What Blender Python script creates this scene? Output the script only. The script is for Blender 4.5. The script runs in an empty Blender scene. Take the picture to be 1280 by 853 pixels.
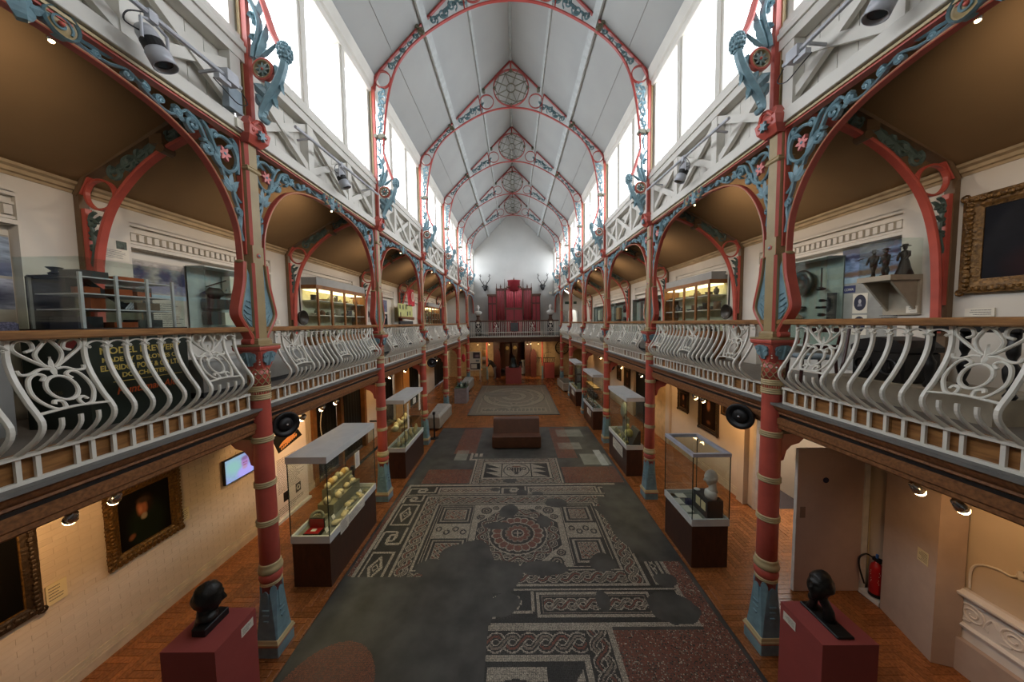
import bpy, math, random
import numpy as np
from mathutils import Vector, Matrix, Euler
S = bpy.context.scene
COL = S.collection
PI = math.pi
rnd = random.Random(7)
sin, cos = math.sin, math.cos

# ---------------------------------------------------------------- camera, world, exposure
BAY = 3.66; Y1 = 4.067; NB = 6; XC = 3.33          # bay length, first column, columns per side, column line
F_PX, PITCH, YAW, ROLL, CX, CH = 395.31, .0585, -.0088, -.0140, .0141, 4.4085
cam_d = bpy.data.cameras.new('camera'); cam = bpy.data.objects.new('camera', cam_d); COL.objects.link(cam)
fw = Vector((sin(YAW)*cos(PITCH), cos(YAW)*cos(PITCH), -sin(PITCH)))
r0 = fw.cross(Vector((0, 0, 1))).normalized(); u0 = r0.cross(fw)
rv = cos(ROLL)*r0 + sin(ROLL)*u0; uv = -sin(ROLL)*r0 + cos(ROLL)*u0
cam.matrix_world = Matrix(((rv.x, uv.x, -fw.x, CX), (rv.y, uv.y, -fw.y, 0), (rv.z, uv.z, -fw.z, CH), (0, 0, 0, 1)))
cam_d.sensor_width = 36; cam_d.lens = F_PX/1280*36; cam_d.clip_start = .05; cam_d.clip_end = 200
S.camera = cam

W = bpy.data.worlds.new('overcast_sky'); S.world = W; W.use_nodes = True
bg = W.node_tree.nodes['Background']; bg.inputs[0].default_value = (.94, .97, 1, 1); bg.inputs[1].default_value = 5.6
S.view_settings.view_transform = 'Standard'; S.view_settings.look = 'None'; S.view_settings.gamma = 1
S.view_settings.use_curve_mapping = False; S.view_settings.exposure = .68
cy = S.cycles
try:
    cy.use_denoising = True; cy.max_bounces = 8; cy.diffuse_bounces = 4; cy.glossy_bounces = 3
    cy.transparent_max_bounces = 16; cy.transmission_bounces = 4; cy.sample_clamp_indirect = 6
    cy.caustics_reflective = False; cy.caustics_refractive = False
except Exception: pass
# daylight portals over the clerestory glass: they emit nothing, they only guide the sampling of the sky
for sx in (-1, 1):
    l = bpy.data.lights.new('daylight_portal', 'AREA'); l.shape = 'RECTANGLE'; l.size = 26; l.size_y = 2.1; l.cycles.is_portal = True
    o = bpy.data.objects.new('daylight_portal', l); COL.objects.link(o); o.location = (sx*3.6, 13.2, 8.95)
    o.rotation_euler = Vector((-sx, 0, 0)).to_track_quat('-Z', 'Z').to_euler()
    if abs((o.rotation_euler.to_matrix() @ Vector((1, 0, 0))).y) < .5: l.size, l.size_y = 2.1, 26

def spot(x, y, z, tx, ty, tz, watts, ang=95, col=(1, .58, .25), size=.03, blend=.7):
    l = bpy.data.lights.new('lamp_light', 'SPOT'); l.energy = watts; l.color = col; l.spot_size = math.radians(ang); l.spot_blend = blend
    l.shadow_soft_size = size
    o = bpy.data.objects.new('lamp_light', l); COL.objects.link(o); o.location = (x, y, z)
    o.rotation_euler = Vector((tx-x, ty-y, tz-z)).to_track_quat('-Z', 'Y').to_euler(); return o

# ---------------------------------------------------------------- materials
def lin(c): return tuple(((v/255)/12.92 if v/255 <= .04045 else ((v/255+.055)/1.055)**2.4) for v in c)
MATS = {}
def mat(name, rgb, rough=.55, metal=0, var=.12, scale=6, rgb2=None, stretch=None, bump=0, emit=0, objvar=0, spec=.5, attr=None, detail=4):
    """procedural paint / wood / stone: base colour broken by noise (in object space)"""
    if name in MATS: return MATS[name]
    m = bpy.data.materials.new(name); m.use_nodes = True; nt = m.node_tree; N = nt.nodes; L = nt.links
    b = N['Principled BSDF']; b.inputs['Roughness'].default_value = rough; b.inputs['Metallic'].default_value = metal
    b.inputs['Specular IOR Level'].default_value = spec
    c = lin(rgb); c2 = lin(rgb2) if rgb2 else tuple(v*(1-var*2) for v in c)
    tc = N.new('ShaderNodeTexCoord'); mp = N.new('ShaderNodeMapping'); L.new(tc.outputs['Object'], mp.inputs[0])
    if stretch: mp.inputs['Scale'].default_value = stretch
    nz = N.new('ShaderNodeTexNoise'); nz.inputs['Scale'].default_value = scale; nz.inputs['Detail'].default_value = detail; L.new(mp.outputs[0], nz.inputs[0])
    rmp = N.new('ShaderNodeMapRange'); rmp.inputs[1].default_value = .3; rmp.inputs[2].default_value = .7; L.new(nz.outputs[0], rmp.inputs[0])
    mx = N.new('ShaderNodeMix'); mx.data_type = 'RGBA'; mx.inputs[6].default_value = (*c, 1); mx.inputs[7].default_value = (*c2, 1)
    L.new(rmp.outputs[0], mx.inputs[0]); out = mx.outputs[2]
    if objvar:
        oi = N.new('ShaderNodeObjectInfo'); at = N.new('ShaderNodeAttribute'); at.attribute_name = 'rnd'
        ad = N.new('ShaderNodeMath'); ad.operation = 'ADD'; L.new(oi.outputs['Random'], ad.inputs[0]); L.new(at.outputs['Fac'], ad.inputs[1])
        fr = N.new('ShaderNodeMath'); fr.operation = 'FRACT'; L.new(ad.outputs[0], fr.inputs[0])
        mr = N.new('ShaderNodeMapRange'); mr.inputs[3].default_value = 1-objvar; mr.inputs[4].default_value = 1+objvar; L.new(fr.outputs[0], mr.inputs[0])
        hs = N.new('ShaderNodeHueSaturation'); L.new(mr.outputs[0], hs.inputs['Value']); L.new(out, hs.inputs['Color']); out = hs.outputs[0]
    if attr:
        at = N.new('ShaderNodeAttribute'); at.attribute_name = attr
        m2 = N.new('ShaderNodeMix'); m2.data_type = 'RGBA'; m2.blend_type = 'MULTIPLY'; m2.inputs[0].default_value = 1
        L.new(out, m2.inputs[6]); L.new(at.outputs['Color'], m2.inputs[7]); out = m2.outputs[2]
    L.new(out, b.inputs['Base Color'])
    if bump:
        bp = N.new('ShaderNodeBump'); bp.inputs['Strength'].default_value = bump; bp.inputs['Distance'].default_value = .02
        L.new(nz.outputs[0], bp.inputs['Height']); L.new(bp.outputs[0], b.inputs['Normal'])
    if emit:
        L.new(out, b.inputs['Emission Color']); b.inputs['Emission Strength'].default_value = emit
    MATS[name] = m; return m

def glassmat(name, tint=(.95, .98, .965), refl=.035):
    if name in MATS: return MATS[name]
    m = bpy.data.materials.new(name); m.use_nodes = True; nt = m.node_tree; N = nt.nodes; L = nt.links; N.remove(N['Principled BSDF'])
    t = N.new('ShaderNodeBsdfTransparent'); t.inputs[0].default_value = (*tint, 1)
    g = N.new('ShaderNodeBsdfGlossy'); g.inputs['Roughness'].default_value = .03
    lw = N.new('ShaderNodeLayerWeight'); lw.inputs[0].default_value = .35
    mr = N.new('ShaderNodeMapRange'); mr.inputs[3].default_value = refl*.5; mr.inputs[4].default_value = refl*5; L.new(lw.outputs['Facing'], mr.inputs[0])
    x = N.new('ShaderNodeMixShader'); L.new(mr.outputs[0], x.inputs[0]); L.new(t.outputs[0], x.inputs[1]); L.new(g.outputs[0], x.inputs[2])
    L.new(x.outputs[0], N['Material Output'].inputs[0]); MATS[name] = m; return m

def picmat(name, base, blobs, ax='YZ', flip=False, emit=0, noise=0, rough=.5, grad=None, seed=0, nscale=9):
    """flat print or painting: soft ellipses (cx,cy,rx,ry,angle,rgb,softness) over a base colour, in generated coordinates"""
    m = bpy.data.materials.new(name); m.use_nodes = True; nt = m.node_tree; N = nt.nodes; L = nt.links
    b = N['Principled BSDF']; b.inputs['Roughness'].default_value = rough; b.inputs['Specular IOR Level'].default_value = .12
    tc = N.new('ShaderNodeTexCoord'); sp = N.new('ShaderNodeSeparateXYZ'); L.new(tc.outputs['Generated'], sp.inputs[0])
    A = sp.outputs[ax[0]]; B = sp.outputs[ax[1]]
    def M(op, a, b_=None, c=None):
        n = N.new('ShaderNodeMath'); n.operation = op
        for i, v in enumerate((a, b_, c)):
            if v is None: continue
            if isinstance(v, (int, float)): n.inputs[i].default_value = v
            else: L.new(v, n.inputs[i])
        return n.outputs[0]
    if flip: A = M('SUBTRACT', 1., A)
    nz = N.new('ShaderNodeTexNoise'); nz.inputs['Scale'].default_value = nscale; nz.inputs['Detail'].default_value = 6
    cv = N.new('ShaderNodeCombineXYZ'); L.new(A, cv.inputs[0]); L.new(B, cv.inputs[1]); cv.inputs[2].default_value = seed; L.new(cv.outputs[0], nz.inputs[0])
    wob = M('MULTIPLY', M('SUBTRACT', nz.outputs[0], .5), noise)
    col = None
    def mix(f, c1, c2):
        n = N.new('ShaderNodeMix'); n.data_type = 'RGBA'
        L.new(f, n.inputs[0])
        for i, c in ((6, c1), (7, c2)):
            if isinstance(c, tuple): n.inputs[i].default_value = (*lin(c), 1)
            else: L.new(c, n.inputs[i])
        return n.outputs[2]
    mr = N.new('ShaderNodeMapRange'); mr.inputs[1].default_value = .35; mr.inputs[2].default_value = .65; L.new(nz.outputs[0], mr.inputs[0])
    dark = tuple(int(v*(.75 if noise else .9)) for v in base)
    col = mix(mr.outputs[0], base, dark)
    if grad:
        for (y0, y1, c) in grad:   # horizontal bands
            bb = M('ADD', B, wob)
            f = M('MULTIPLY', M('GREATER_THAN', bb, y0), M('LESS_THAN', bb, y1)); col = mix(f, col, c)
    for (cx, cy_, rx, ry, an, c, so) in blobs:
        dx = M('SUBTRACT', M('ADD', A, M('MULTIPLY', wob, .5)), cx); dy = M('SUBTRACT', M('ADD', B, wob), cy_)
        ca, sa = cos(an), sin(an)
        u = M('DIVIDE', M('ADD', M('MULTIPLY', dx, ca), M('MULTIPLY', dy, sa)), rx); v = M('DIVIDE', M('SUBTRACT', M('MULTIPLY', dy, ca), M('MULTIPLY', dx, sa)), ry)
        d = M('SQRT', M('ADD', M('MULTIPLY', u, u), M('MULTIPLY', v, v)))
        n = N.new('ShaderNodeMapRange'); n.inputs[1].default_value = 1+so; n.inputs[2].default_value = 1-so; L.new(d, n.inputs[0])
        col = mix(n.outputs[0], col, c)
    L.new(col, b.inputs['Base Color'])
    if emit: N.remove(b.inputs['Base Color'].links[0].from_node) if False else None; L.remove(b.inputs['Base Color'].links[0]); b.inputs['Base Color'].default_value = (.01, .01, .01, 1); L.new(col, b.inputs['Emission Color']); b.inputs['Emission Strength'].default_value = emit
    return m

RED = mat('red_paint', (196, 90, 76), .38, var=.1, scale=5)
PINK = mat('pale_red_paint', (212, 116, 110), .4, var=.1)
BLUE = mat('blue_grey_paint', (128, 161, 171), .42, var=.16, scale=9)
OCHRE = mat('ochre_paint', (164, 142, 100), .45, var=.08)
CREAM = mat('cream_paint', (196, 176, 132), .4, var=.1)
GREEN = mat('green_grey_and_shaded_blue_paint', (84, 104, 98), .5, var=.15)  # green of the roundel flowers; on aisle scrollwork, blue with shade painted in
BROWNP = mat('brown_paint', (112, 88, 62), .5, var=.1)
WHITE = mat('white_iron_paint', (228, 224, 212), .35, var=.06)
LATT = mat('offwhite_joinery', (216, 212, 202), .5, var=.06, scale=2)
PLAST = mat('ceiling_plaster', (163, 164, 161), .85, var=.06, scale=.7)
ENDW = mat('end_wall_plaster', (186, 186, 182), .85, var=.06, scale=.7)
UPW = mat('aisle_wall_paint', (218, 212, 200), .75, var=.07, scale=1.2, bump=.1)
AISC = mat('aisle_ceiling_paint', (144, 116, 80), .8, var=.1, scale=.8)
LOWW = mat('lower_wall_paint', (204, 186, 164), .7, var=.08, scale=1.5)
BRICKW = mat('painted_brick', (206, 188, 166), .7, var=.08, scale=3, objvar=.03, bump=.1)
BEIGE = mat('beige_board_paint', (186, 164, 148), .6, var=.05)
WOODD = mat('dark_oak', (92, 58, 38), .45, var=.25, scale=4, stretch=(6, 1, 6))
WOODR = mat('rail_oak', (166, 118, 68), .4, var=.22, scale=5, stretch=(8, 1, 8), rgb2=(118, 78, 42))
WOODM = mat('fascia_oak', (148, 100, 62), .45, var=.2, scale=5, stretch=(2, 8, 8), rgb2=(102, 64, 38))
PARQ = mat('parquet_oak', (164, 102, 54), .26, var=.2, scale=14, stretch=(2, 2, 2), rgb2=(118, 70, 38), objvar=.22)
PARQBED = mat('parquet_bed', (48, 28, 18), .8)
CASEW = mat('case_walnut', (74, 44, 30), .4, var=.2, scale=5, stretch=(4, 4, 1))
ALU = mat('brushed_aluminium', (214, 216, 214), .45, 0, var=.05)
BLACK = mat('black_paint', (15, 15, 16), .5)
BLACKC = mat('black_cloth', (10, 10, 11), .9)
BRONZE = mat('dark_bronze', (40, 38, 35), .42, .3, var=.25, scale=16, bump=.5)
GILT = mat('gilt', (126, 92, 44), .4, .45, var=.3, scale=30, bump=.5, rgb2=(70, 48, 20))
GILTD = mat('dark_gilt', (62, 46, 30), .5, .3, var=.3, scale=30, bump=.5)
MARBLE = mat('white_marble', (214, 212, 206), .4, var=.05)
PLASTER = mat('white_plaster', (222, 214, 206), .7, var=.05, bump=.1)
PLRED = mat('plinth_maroon', (158, 74, 70), .6, var=.05)
PAPER = mat('paper', (228, 222, 206), .8, var=.04)
PAPERY = mat('yellowed_card', (216, 200, 158), .8, var=.04)
GREYP = mat('grey_board', (150, 152, 150), .7, var=.05)
GREYD = mat('dark_grey_cloth', (62, 62, 62), .85)
BONE = mat('fossil_bone', (206, 190, 148), .6, var=.2, scale=10, bump=.3)
BONEG = mat('grey_fossil', (142, 138, 112), .7, var=.25, scale=9, bump=.3)
STONE = mat('coffin_stone', (168, 158, 140), .85, var=.15, scale=4, bump=.4)
LEAD = mat('grey_lead', (112, 110, 106), .6, var=.1)
ORGR = mat('organ_red', (136, 40, 48), .5, var=.1, scale=2)
ORGW = mat('organ_mahogany', (88, 40, 30), .45, var=.2)
ORANGE = mat('warm_painted_panel', (208, 150, 84), .6, var=.06)
CEM = mat('cement_fill', (82, 82, 78), .5, var=.22, scale=2.2, detail=10, rgb2=(48, 48, 46), bump=.12)
TESS = mat('stone_tesserae', (255, 255, 255), .5, var=.08, scale=30, attr='tint')
GLASS = glassmat('case_glass')
PANE = glassmat('window_glass', (.97, .98, 1), .03)
BULB = mat('lit_bulb', (255, 214, 150), emit=14, var=0)
CHROME = mat('chrome', (210, 210, 210), .2, .9)
REDSHADE = mat('roof_red_paint_shaded', (158, 62, 56), .42, var=.1)  # same red paint as RED, darkened to put roof shade into the colour
SILVG = mat('silver_grey_metal', (188, 190, 196), .4, .1)
REDX = mat('extinguisher_red', (168, 26, 30), .3)

# ---------------------------------------------------------------- mesh builder
class MB:
    def __init__(s): s.v = []; s.f = []; s.mi = []; s.m = 0
    def add(s, vs, fs):
        o = len(s.v); s.v += [tuple(p) for p in vs]
        for f in fs: s.f.append(tuple(i+o for i in f)); s.mi.append(s.m)
        return s
    def box(s, x0, y0, z0, x1, y1, z1):
        if x0 > x1: x0, x1 = x1, x0
        if y0 > y1: y0, y1 = y1, y0
        if z0 > z1: z0, z1 = z1, z0
        return s.add([(x0, y0, z0), (x1, y0, z0), (x1, y1, z0), (x0, y1, z0), (x0, y0, z1), (x1, y0, z1), (x1, y1, z1), (x0, y1, z1)],
                     [(0, 3, 2, 1), (4, 5, 6, 7), (0, 1, 5, 4), (1, 2, 6, 5), (2, 3, 7, 6), (3, 0, 4, 7)])
    def bev(s, x0, y0, z0, x1, y1, z1, b=.01):   # box with chamfered top/vertical edges
        n = []
        for z, k in ((z0, b), (z0+b, 0), (z1-b, 0), (z1, b)):
            a0, a1, b0, b1 = x0+k, x1-k, y0+k, y1-k
            c = b if k == 0 else b*.6
            n.append([(a0+c, b0, z), (a1-c, b0, z), (a1, b0+c, z), (a1, b1-c, z), (a1-c, b1, z), (a0+c, b1, z), (a0, b1-c, z), (a0, b0+c, z)])
        return s.rings(n, True)
    def bar(s, p, q, w, t, up=(0, 0, 1)):   # rectangular bar p->q; w across (in plane with up), t thick
        p, q = Vector(p), Vector(q); d = (q-p).normalized(); a = d.cross(Vector(up))
        if a.length < 1e-4: a = d.cross(Vector((1, 0, 0)))
        a.normalize(); b = a.cross(d)
        vs = []
        for e in (p, q):
            for i, j in ((-1, -1), (1, -1), (1, 1), (-1, 1)): vs.append(e+a*i*t/2+b*j*w/2)
        return s.add(vs, [(0, 1, 2, 3), (7, 6, 5, 4), (0, 4, 5, 1), (1, 5, 6, 2), (2, 6, 7, 3), (3, 7, 4, 0)])
    def rings(s, rs, cap=True, closed=False):
        n = len(rs[0]); vs = [p for r in rs for p in r]; fs = []
        m = len(rs)
        for i in range(m if closed else m-1):
            k = (i+1) % m
            for j in range(n): fs.append((i*n+j, i*n+(j+1) % n, k*n+(j+1) % n, k*n+j))
        if cap and not closed: fs += [tuple(range(n-1, -1, -1)), tuple(range((m-1)*n, m*n))]
        return s.add(vs, fs)
    def lathe(s, prof, n=12, c=(0, 0, 0), sx=1, sy=1, ph=0):
        return s.rings([[(c[0]+r*sx*cos(2*PI*j/n+ph), c[1]+r*sy*sin(2*PI*j/n+ph), c[2]+z) for j in range(n)] for r, z in prof])
    def tube(s, pts, r, n=6, closed=False, sq=1):
        pts = [Vector(p) for p in pts]; rs = []; N = len(pts); prev = None
        for i, p in enumerate(pts):
            if closed: d = pts[(i+1) % N]-pts[i-1]
            else: d = pts[min(i+1, N-1)]-pts[max(i-1, 0)]
            d.normalize()
            if prev is None:
                a = d.cross(Vector((0, 0, 1)))
                if a.length < .1: a = d.cross(Vector((1, 0, 0)))
            else: a = prev-d*prev.dot(d)
            a.normalize(); prev = a; b = d.cross(a); rr = r[i] if isinstance(r, (list, tuple)) else r
            rs.append([p+(a*cos(2*PI*j/n)+b*sin(2*PI*j/n)*sq)*rr for j in range(n)])
        return s.rings(rs, True, closed)
    def torus(s, c, R, r, axis='z', n=20, k=6):
        pts = []
        for i in range(n):
            a = 2*PI*i/n; u, v = R*cos(a), R*sin(a)
            pts.append((c[0]+u, c[1]+v, c[2]) if axis == 'z' else (c[0], c[1]+u, c[2]+v) if axis == 'x' else (c[0]+u, c[1], c[2]+v))
        return s.tube(pts, r, k, True)
    def ell(s, c, r, n=10, m=7, fn=None):
        rs = []
        for i in range(m+1):
            t = PI*i/m; ring = []
            for j in range(n):
                a = 2*PI*j/n; d = (sin(t)*cos(a), sin(t)*sin(a), -cos(t)); k = fn(d) if fn else 1
                ring.append((c[0]+d[0]*r[0]*k, c[1]+d[1]*r[1]*k, c[2]+d[2]*r[2]*k))
            rs.append(ring)
        return s.rings(rs, False)
    def prism(s, poly, mp, c0, c1):   # 2-D polygon -> solid, mp(a,b,c) -> xyz
        n = len(poly); vs = [mp(a, b, c0) for a, b in poly]+[mp(a, b, c1) for a, b in poly]
        return s.add(vs, [tuple(range(n-1, -1, -1)), tuple(range(n, 2*n))]+[(i, (i+1) % n, n+(i+1) % n, n+i) for i in range(n)])
    def strip(s, pts, w, mp, t=.03, ridge=.35, closed=False):
        """flat iron strap along a 2-D curve; w = width or list; raised centre line"""
        n = len(pts); L = []; 
        for i in range(n):
            if closed: p0, p1 = pts[i-1], pts[(i+1) % n]
            else: p0, p1 = pts[max(i-1, 0)], pts[min(i+1, n-1)]
            dx, dy = p1[0]-p0[0], p1[1]-p0[1]; q = math.hypot(dx, dy) or 1e-6
            ww = w[i] if isinstance(w, (list, tuple)) else w
            nx, ny = -dy/q*ww/2, dx/q*ww/2; a, b = pts[i]
            L.append([mp(a+nx, b+ny, t/2), mp(a, b, t/2+t*ridge), mp(a-nx, b-ny, t/2), mp(a-nx, b-ny, -t/2), mp(a, b, -t/2-t*ridge), mp(a+nx, b+ny, -t/2)])
        return s.rings(L, True, closed)
    def build(s, name, mats, parent=None, smooth=False, loc=None, rot=None):
        me = bpy.data.meshes.new(name); me.from_pydata(s.v, [], s.f)
        if not isinstance(mats, (list, tuple)): mats = [mats]
        for m in mats: me.materials.append(m)
        if len(mats) > 1: me.polygons.foreach_set('material_index', s.mi)
        if smooth: me.polygons.foreach_set('use_smooth', [True]*len(me.polygons))
        me.update()
        o = bpy.data.objects.new(name, me); COL.objects.link(o)
        if parent: o.parent = parent
        if loc: o.location = loc
        if rot is not None: o.rotation_euler = (0, 0, rot) if isinstance(rot, (int, float)) else tuple(rot)
        return o
def fixn(o):
    import bmesh
    b = bmesh.new(); b.from_mesh(o.data); bmesh.ops.recalc_face_normals(b, faces=b.faces); b.to_mesh(o.data); b.free(); return o
def tag(o, label, cat, group=None, kind=None):
    if label: o['label'] = label
    if cat: o['category'] = cat
    if group: o['group'] = group
    if kind: o['kind'] = kind
    return o
def thing(name, label, cat, loc=(0, 0, 0), rz=0, group=None):
    o = bpy.data.objects.new(name, None); COL.objects.link(o); o.empty_display_size = .1
    o.location = loc; o.rotation_euler = (0, 0, rz); return tag(o, label, cat, group)
def struct(o): o['kind'] = 'structure'; return o
def sempty(name, loc=(0, 0, 0), rz=0):
    o = bpy.data.objects.new(name, None); COL.objects.link(o); o.location = loc; o.rotation_euler = (0, 0, rz); return struct(o)
def inst(src, parent, loc=None, rot=None):   # another part sharing the mesh
    c = src.copy(); COL.objects.link(c); c.parent = parent
    if loc is not None: c.location = loc
    if rot is not None: c.rotation_euler = rot
    return c
def copytree(o, parent=None):
    c = o.copy(); COL.objects.link(c); c.parent = parent
    for ch in o.children: copytree(ch, c)
    return c
def dup(root, loc, rz=0, label=None, scale=None):
    c = copytree(root); c.location = loc; c.rotation_euler = (0, 0, rz)
    if label: c['label'] = label
    if scale: c.scale = scale
    return c
def cr(pts, k=6, closed=False):   # Catmull-Rom
    out = []; n = len(pts); P = [np.array(p, float) for p in pts]
    for i in range(n if closed else n-1):
        if closed: a, b, c, d = P[i-1], P[i], P[(i+1) % n], P[(i+2) % n]
        else: a, b, c, d = P[max(i-1, 0)], P[i], P[i+1], P[min(i+2, n-1)]
        for j in range(k):
            t = j/k; out.append(tuple(.5*((2*b)+(c-a)*t+(2*a-5*b+4*c-d)*t*t+(3*b-a-3*c+d)*t**3)))
    if not closed: out.append(tuple(P[-1]))
    return out
def spiral(cx, cy_, r0, r1, a0, a1, n=16):
    return [(cx+(r0+(r1-r0)*i/n)*cos(a0+(a1-a0)*i/n), cy_+(r0+(r1-r0)*i/n)*sin(a0+(a1-a0)*i/n)) for i in range(n+1)]
def circ(cx, cy_, r, n=20, ry=None): return [(cx+r*cos(2*PI*i/n), cy_+(ry or r)*sin(2*PI*i/n)) for i in range(n)]
def taper(n, a, b): return [a+(b-a)*i/(n-1) for i in range(n)]
YZ = lambda a, b, c: (c, a, b)       # wall-parallel pieces (a along y)
XZ = lambda a, b, c: (a, c, b)       # cross-section pieces
NTH = ['first', 'second', 'third', 'fourth', 'fifth', 'sixth', 'seventh', 'eighth', 'ninth', 'tenth', 'eleventh', 'twelfth']
ORD = ['nearest', 'second', 'third', 'fourth', 'fifth', 'sixth', 'seventh']
SIDE = {-1: 'left', 1: 'right'}
def colY(n): return Y1+n*BAY
YEND = Y1+6*BAY   # 26.03 end wall
# ================================================================ SETTING
YB = -1.6                       # back wall behind the viewpoint
# ---- floor slab, parquet
fl = struct(MB().box(-6.9, YB, -.2, 6.9, YEND+4.2, -.012).build('floor', PARQBED))
def parquet():
    L, w = .36, .09; blocks = []
    def region(x0, x1, y0, y1):
        # herringbone: steps of w; each step holds one block along x and one along y
        n = int(L/w)
        ni = int((x1-x0+2)/w)+int((y1-y0+2)/w)
        for k in range(-2, int((y1-y0)/(2*w))+int((x1-x0)/w)+6):
            pass
        I0, I1 = int(math.floor((x0-1)/w)), int((x1+1)/w); J0, J1 = int(math.floor((y0-1)/w)), int((y1+1)/w)
        for i in range(I0, I1):
            for j in range(J0, J1):
                d = (i-j) % (2*n)
                if d == 0: b = (i*w, j*w, (i+n)*w, (j+1)*w)            # along x
                elif d == n: b = (i*w, (j-n+1)*w, (i+1)*w, (j+1)*w)      # along y
                else: continue
                a0, b0, a1, b1 = max(b[0], x0), max(b[1], y0), min(b[2], x1), min(b[3], y1)
                if a1-a0 > .012 and b1-b0 > .012: blocks.append((a0, b0, a1, b1))
    region(-5.5, -3.03, .6, YEND); region(3.03, 5.5, .6, YEND); region(5.5, 6.8, 5.0, 7.15); region(-3.03, 3.03, 13.04, YEND)
    blocks.sort(key=lambda b: b[1] if abs(b[0]) < 5.6 else 99)
    g = .0022
    big = [b for b in blocks if b[1] > 3.15][:290]; s1 = set(big)
    cache = {}
    for b in big:
        k = (round(b[2]-b[0], 3), round(b[3]-b[1], 3))
        if k not in cache:
            hx, hy = k[0]/2-g, k[1]/2-g; c = .003
            mb = MB().rings([[(-hx, -hy, -.012), (hx, -hy, -.012), (hx, hy, -.012), (-hx, hy, -.012)], [(-hx, -hy, -.002), (hx, -hy, -.002), (hx, hy, -.002), (-hx, hy, -.002)],
                             [(-hx+c, -hy+c, 0), (hx-c, -hy+c, 0), (hx-c, hy-c, 0), (-hx+c, hy-c, 0)]])
            cache[k] = mb.build('parquet_block', PARQ, fl)
            o = cache[k]
        else: o = inst(cache[k], fl)
        o.location = ((b[0]+b[2])/2, (b[1]+b[3])/2, rnd.uniform(-.0006, .0006))
    rest = [b for b in blocks if b not in s1]
    v = []; f = []; rv_ = []
    for b in rest:
        q = len(v); z = rnd.uniform(-.0006, .0006); x0, y0, x1, y1 = b[0]+g, b[1]+g, b[2]-g, b[3]-g
        v += [(x0, y0, -.012), (x1, y0, -.012), (x1, y1, -.012), (x0, y1, -.012), (x0, y0, z), (x1, y0, z), (x1, y1, z), (x0, y1, z)]
        f += [(q+4, q+5, q+6, q+7), (q, q+1, q+5, q+4), (q+1, q+2, q+6, q+5), (q+2, q+3, q+7, q+6), (q+3, q, q+4, q+7)]
        r = rnd.random(); rv_ += [r]*5
    me = bpy.data.meshes.new('parquet_field'); me.from_pydata(v, [], f); me.materials.append(PARQ)
    a = me.attributes.new('rnd', 'FLOAT', 'FACE'); a.data.foreach_set('value', rv_)
    o = bpy.data.objects.new('parquet_field', me); COL.objects.link(o); o.parent = fl; o['kind'] = 'stuff'
parquet()

# ---- outer walls, lower storey
XW = 5.5
wl = struct(MB().box(-5.62, YB, 0, -5.51, 8.40, 3.15).box(-5.62, 8.40, 2.62, -5.51, 9.72, 3.15).box(-5.62, 9.72, 2.62, -5.51, 11.3, 3.15)
            .box(-5.62, 11.3, 0, -5.51, 13.2, 3.15).box(-5.62, 13.2, 2.5, -5.51, 16.9, 3.15).box(-5.62, 16.9, 2.7, -5.51, YEND, 3.15)
            .box(-5.62, 14.3, 0, -5.51, 16.2, 2.6).box(-5.62, 18.2, 0, -5.51, 21.4, 2.8)
            .box(-6.9, 8.2, 0, -6.8, YEND, 3.15).box(-6.9, 8.2, 0, -5.5, 8.3, 3.15).build('wall_left', LOWW))
# painted brick courses on the left lower wall
def bricks():
    bw, bh, bt = .225, .072, .0045; big = []; rest = []
    for r in range(0, 36):
        for c in range(-1, 24):
            y = 3.0+c*bw+(bw/2 if r % 2 else 0); z = .22+r*bh*1.0
            if y < 3.0 or y+bw > 7.9: continue
            (big if (y < 6.7 and .22 <= z < 2.2 and y > 3.3) else rest).append((y, z))
    big.sort(key=lambda b: b[0]); rest += big[298:]; big = big[:298]
    k = .0022; src = MB().rings([[(0, k, k), (0, bw-k, k), (0, bw-k, bh-k), (0, k, bh-k)], [(bt*.7, k, k), (bt*.7, bw-k, k), (bt*.7, bw-k, bh-k), (bt*.7, k, bh-k)],
                        [(bt, k+.006, k+.006), (bt, bw-k-.006, k+.006), (bt, bw-k-.006, bh-k-.006), (bt, k+.006, bh-k-.006)]]).build('brick', BRICKW, wl)
    for i, (y, z) in enumerate(big):
        o = src if i == 0 else inst(src, wl)
        o.location = (-5.511+rnd.uniform(-.0012, .0012), y, z)
    mb = MB()
    for y, z in rest:
        x = -5.511+rnd.uniform(-.001, .001); mb.box(x, y+k, z+k, x+bt, y+bw-k, z+bh-k)
    o = mb.build('brick_courses', BRICKW, wl); o['kind'] = 'stuff'
bricks()
# right lower wall: chimney breast, recess, doorway to the next room, piers
wr = struct(MB().box(5.55, YB, 0, 5.7, 4.58, 3.15).box(5.68, 4.58, 0, 5.8, 5.02, 3.15).box(5.55, 4.98, 2.45, 5.75, 7.2, 3.15)
            .box(5.52, 7.2, 0, 5.7, 13.0, 3.15).box(5.52, 13.0, 2.6, 5.7, 14.6, 3.15).box(5.52, 14.6, 0, 5.7, YEND, 3.15)
            .box(5.40, 7.36, 0, 5.52, 7.58, 3.1).box(5.44, 11.05, 0, 5.52, 11.35, 3.1).box(5.45, 14.5, 0, 5.52, 14.8, 3.1)
            .box(6.8, 4.9, 0, 6.9, 14.8, 3.15).box(5.7, 14.8, 0, 6.9, 14.9, 3.15).box(5.75, 4.88, 0, 6.9, 4.98, 3.15).build('wall_right', LOWW))
struct(MB().box(5.50, 5.0, 0, 5.80, 5.07, 2.42).box(5.50, 7.12, 0, 5.80, 7.2, 2.42).box(5.50, 5.0, 2.36, 5.80, 7.2, 2.45).build('trim_1', mat('door_frame_paint', (200, 190, 178), .5)))
sk = MB()
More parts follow.
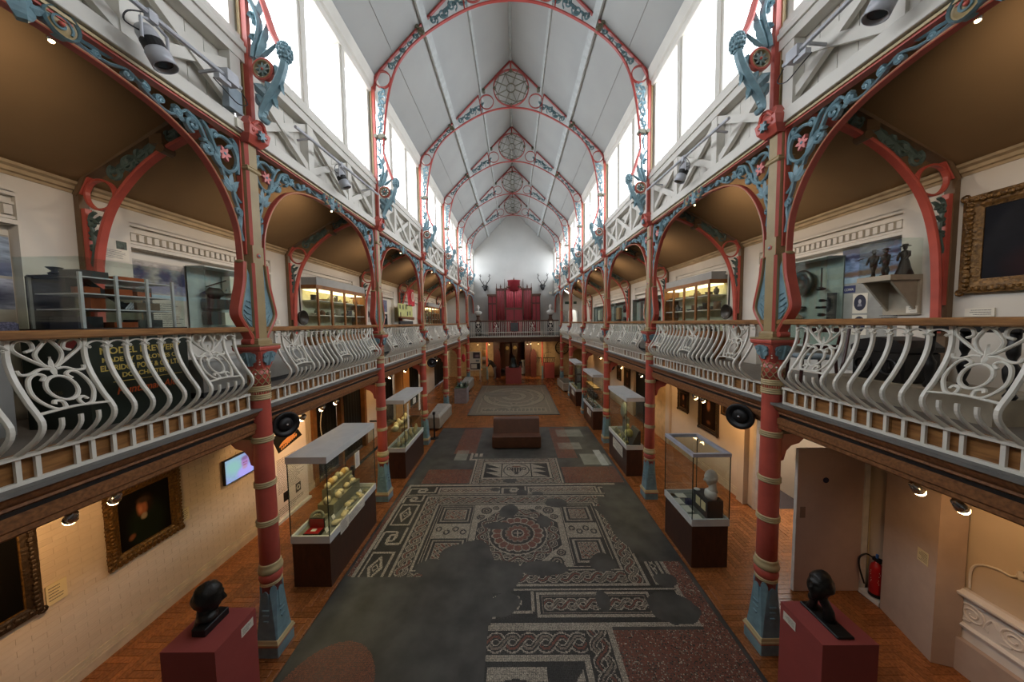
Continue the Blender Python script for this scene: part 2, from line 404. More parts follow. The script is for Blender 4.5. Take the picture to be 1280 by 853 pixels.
for (y0, y1) in ((YB, 8.4), (11.3, 13.2)): sk.box(-5.51, y0, 0, -5.475, y1, .16); sk.box(-5.51, y0, .16, -5.488, y1, .215); sk.box(-5.51, y0, .10, -5.467, y1, .125)
struct(sk.build('baseboard_left', mat('skirting_paint', (206, 190, 166), .5)))
sk = MB()
for (y0, y1) in ((7.58, 11.05), (14.8, YEND)): sk.box(5.52, y0, 0, 5.485, y1, .16); sk.box(5.52, y0, .16, 5.50, y1, .2)
struct(sk.build('baseboard_right', mat('skirting_paint', (206, 190, 166), .5)))

# ---- gallery floors and their soffits
gf = MB()
for s in (-1, 1): gf.box(s*3.42, YB, 3.2, s*5.7, YEND, 3.38)
gf.box(-3.5, 22.46, 3.2, 3.5, YEND, 3.38)
struct(gf.build('floor', mat('gallery_floor_vinyl', (112, 108, 102), .5), None))
sf = MB()
for s in (-1, 1): sf.box(s*3.46, YB, 3.13, s*5.52, YEND, 3.2)
sf.box(-3.5, 22.5, 3.13, 3.5, YEND, 3.2)
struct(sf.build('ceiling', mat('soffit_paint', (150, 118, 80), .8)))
# gallery edge beams (moulded oak) with lead ledge
def edge_beam(name, s):
    prof = [(3.56, 3.02), (3.345, 3.02), (3.33, 3.035), (3.33, 3.07), (3.315, 3.085), (3.315, 3.155), (3.35, 3.168), (3.35, 3.20), (3.325, 3.215), (3.33, 3.235), (3.30, 3.26), (3.28, 3.29), (3.265, 3.32), (3.56, 3.32)]
    mb = MB(); mb.prism(prof, lambda a, b, c: (s*a, c, b), YB, 22.4 if s else 0)
    o = struct(fixn(mb.build(name, WOODM)))
    l = MB().box(s*3.25, YB, 3.321, s*3.50, 22.4, 3.352).build('ledge', LEAD, o)
    g = MB().box(s*3.345, YB, 3.167, s*3.352, 22.4, 3.198).build('groove', BLACK, o)
edge_beam('trim_2', -1); edge_beam('trim_3', 1)
o = struct(MB().box(-3.2, 22.38, 3.02, 3.2, 22.6, 3.30).box(-3.2, 22.33, 3.30, 3.2, 22.6, 3.35).build('trim_4', WOODD))

# ---- upper aisle walls, with a recessed panel and a moulded frieze in each bay
def upper_wall(s, name):
    mb = MB(); X = s*5.5; XO = s*5.85
    edges = [YB]
    for b in range(0 if s > 0 else -1, 6):
        c = Y1+(b+.5)*BAY; y0, y1 = c-1.31, c+1.31
        if y0 > YB+.1: mb.box(X, edges[-1], 3.38, XO, y0, 6.3)
        y0 = max(y0, YB)
        mb.box(s*5.62, y0, 3.38, XO, y1, 5.56); mb.box(X, y0, 5.92, XO, y1, 6.3); mb.box(s*5.55, y0, 5.56, XO, y1, 5.92)
        edges.append(y1)
    mb.box(X, edges[-1], 3.38, XO, YEND, 6.3)
    w = struct(mb.build(name, UPW))
    for b in range(0 if s > 0 else -1, 6):
        c = Y1+(b+.5)*BAY; y0, y1 = max(c-1.31, YB), c+1.31; m = MB()
        m.box(s*5.50, y0, 5.88, s*5.56, y1, 5.93); m.box(s*5.50, y0, 5.57, s*5.56, y1, 5.62)
        if b in (0, 1) or True: m.box(s*5.52, y0, 5.79, s*5.56, y1, 5.82); m.box(s*5.52, y0, 5.63, s*5.56, y1, 5.66)
        m.build('frieze_moulding', UPW, w)
        if b in (-1, 0, 2, 3, 4):
            n = 26; d = MB()
            for i in range(n):
                a = y0+(y1-y0)*(i+.15)/n; d.box(s*5.505, a, 5.675, s*5.56, a+(y1-y0)/n*.62, 5.775)
            o = d.build('dentil_course', UPW, w); o['kind'] = 'stuff'
    c = MB()
    prof = [(5.52, 6.10), (5.49, 6.10), (5.48, 6.13), (5.45, 6.14), (5.44, 6.18), (5.40, 6.20), (5.39, 6.23), (5.52, 6.23)]
    c.prism(prof, lambda a, b_, d: (s*a, d, b_), YB, YEND)
    struct(fixn(c.build('trim_%d' % (5 if s < 0 else 6), mat('cornice_paint', (190, 168, 132), .6))))
    # sloping aisle ceiling
    p = [(5.52, 6.19), (3.42, 7.40), (3.42, 7.47), (5.60, 6.26)]
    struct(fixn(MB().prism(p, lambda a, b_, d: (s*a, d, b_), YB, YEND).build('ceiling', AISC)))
upper_wall(-1, 'wall_left'); upper_wall(1, 'wall_right')

# ---- clerestory wall: sill, windows, head, wall plate
def clerestory(s):
    k = s
    sill = [(3.22, 7.74), (3.215, 7.80), (3.24, 7.83), (3.24, 7.87), (3.27, 7.89), (3.27, 7.94), (3.30, 7.97), (3.50, 7.97), (3.50, 7.74)]
    struct(fixn(MB().prism(sill, lambda a, b, d: (k*a, d, b), YB, YEND).build('trim_%d' % (7 if s < 0 else 8), LATT)))
    head = [(3.28, 9.84), (3.26, 9.87), (3.26, 9.95), (3.22, 9.98), (3.18, 10.22), (3.50, 10.22), (3.50, 9.84)]
    struct(fixn(MB().prism(head, lambda a, b, d: (k*a, d, b), YB, YEND).build('trim_%d' % (9 if s < 0 else 10), LATT)))
    struct(MB().box(k*3.30, YB, 7.9, k*3.5, .5, 9.9).build('wall_left' if s < 0 else 'wall_right', LATT))
    src = None
    for b in range(-1, 6):
        y0 = colY(b); n = (b+2)+(0 if s < 0 else 7)
        w = sempty('window_%d' % n, (k*3.38, y0, 7.97), 0 if s < 0 else PI)
        if s > 0: w.location = (k*3.38, y0+BAY, 7.97)
        if CLR.get('w') is None:
            fr = MB(); fr.box(-.06, 0, 0, .05, .12, 1.87); fr.box(-.06, BAY-.12, 0, .05, BAY, 1.87); a = fr.build('window_frame', LATT, w)
            parts = [a]
            m_ = MB().box(-.055, -.1, 0, .07, .1, 1.87).box(.07, -.05, 0, .09, .05, 1.87)
            for yy in (1.22, 2.44):
                parts.append(m_.build('mullion', LATT, w, loc=(0, yy, 0)) if len(parts) == 1 else inst(parts[1], w, (0, yy, 0)))
            for yy, hw in ((.62, .50), (1.83, .51), (3.04, .50)):
                parts.append(MB().box(-.022, yy-hw, 0, -.016, yy+hw, 1.87).build('pane', PANE, w))
            CLR['w'] = parts
        else:
            for p in CLR['w']: inst(p, w)
CLR = {}
clerestory(-1); clerestory(1)

# ---- nave roof
for s in (-1, 1):
    p = [(0, 13.44), (3.42, 10.02), (3.52, 10.12), (0, 13.60)]
    struct(fixn(MB().prism(p, lambda a, b, d: (s*a, d, b), YB, YEND+.1).build('ceiling', PLAST)))
    for (x, w, t, nm) in ((2.02, .16, .10, 11), (1.06, .08, .06, 13)):
        z = 13.44-x; c = Vector((s*x, 0, z)); d = Vector((s*1, 0, -1)).normalized(); n = Vector((-s*1, 0, -1)).normalized()
        q = [c+d*w/2, c-d*w/2, c-d*w/2+n*t, c+d*w/2+n*t]
        struct(fixn(MB().prism([(v.x, v.z) for v in q], lambda a, b, e: (a, e, b), YB, YEND).build('trim_%d' % (nm+(s > 0)), mat('purlin_paint', (176, 180, 178), .6))))
        q = [c-d*w/2, c-d*(w/2+.018), c-d*(w/2+.018)+n*t*.6, c-d*w/2+n*t*.6]
    # board along the eaves on the slope
    z = 13.44-2.72; q = [(s*2.71, 13.44-2.71), (s*2.735, 13.44-2.735), (s*2.725, 13.44-2.745), (s*2.70, 13.44-2.72)]
    struct(fixn(MB().prism(q, lambda a, b, e: (a, e, b), YB, YEND).build('trim_%d' % (15+(s > 0)), PLAST)))
struct(fixn(MB().prism([(-.06, 13.40), (0, 13.32), (.06, 13.40), (0, 13.46)], lambda a, b, e: (a, e, b), YB, YEND).build('trim_17', mat('purlin_paint', (176, 180, 178), .6))))

# ---- end walls
g = MB(); pts = [(-5.7, 3.15), (5.7, 3.15), (5.7, 6.2), (3.45, 7.5), (3.45, 10.1), (0, 13.55), (-3.45, 10.1), (-3.45, 7.5), (-5.7, 6.2)]
# right gallery doorway cut out by building around it
g.prism([(-5.7, 3.15), (4.45, 3.15), (4.45, 6.7), (3.45, 7.5), (3.45, 10.1), (0, 13.55), (-3.45, 10.1), (-3.45, 7.5), (-5.7, 6.2)], XZ, YEND, YEND+.2)
g.prism([(5.15, 3.15), (5.7, 3.15), (5.7, 6.2), (5.15, 6.55)], XZ, YEND, YEND+.2)
arch = [(4.45+.35+.35*cos(t), 5.15+.3*sin(t)) for t in [PI*i/10 for i in range(11)]]
g.prism(arch+[(4.45, 6.7), (5.15, 6.5)], XZ, YEND, YEND+.2)
struct(fixn(g.build('wall_back', ENDW)))
struct(MB().box(3.9, YEND+1.6, 3.3, 5.8, YEND+1.7, 6.2).box(3.9, YEND+.2, 3.3, 5.8, YEND+1.7, 3.38).box(3.8, YEND+.2, 3.3, 3.9, YEND+1.7, 6.2).box(5.7, YEND+.2, 3.3, 5.8, YEND+1.7, 6.2).build('wall_passage', LATT))
fm = MB().strip([(4.45, 3.4), (4.45, 5.15)]+[(4.8-.35*cos(t), 5.15+.3*sin(t)) for t in [PI*i/10 for i in range(1, 10)]]+[(5.15, 5.15), (5.15, 3.4)], .12, XZ, .1)
struct(fm.build('door_1', mat('door_frame_white', (226, 226, 222), .5), loc=(0, YEND-.03, 0)))
lo = mat('hall_wall_paint', (196, 172, 132), .7)
e = MB().box(-5.7, YEND, 0, -1.75, YEND+.2, 3.15).box(1.25, YEND, 0, 5.7, YEND+.2, 3.15).box(-1.75, YEND, 2.98, 1.25, YEND+.2, 3.15)
struct(e.build('wall_back', lo))
h = MB().box(-3, YEND+4, 0, 3, YEND+4.1, 3.15).box(-1.9, YEND+.2, 0, -1.8, YEND+4, 3.15).box(1.4, YEND+.2, 0, 1.5, YEND+4, 3.15).box(-3, YEND+.2, 3.13, 3, YEND+4.1, 3.2)
struct(h.build('wall_hall', mat('hall_panel', (126, 74, 50), .6)))
struct(MB().box(-5.9, YB-.1, 0, 5.9, YB, 13.6).build('wall_front', ENDW))
# ================================================================ IRONWORK (local +x faces the nave)
def scroll(mb, cx, cz, r, a0, a1, w=.022, t=.03, mp=YZ, r1=.25):
    p = spiral(cx, cz, r, r*r1, a0, a1, 14); mb.strip(p, taper(len(p), w*.8, w*1.1), mp, t)
    mb.prism(circ(p[-1][0], p[-1][1], w*.8, 8), mp, -t/2-.006, t/2+.006)
def leaf(mb, x, z, ang, L, wd, mp=YZ, t=.03, lobes=3):
    """acanthus leaf: lobed outline with a raised rib"""
    up = []; lo = []; n = lobes*4
    for i in range(n+1):
        u = i/n; w = wd*sin(PI*min(1, u*.92+.08))**.7*(.78+.22*abs(sin(u*PI*lobes)))*(1-u*.35); up.append((u*L, w)); lo.append((u*L, -w))
    ca, sa = cos(ang), sin(ang); R = lambda p: (x+p[0]*ca-p[1]*sa, z+p[0]*sa+p[1]*ca)
    rings = [[mp(*R(up[i]), t*.25), mp(*R((up[i][0], 0)), t), mp(*R(lo[i]), t*.25), mp(*R((lo[i][0], 0)), -t*.6)] for i in range(n+1)]
    mb.rings(rings)
def flower(mb, x, z, r, mp=YZ, t=.04, n=6):
    P = []
    for i in range(n*4):
        a = 2*PI*i/(n*4); P.append((x+r*(.72+.28*cos(n*a))*cos(a), z+r*(.72+.28*cos(n*a))*sin(a)))
    mb.prism(P, mp, -t/2, t/2)
# ---------------- columns
def make_column():
    t = thing('cast_iron_column', '', 'column')
    m = MB(); h = .157
    m.bev(-h, -h, 0, h, h, .165, .008); pl = m.build('plinth_block', BLUE, t)
    m = MB(); k = .15
    m.rings([[(sx*a, sy*a, z) for sx, sy in ((-1, -1), (1, -1), (1, 1), (-1, 1))] for a, z in ((.158, .165), (.166, .175), (.166, .195), (.158, .205), (.156, .215), (.15, .235), (.142, .24))])
    m.build('base_moulding', CREAM, t)
    MB().rings([[(sx*a, sy*a, z) for sx, sy in ((-1, -1), (1, -1), (1, 1), (-1, 1))] for a, z in ((.160, .155), (.160, .166), (.159, .167))]).build('base_band', RED, t)
    # tapering blue foot: square at the bottom, octagon at the top
    m = MB(); R = []
    for z, a, c in ((.235, .140, .012), (.42, .128, .02), (.6, .120, .032), (.78, .114, .044), (.86, .110, .046)):
        R.append([(a, -a+c, z), (a, a-c, z), (a-c, a, z), (-a+c, a, z), (-a, a-c, z), (-a, -a+c, z), (-a+c, -a, z), (a-c, -a, z)])
    m.rings(R); foot = m.build('foot', BLUE, t)
    m = MB()
    for i in range(8):   # tongues rising over the red shaft
        a = i*PI/4; top = .955 if i % 2 else .90; wd = .04
        pr = [(-wd, .62), (wd, .62), (wd*.95, top-.05), (wd*.6, top-.015), (0, top), (-wd*.6, top-.015), (-wd*.95, top-.05)]
        rr = .118 if i % 2 == 0 else .122
        m.prism(pr, lambda u, z, c: ((rr+c)*cos(a)-u*sin(a), (rr+c)*sin(a)+u*cos(a), z), -.03, .004)
    m.build('foot_tongues', BLUE, foot)
    m = MB()
    for i in range(4):
        a = i*PI/2
        for z0, w, dz in ((.62, .045, .03), (.54, .04, .04), (.45, .03, .05)):
            m.prism([(-w, z0+dz), (w, z0+dz), (w*.8, z0+dz*.5), (0, z0), (-w*.8, z0+dz*.5)], lambda u, z, c: ((.128+c-(z-.45)*.02)*cos(a)-u*sin(a), (.128+c)*sin(a)+u*cos(a), z), -.01, .012)
    m.build('foot_shield', BLUE, foot)
    MB().lathe([(.116, .8), (.114, 1.8), (.108, 3.6), (.107, 3.9)], 16).build('shaft', RED, t, True)
    MB().lathe([(.118, .955), (.128, .962), (.128, .972), (.122, .978), (.128, .985), (.128, .995), (.118, 1.0)], 16).build('collar', CREAM, t, True)
    MB().lathe([(.118, 1.0), (.134, 1.03), (.136, 1.07), (.126, 1.10), (.116, 1.115)], 16).build('collar', RED, t, True)
    MB().lathe([(.116, 1.115), (.138, 1.13), (.143, 1.16), (.138, 1.19), (.125, 1.205), (.128, 1.215), (.124, 1.225), (.127, 1.235), (.122, 1.25), (.114, 1.255)], 16).build('collar', CREAM, t, True)
    def ring(z, r): return MB().lathe([(r-.01, z-.038)]+[(r+.009*sin(u), z-.038+.076*i/12) for i, u in [(i, abs((i % 4)/4*PI)) for i in range(0, 13)]]+[(r-.01, z+.038)], 16).build('ring', CREAM, t, True)
    for z, r in ((1.81, .122), (2.33, .119), (2.93, .117), (3.49, .114), (3.60, .114)): ring(z, r)
    m = MB()
    m.lathe([(.110, 3.53), (.110, 3.57)], 16); m.build('arcaded_band', RED, t)
    m = MB()
    for i in range(14):
        a = 2*PI*i/14; m.strip([(-.014, 3.535), (-.014, 3.56), (0, 3.572), (.014, 3.56), (.014, 3.535)], .006, lambda u, z, c: ((.113+c)*cos(a+u/.113), (.113+c)*sin(a+u/.113), z), .006)
    m.build('arcading', CREAM, t)
    MB().lathe([(.112, 3.64), (.114, 3.88)], 16).build('patterned_neck', RED, t, True)
    m = MB()
    for i in range(10):   # interlaced gilt loops with white beads
        for s in (-1, 1):
            p = [(2*PI*i/10+s*(PI/10)*(.5-.5*cos(4*PI*k/12)), 3.65+.22*k/12) for k in range(13)]
            m.strip([(a_*.116, b_) for a_, b_ in p], .010, lambda u, z, c: ((.116+c)*cos(u/.116), (.116+c)*sin(u/.116), z), .006)
    m.build('interlace', OCHRE, t)
    m = MB()
    for i in range(8): m.ell((.12*cos(PI/8+i*PI/4), .12*sin(PI/8+i*PI/4), 3.80), (.011, .011, .011), 6, 4)
    m.build('beads', WHITE, t)
    # capital: flaring red block, blue leaf masks, beads, abacus
    m = MB(); R = []
    for z, a, c in ((3.86, .108, .05), (3.90, .112, .03), (3.99, .135, .02), (4.08, .152, .012), (4.10, .15, .01)):
        R.append([(a, -a+c, z), (a, a-c, z), (a-c, a, z), (-a+c, a, z), (-a, a-c, z), (-a, -a+c, z), (-a+c, -a, z), (a-c, -a, z)])
    m.rings(R); capo = m.build('capital', RED, t)
    for i in range(4):
        a = i*PI/2; m = MB()
        mp = lambda u, z, c: ((.116+(z-3.9)*.21+c)*cos(a)-u*sin(a), (.116+(z-3.9)*.21+c)*sin(a)+u*cos(a), z)
        P = [(-.03, 3.90), (.03, 3.90), (.04, 3.935), (.075, 3.95), (.09, 3.975), (.085, 4.0), (.1, 4.03), (.09, 4.06), (.06, 4.068), (.04, 4.08), (-.04, 4.08), (-.06, 4.068), (-.09, 4.06), (-.1, 4.03), (-.085, 4.0), (-.09, 3.975), (-.075, 3.95), (-.04, 3.935)]
        m.prism(P, mp, 0, .02)
        for u in (-.055, .055): m.torus(mp(u, 4.02, .022), .02, .006, 'x' if i % 2 == 0 else 'y', 10, 5)
        m.strip([(0, 3.9), (0, 4.07)], .02, mp, .045)
        m.build('capital_leaf', BLUE, capo)
    m = MB()
    for i in range(4):
        a = PI/4+i*PI/2
        for j in range(5):
            z = 3.92+j*.034; r = (.13+(z-3.9)*.30)*1.06; m.ell((r*cos(a), r*sin(a), z), (.011, .011, .012), 6, 4)
    m.build('beads', WHITE, capo)
    m = MB()
    m.rings([[(sx*a, sy*a, z) for sx, sy in ((-1, -1), (1, -1), (1, 1), (-1, 1))] for a, z in ((.158, 4.09), (.172, 4.105), (.176, 4.13), (.172, 4.15), (.160, 4.152))])
    m.build('abacus', RED, t)
    MB().rings([[(sx*a, sy*a, z) for sx, sy in ((-1, -1), (1, -1), (1, 1), (-1, 1))] for a, z in ((.172, 4.148), (.18, 4.155), (.18, 4.168), (.15, 4.174))]).build('abacus_edge', OCHRE, t)
    m = MB().rings([[(sx*a, sy*a, z) for sx, sy in ((-1, -1), (1, -1), (1, 1), (-1, 1))] for a, z in ((.112, 4.17), (.112, 4.22), (.10, 4.235), (.096, 4.25))])
    m.build('post_foot', OCHRE, t)
    # upper post: ochre faces, red chamfers
    def post(z0, z1, a, c, n):
        m = MB(); R = [[(a, -a+c, z), (a, a-c, z), (a-c, a, z), (-a+c, a, z), (-a, a-c, z), (-a, -a+c, z), (-a+c, -a, z), (a-c, -a, z)] for z in (z0, z1)]
        m.rings(R); m.mi = [1 if (k % 2 == 1 and k < 8) else 0 for k in range(len(m.f))]
        return m.build(n, [OCHRE, RED], t)
    post(4.2, 5.2, .088, .024, 'post'); post(5.2, 5.42, .088, .003, 'post'); post(5.42, 6.38, .088, .024, 'post'); post(6.38, 6.72, .09, .03, 'post')
    m = MB().rings([[(sx*a, sy*a, z) for sx, sy in ((-1, -1), (1, -1), (1, 1), (-1, 1))] for a, z in ((.09, 6.33), (.105, 6.345), (.105, 6.36), (.095, 6.375), (.1, 6.385), (.09, 6.395))])
    m.build('post_band', OCHRE, t)
    m = MB().lathe([(.0, .0), (.03, .0), (.032, .006), (.024, .01)], 10); o = m.build('boss_ring', RED, t, loc=(.088, 0, 5.3), rot=(0, PI/2, 0))
    MB().ell((0, 0, 0), (.016, .02, .02), 8, 6).build('boss', BLUE, t, True, loc=(.094, 0, 5.3))
    # bulging consoles either side of the post, with carved panels
    for s in (-1, 1):
        cv = cr([(.115, 4.25), (.135, 4.30), (.20, 4.40), (.275, 4.52), (.285, 4.60), (.25, 4.75), (.20, 4.95), (.178, 5.15), (.172, 5.2)], 5)
        m = MB(); m.strip([(s*u, z) for u, z in cv], .045, YZ, .11, .1); m.build('console_rib', RED, t)
        m = MB(); m.strip([(s*(u-.026), z) for u, z in cv], .012, YZ, .115, .05); m.build('console_edging', OCHRE, t)
        P = [(s*(u-.03), z) for u, z in cv[2:-2]]+[(s*.088, 5.05), (s*.088, 4.28)]
        m = MB().prism(P, YZ, -.03, .03)
        for k in range(5):
            for sd in (-1, 1):
                m.tube([(sd*.032, s*(.1+.0*k), 4.40+k*.075), (sd*.04, s*(.14+.02*(2-abs(k-1.5))), 4.44+k*.07), (sd*.034, s*(.17+.02*(2-abs(k-1.5))), 4.50+k*.055)], .008, 5)
        m.build('console_carving', BLUE, t)
        m = MB().tube([(-.06, s*.135, 4.215), (.06, s*.135, 4.215)], .035, 10); m.build('console_volute', RED, t)
        m = MB().ell((0, s*.185, 5.2), (.06, .024, .024), 8, 6); m.build('knob', OCHRE, t, True)
    # bracket under the gallery on the aisle side
    m = MB().prism([(-.08, 2.55), (-.08, 2.93), (-.42, 2.93), (-.40, 2.86), (-.34, 2.80), (-.24, 2.77), (-.18, 2.70), (-.15, 2.58)], XZ, -.035, .035)
    m.build('gallery_bracket', RED, t)
    m = MB().prism([(-.10, 2.93), (-.10, 3.13), (-1.0, 3.13), (-1.0, 3.03), (-.92, 2.96), (-.82, 2.93)], XZ, -.06, .06)
    m.build('gallery_bearer', WOODD, t)
    return t
c0 = make_column()
def place_row(make_src, locs):
    pass
COLUMNS = []
for n in range(NB):
    for s in (-1, 1):
        lab = f'red cast-iron column with blue foot and capital, {ORD[n]} from the front in the {SIDE[s]} row' if n < 5 else f'red cast-iron column with blue foot, farthest of the {SIDE[s]} row beside the end gallery'
        loc = (s*XC, colY(n), 0); rz = 0 if s < 0 else PI
        if n == 0 and s < 0: c0.location = loc; c0['label'] = lab; o = c0
        else: o = dup(c0, loc, rz, lab)
        o['group'] = 'cast-iron columns of the hall'; COLUMNS.append(o)

# ---------------- arcade arches
ARC = cr([(.172, 5.18), (.19, 5.53), (.25, 5.76), (.36, 5.99), (.51, 6.19), (.67, 6.33), (.89, 6.44), (1.1, 6.50), (1.38, 6.545), (1.66, 6.56), (1.83, 6.56)], 5)
def make_arch():
    t = thing('arcade_arch', '', 'arch'); H = BAY/2
    for s in (-1, 1):
        m = MB(); pts = [(s*(H-u), z) for u, z in ARC]; m.strip(pts, .024, YZ, .07, .1); m.build('arch_rib', RED, t)
        m = MB(); m.strip([(s*(H-u), z) for u, z in ARC], .010, YZ, .078, .05); m.build('arch_edging', CREAM, t)
        m = MB(); m.box(-.03, s*(H-.115), 5.3, .03, s*(H-.095), 6.68); m.build('side_strip', RED, t)
        # scrollwork: d = distance from the column centre
        m = MB(); Y = lambda d: s*(H-d)
        A = lambda pts: [(Y(d), z) for d, z in pts]
        m.strip(A(cr([(.125, 5.46), (.15, 5.6), (.135, 5.72), (.16, 5.85), (.2, 5.95), (.22, 6.1)], 5)), .03, YZ, .034)
        m.strip(A(spiral(.165, 5.80, .055, .018, PI*1.4, -PI*.6, 12)), .027, YZ, .034)
        m.strip(A(cr([(.125, 5.92), (.19, 5.98), (.25, 6.08)], 5)), .027, YZ, .034)
        for an, L in ((PI*.5, .22), (PI*.32, .2), (PI*.68, .17), (PI*.18, .15)):
            leaf(m, Y(.23), 6.02, an if s < 0 else PI-an, L, .05, YZ, .022, 2)
        m.strip(A([(d, z) for d, z in circ(.30, 6.41, .165, 26, .185)][3:26]), .03, YZ, .034)
        m.strip(A(cr([(.135, 6.25), (.128, 6.42), (.14, 6.58), (.2, 6.64)], 5)), .024, YZ, .034)
        m.strip(A(cr([(.25, 6.2), (.42, 6.3), (.52, 6.44), (.6, 6.58), (.72, 6.63)], 6)), .03, YZ, .034)
        m.strip(A(cr([(.33, 6.16), (.42, 6.42), (.5, 6.58), (.56, 6.63)], 6)), .027, YZ, .034)
        for (cx, cz, r, a0, a1) in ((.52, 6.36, .085, PI*.3, PI*2.6), (.66, 6.52, .075, -PI*.5, PI*1.8), (.43, 6.56, .05, PI, -PI), (.82, 6.55, .055, PI*.4, PI*2.5), (.96, 6.57, .042, -PI*.4, PI*1.5), (1.09, 6.60, .04, PI*.4, PI*2.4), (1.22, 6.60, .04, PI*.5, PI*2.3), (1.42, 6.605, .028, -PI*.5, PI*1.5)):
            p = spiral(Y(cx), cz, r, r*.25, a0 if s < 0 else PI-a0, a1 if s < 0 else PI-a1, 12); m.strip(p, .029, YZ, .036)
            m.prism(circ(p[-1][0], p[-1][1], .02, 8), YZ, -.022, .022)
        m.strip(A(cr([(.72, 6.63), (.88, 6.50), (1.05, 6.55), (1.2, 6.645), (1.35, 6.60), (1.5, 6.60)], 6)), .022, YZ, .03)
        leaf(m, Y(.40), 6.30, PI*.45, .16, .045); leaf(m, Y(.75), 6.50, PI*.2 if s < 0 else PI*.8, .13, .04); leaf(m, Y(.17), 6.62, -PI*.4, .14, .03); leaf(m, Y(.17), 5.62, PI*.45, .14, .03); leaf(m, Y(.62), 6.56, PI*.9 if s > 0 else PI*.1, .11, .04); leaf(m, Y(.5), 6.30, PI*.3 if s < 0 else PI*.7, .12, .035)
        leaf(m, Y(1.05), 6.60, 0 if s < 0 else PI, .11, .026); leaf(m, Y(.2), 6.55, -PI*.2 if s < 0 else PI*1.2, .12, .03)
        m.build('scrollwork', BLUE, t)
        m = MB(); flower(m, Y(.31), 6.41, .085); flo = m.build('flower', PINK, t)
        m = MB(); m.ell((0, Y(.31), 6.41), (.034, .024, .024), 8, 5); m.build('flower_eye', BLUE, flo, True)
        # disc beside the centre
        m = MB(); 
        m.lathe([(.0, -.02), (.09, -.02), (.092, .012), (.082, .022), (.076, .010), (.03, .004), (.0, .004)], 20); m.build('rosette', OCHRE, t, True, loc=(.03, s*.19, 6.645), rot=(0, PI/2, 0))
        m = MB(); p = spiral(s*.19, 6.645, .07, .02, -PI*.2, PI*2.1, 22); m.strip(p, .014, lambda a, b, c: (.04+c, a, b), .016); m.strip(circ(s*.19, 6.645, .096, 24), .016, lambda a, b, c: (.03+c, a, b), .05, closed=True)
        leaf(m, s*.28, 6.61, -PI*.12 if s > 0 else PI*1.12, .2, .035); leaf(m, s*.27, 6.64, PI*.02 if s > 0 else PI*.98, .24, .022)
        m.build('rosette_leaf', BLUE, t)
        m = MB(); m.ell((.05, s*.19, 6.645), (.02, .018, .018), 8, 6); m.build('rosette_eye', RED, t, True)
    m = MB().box(-.045, -H+.1, 6.68, .045, H-.1, 6.70); m.build('top_rail', RED, t)
    m = MB().box(-.055, -H+.1, 6.70, .062, H-.1, 6.725); m.build('top_fillet', CREAM, t)
    m = MB(); leaf(m, 0, 6.50, PI/2, .26, .085, lambda a, b, c: (.03+c*1.4, a, b), .035, 2)
    leaf(m, -.02, 6.60, PI*.85, .13, .04, lambda a, b, c: (.04+c, a, b), .03, 2); leaf(m, .02, 6.60, PI*.15, .13, .04, lambda a, b, c: (.04+c, a, b), .03, 2); m.build('centre_leaf', BLUE, t)
    return t
a0 = make_arch()
SPANS = list(range(-1, 6))
def bay_label(b, s, what):
    if b == -1: return f'{what}, cut by the {SIDE[s]} edge of the picture'
    return f'{what}, {SIDE[s]} side, {ORD[b]} bay beyond near column'
first = True
for b in SPANS:
    for s in (-1, 1):
        loc = (s*(XC-.0), colY(b)+BAY/2, 0); lab = bay_label(b, s, 'red arch with blue scroll spandrels')
        if first: a0.location = loc; a0['label'] = lab; o = a0; first = False
        else: o = dup(a0, loc, 0 if s < 0 else PI, lab)
        o['group'] = 'arcade arches along the gallery'

# ---------------- lattice panels above the arches
def make_lattice():
    t = thing('lattice_panel', '', 'panel'); H = BAY/2
    MB().bev(-.09, -H, 6.735, .10, H, 6.88, .006).build('bottom_beam', LATT, t)
    MB().box(-.09, -H, 7.62, .085, H, 7.74).build('top_beam', LATT, t)
    p0 = MB().box(-.05, -.07, 6.88, .075, .07, 7.62).build('post', LATT, t, loc=(0, -H+.07+.09, 0)); 
    for y in (-.61, .61, H-.16): inst(p0, t, (0, y, 0))
    k = 0; W3 = 1.22
    m1 = MB().bar((.02, -.54, 6.88), (.02, .54, 7.62), .115, .06, (1, 0, 0)); 
    m1 = MB()
    def brace(nm, z0, z1, x):
        return MB().prism([(-.56, z0-.06 if z0 < z1 else z0-.06), (.56, z1-.06), (.56, z1+.06), (-.56, z0+.06)], YZ, x-.028, x+.028).build(nm, LATT, t)
    b1 = brace('brace', 6.93, 7.57, .015); b2 = brace('brace', 7.57, 6.93, .035)
    b1.location = b2.location = (0, -1.22, 0)
    for y in (0, 1.22): inst(b1, t, (0, y, 0)); inst(b2, t, (0, y, 0))
    bd = MB().box(-.075, -.098, 6.88, -.055, .098, 7.62).build('board', LATT, t, loc=(0, -H+.10, 0))
    n = int(BAY/.2033)
    for i in range(1, 18): inst(bd, t, (0, -H+.10+i*.2033, 0))
    MB().box(-.12, -H, 6.75, -.077, H, 7.70).build('backing', LATT, t)
    return t
l0 = make_lattice(); first = True
for b in SPANS:
    for s in (-1, 1):
        loc = (s*XC, colY(b)+BAY/2, 0); lab = bay_label(b, s, 'off-white timber panel of crossed braces over boards')
        if first: l0.location = loc; l0['label'] = lab; o = l0; first = False
        else: o = dup(l0, loc, 0 if s < 0 else PI, lab)
        o['group'] = 'braced panels below the clerestory'

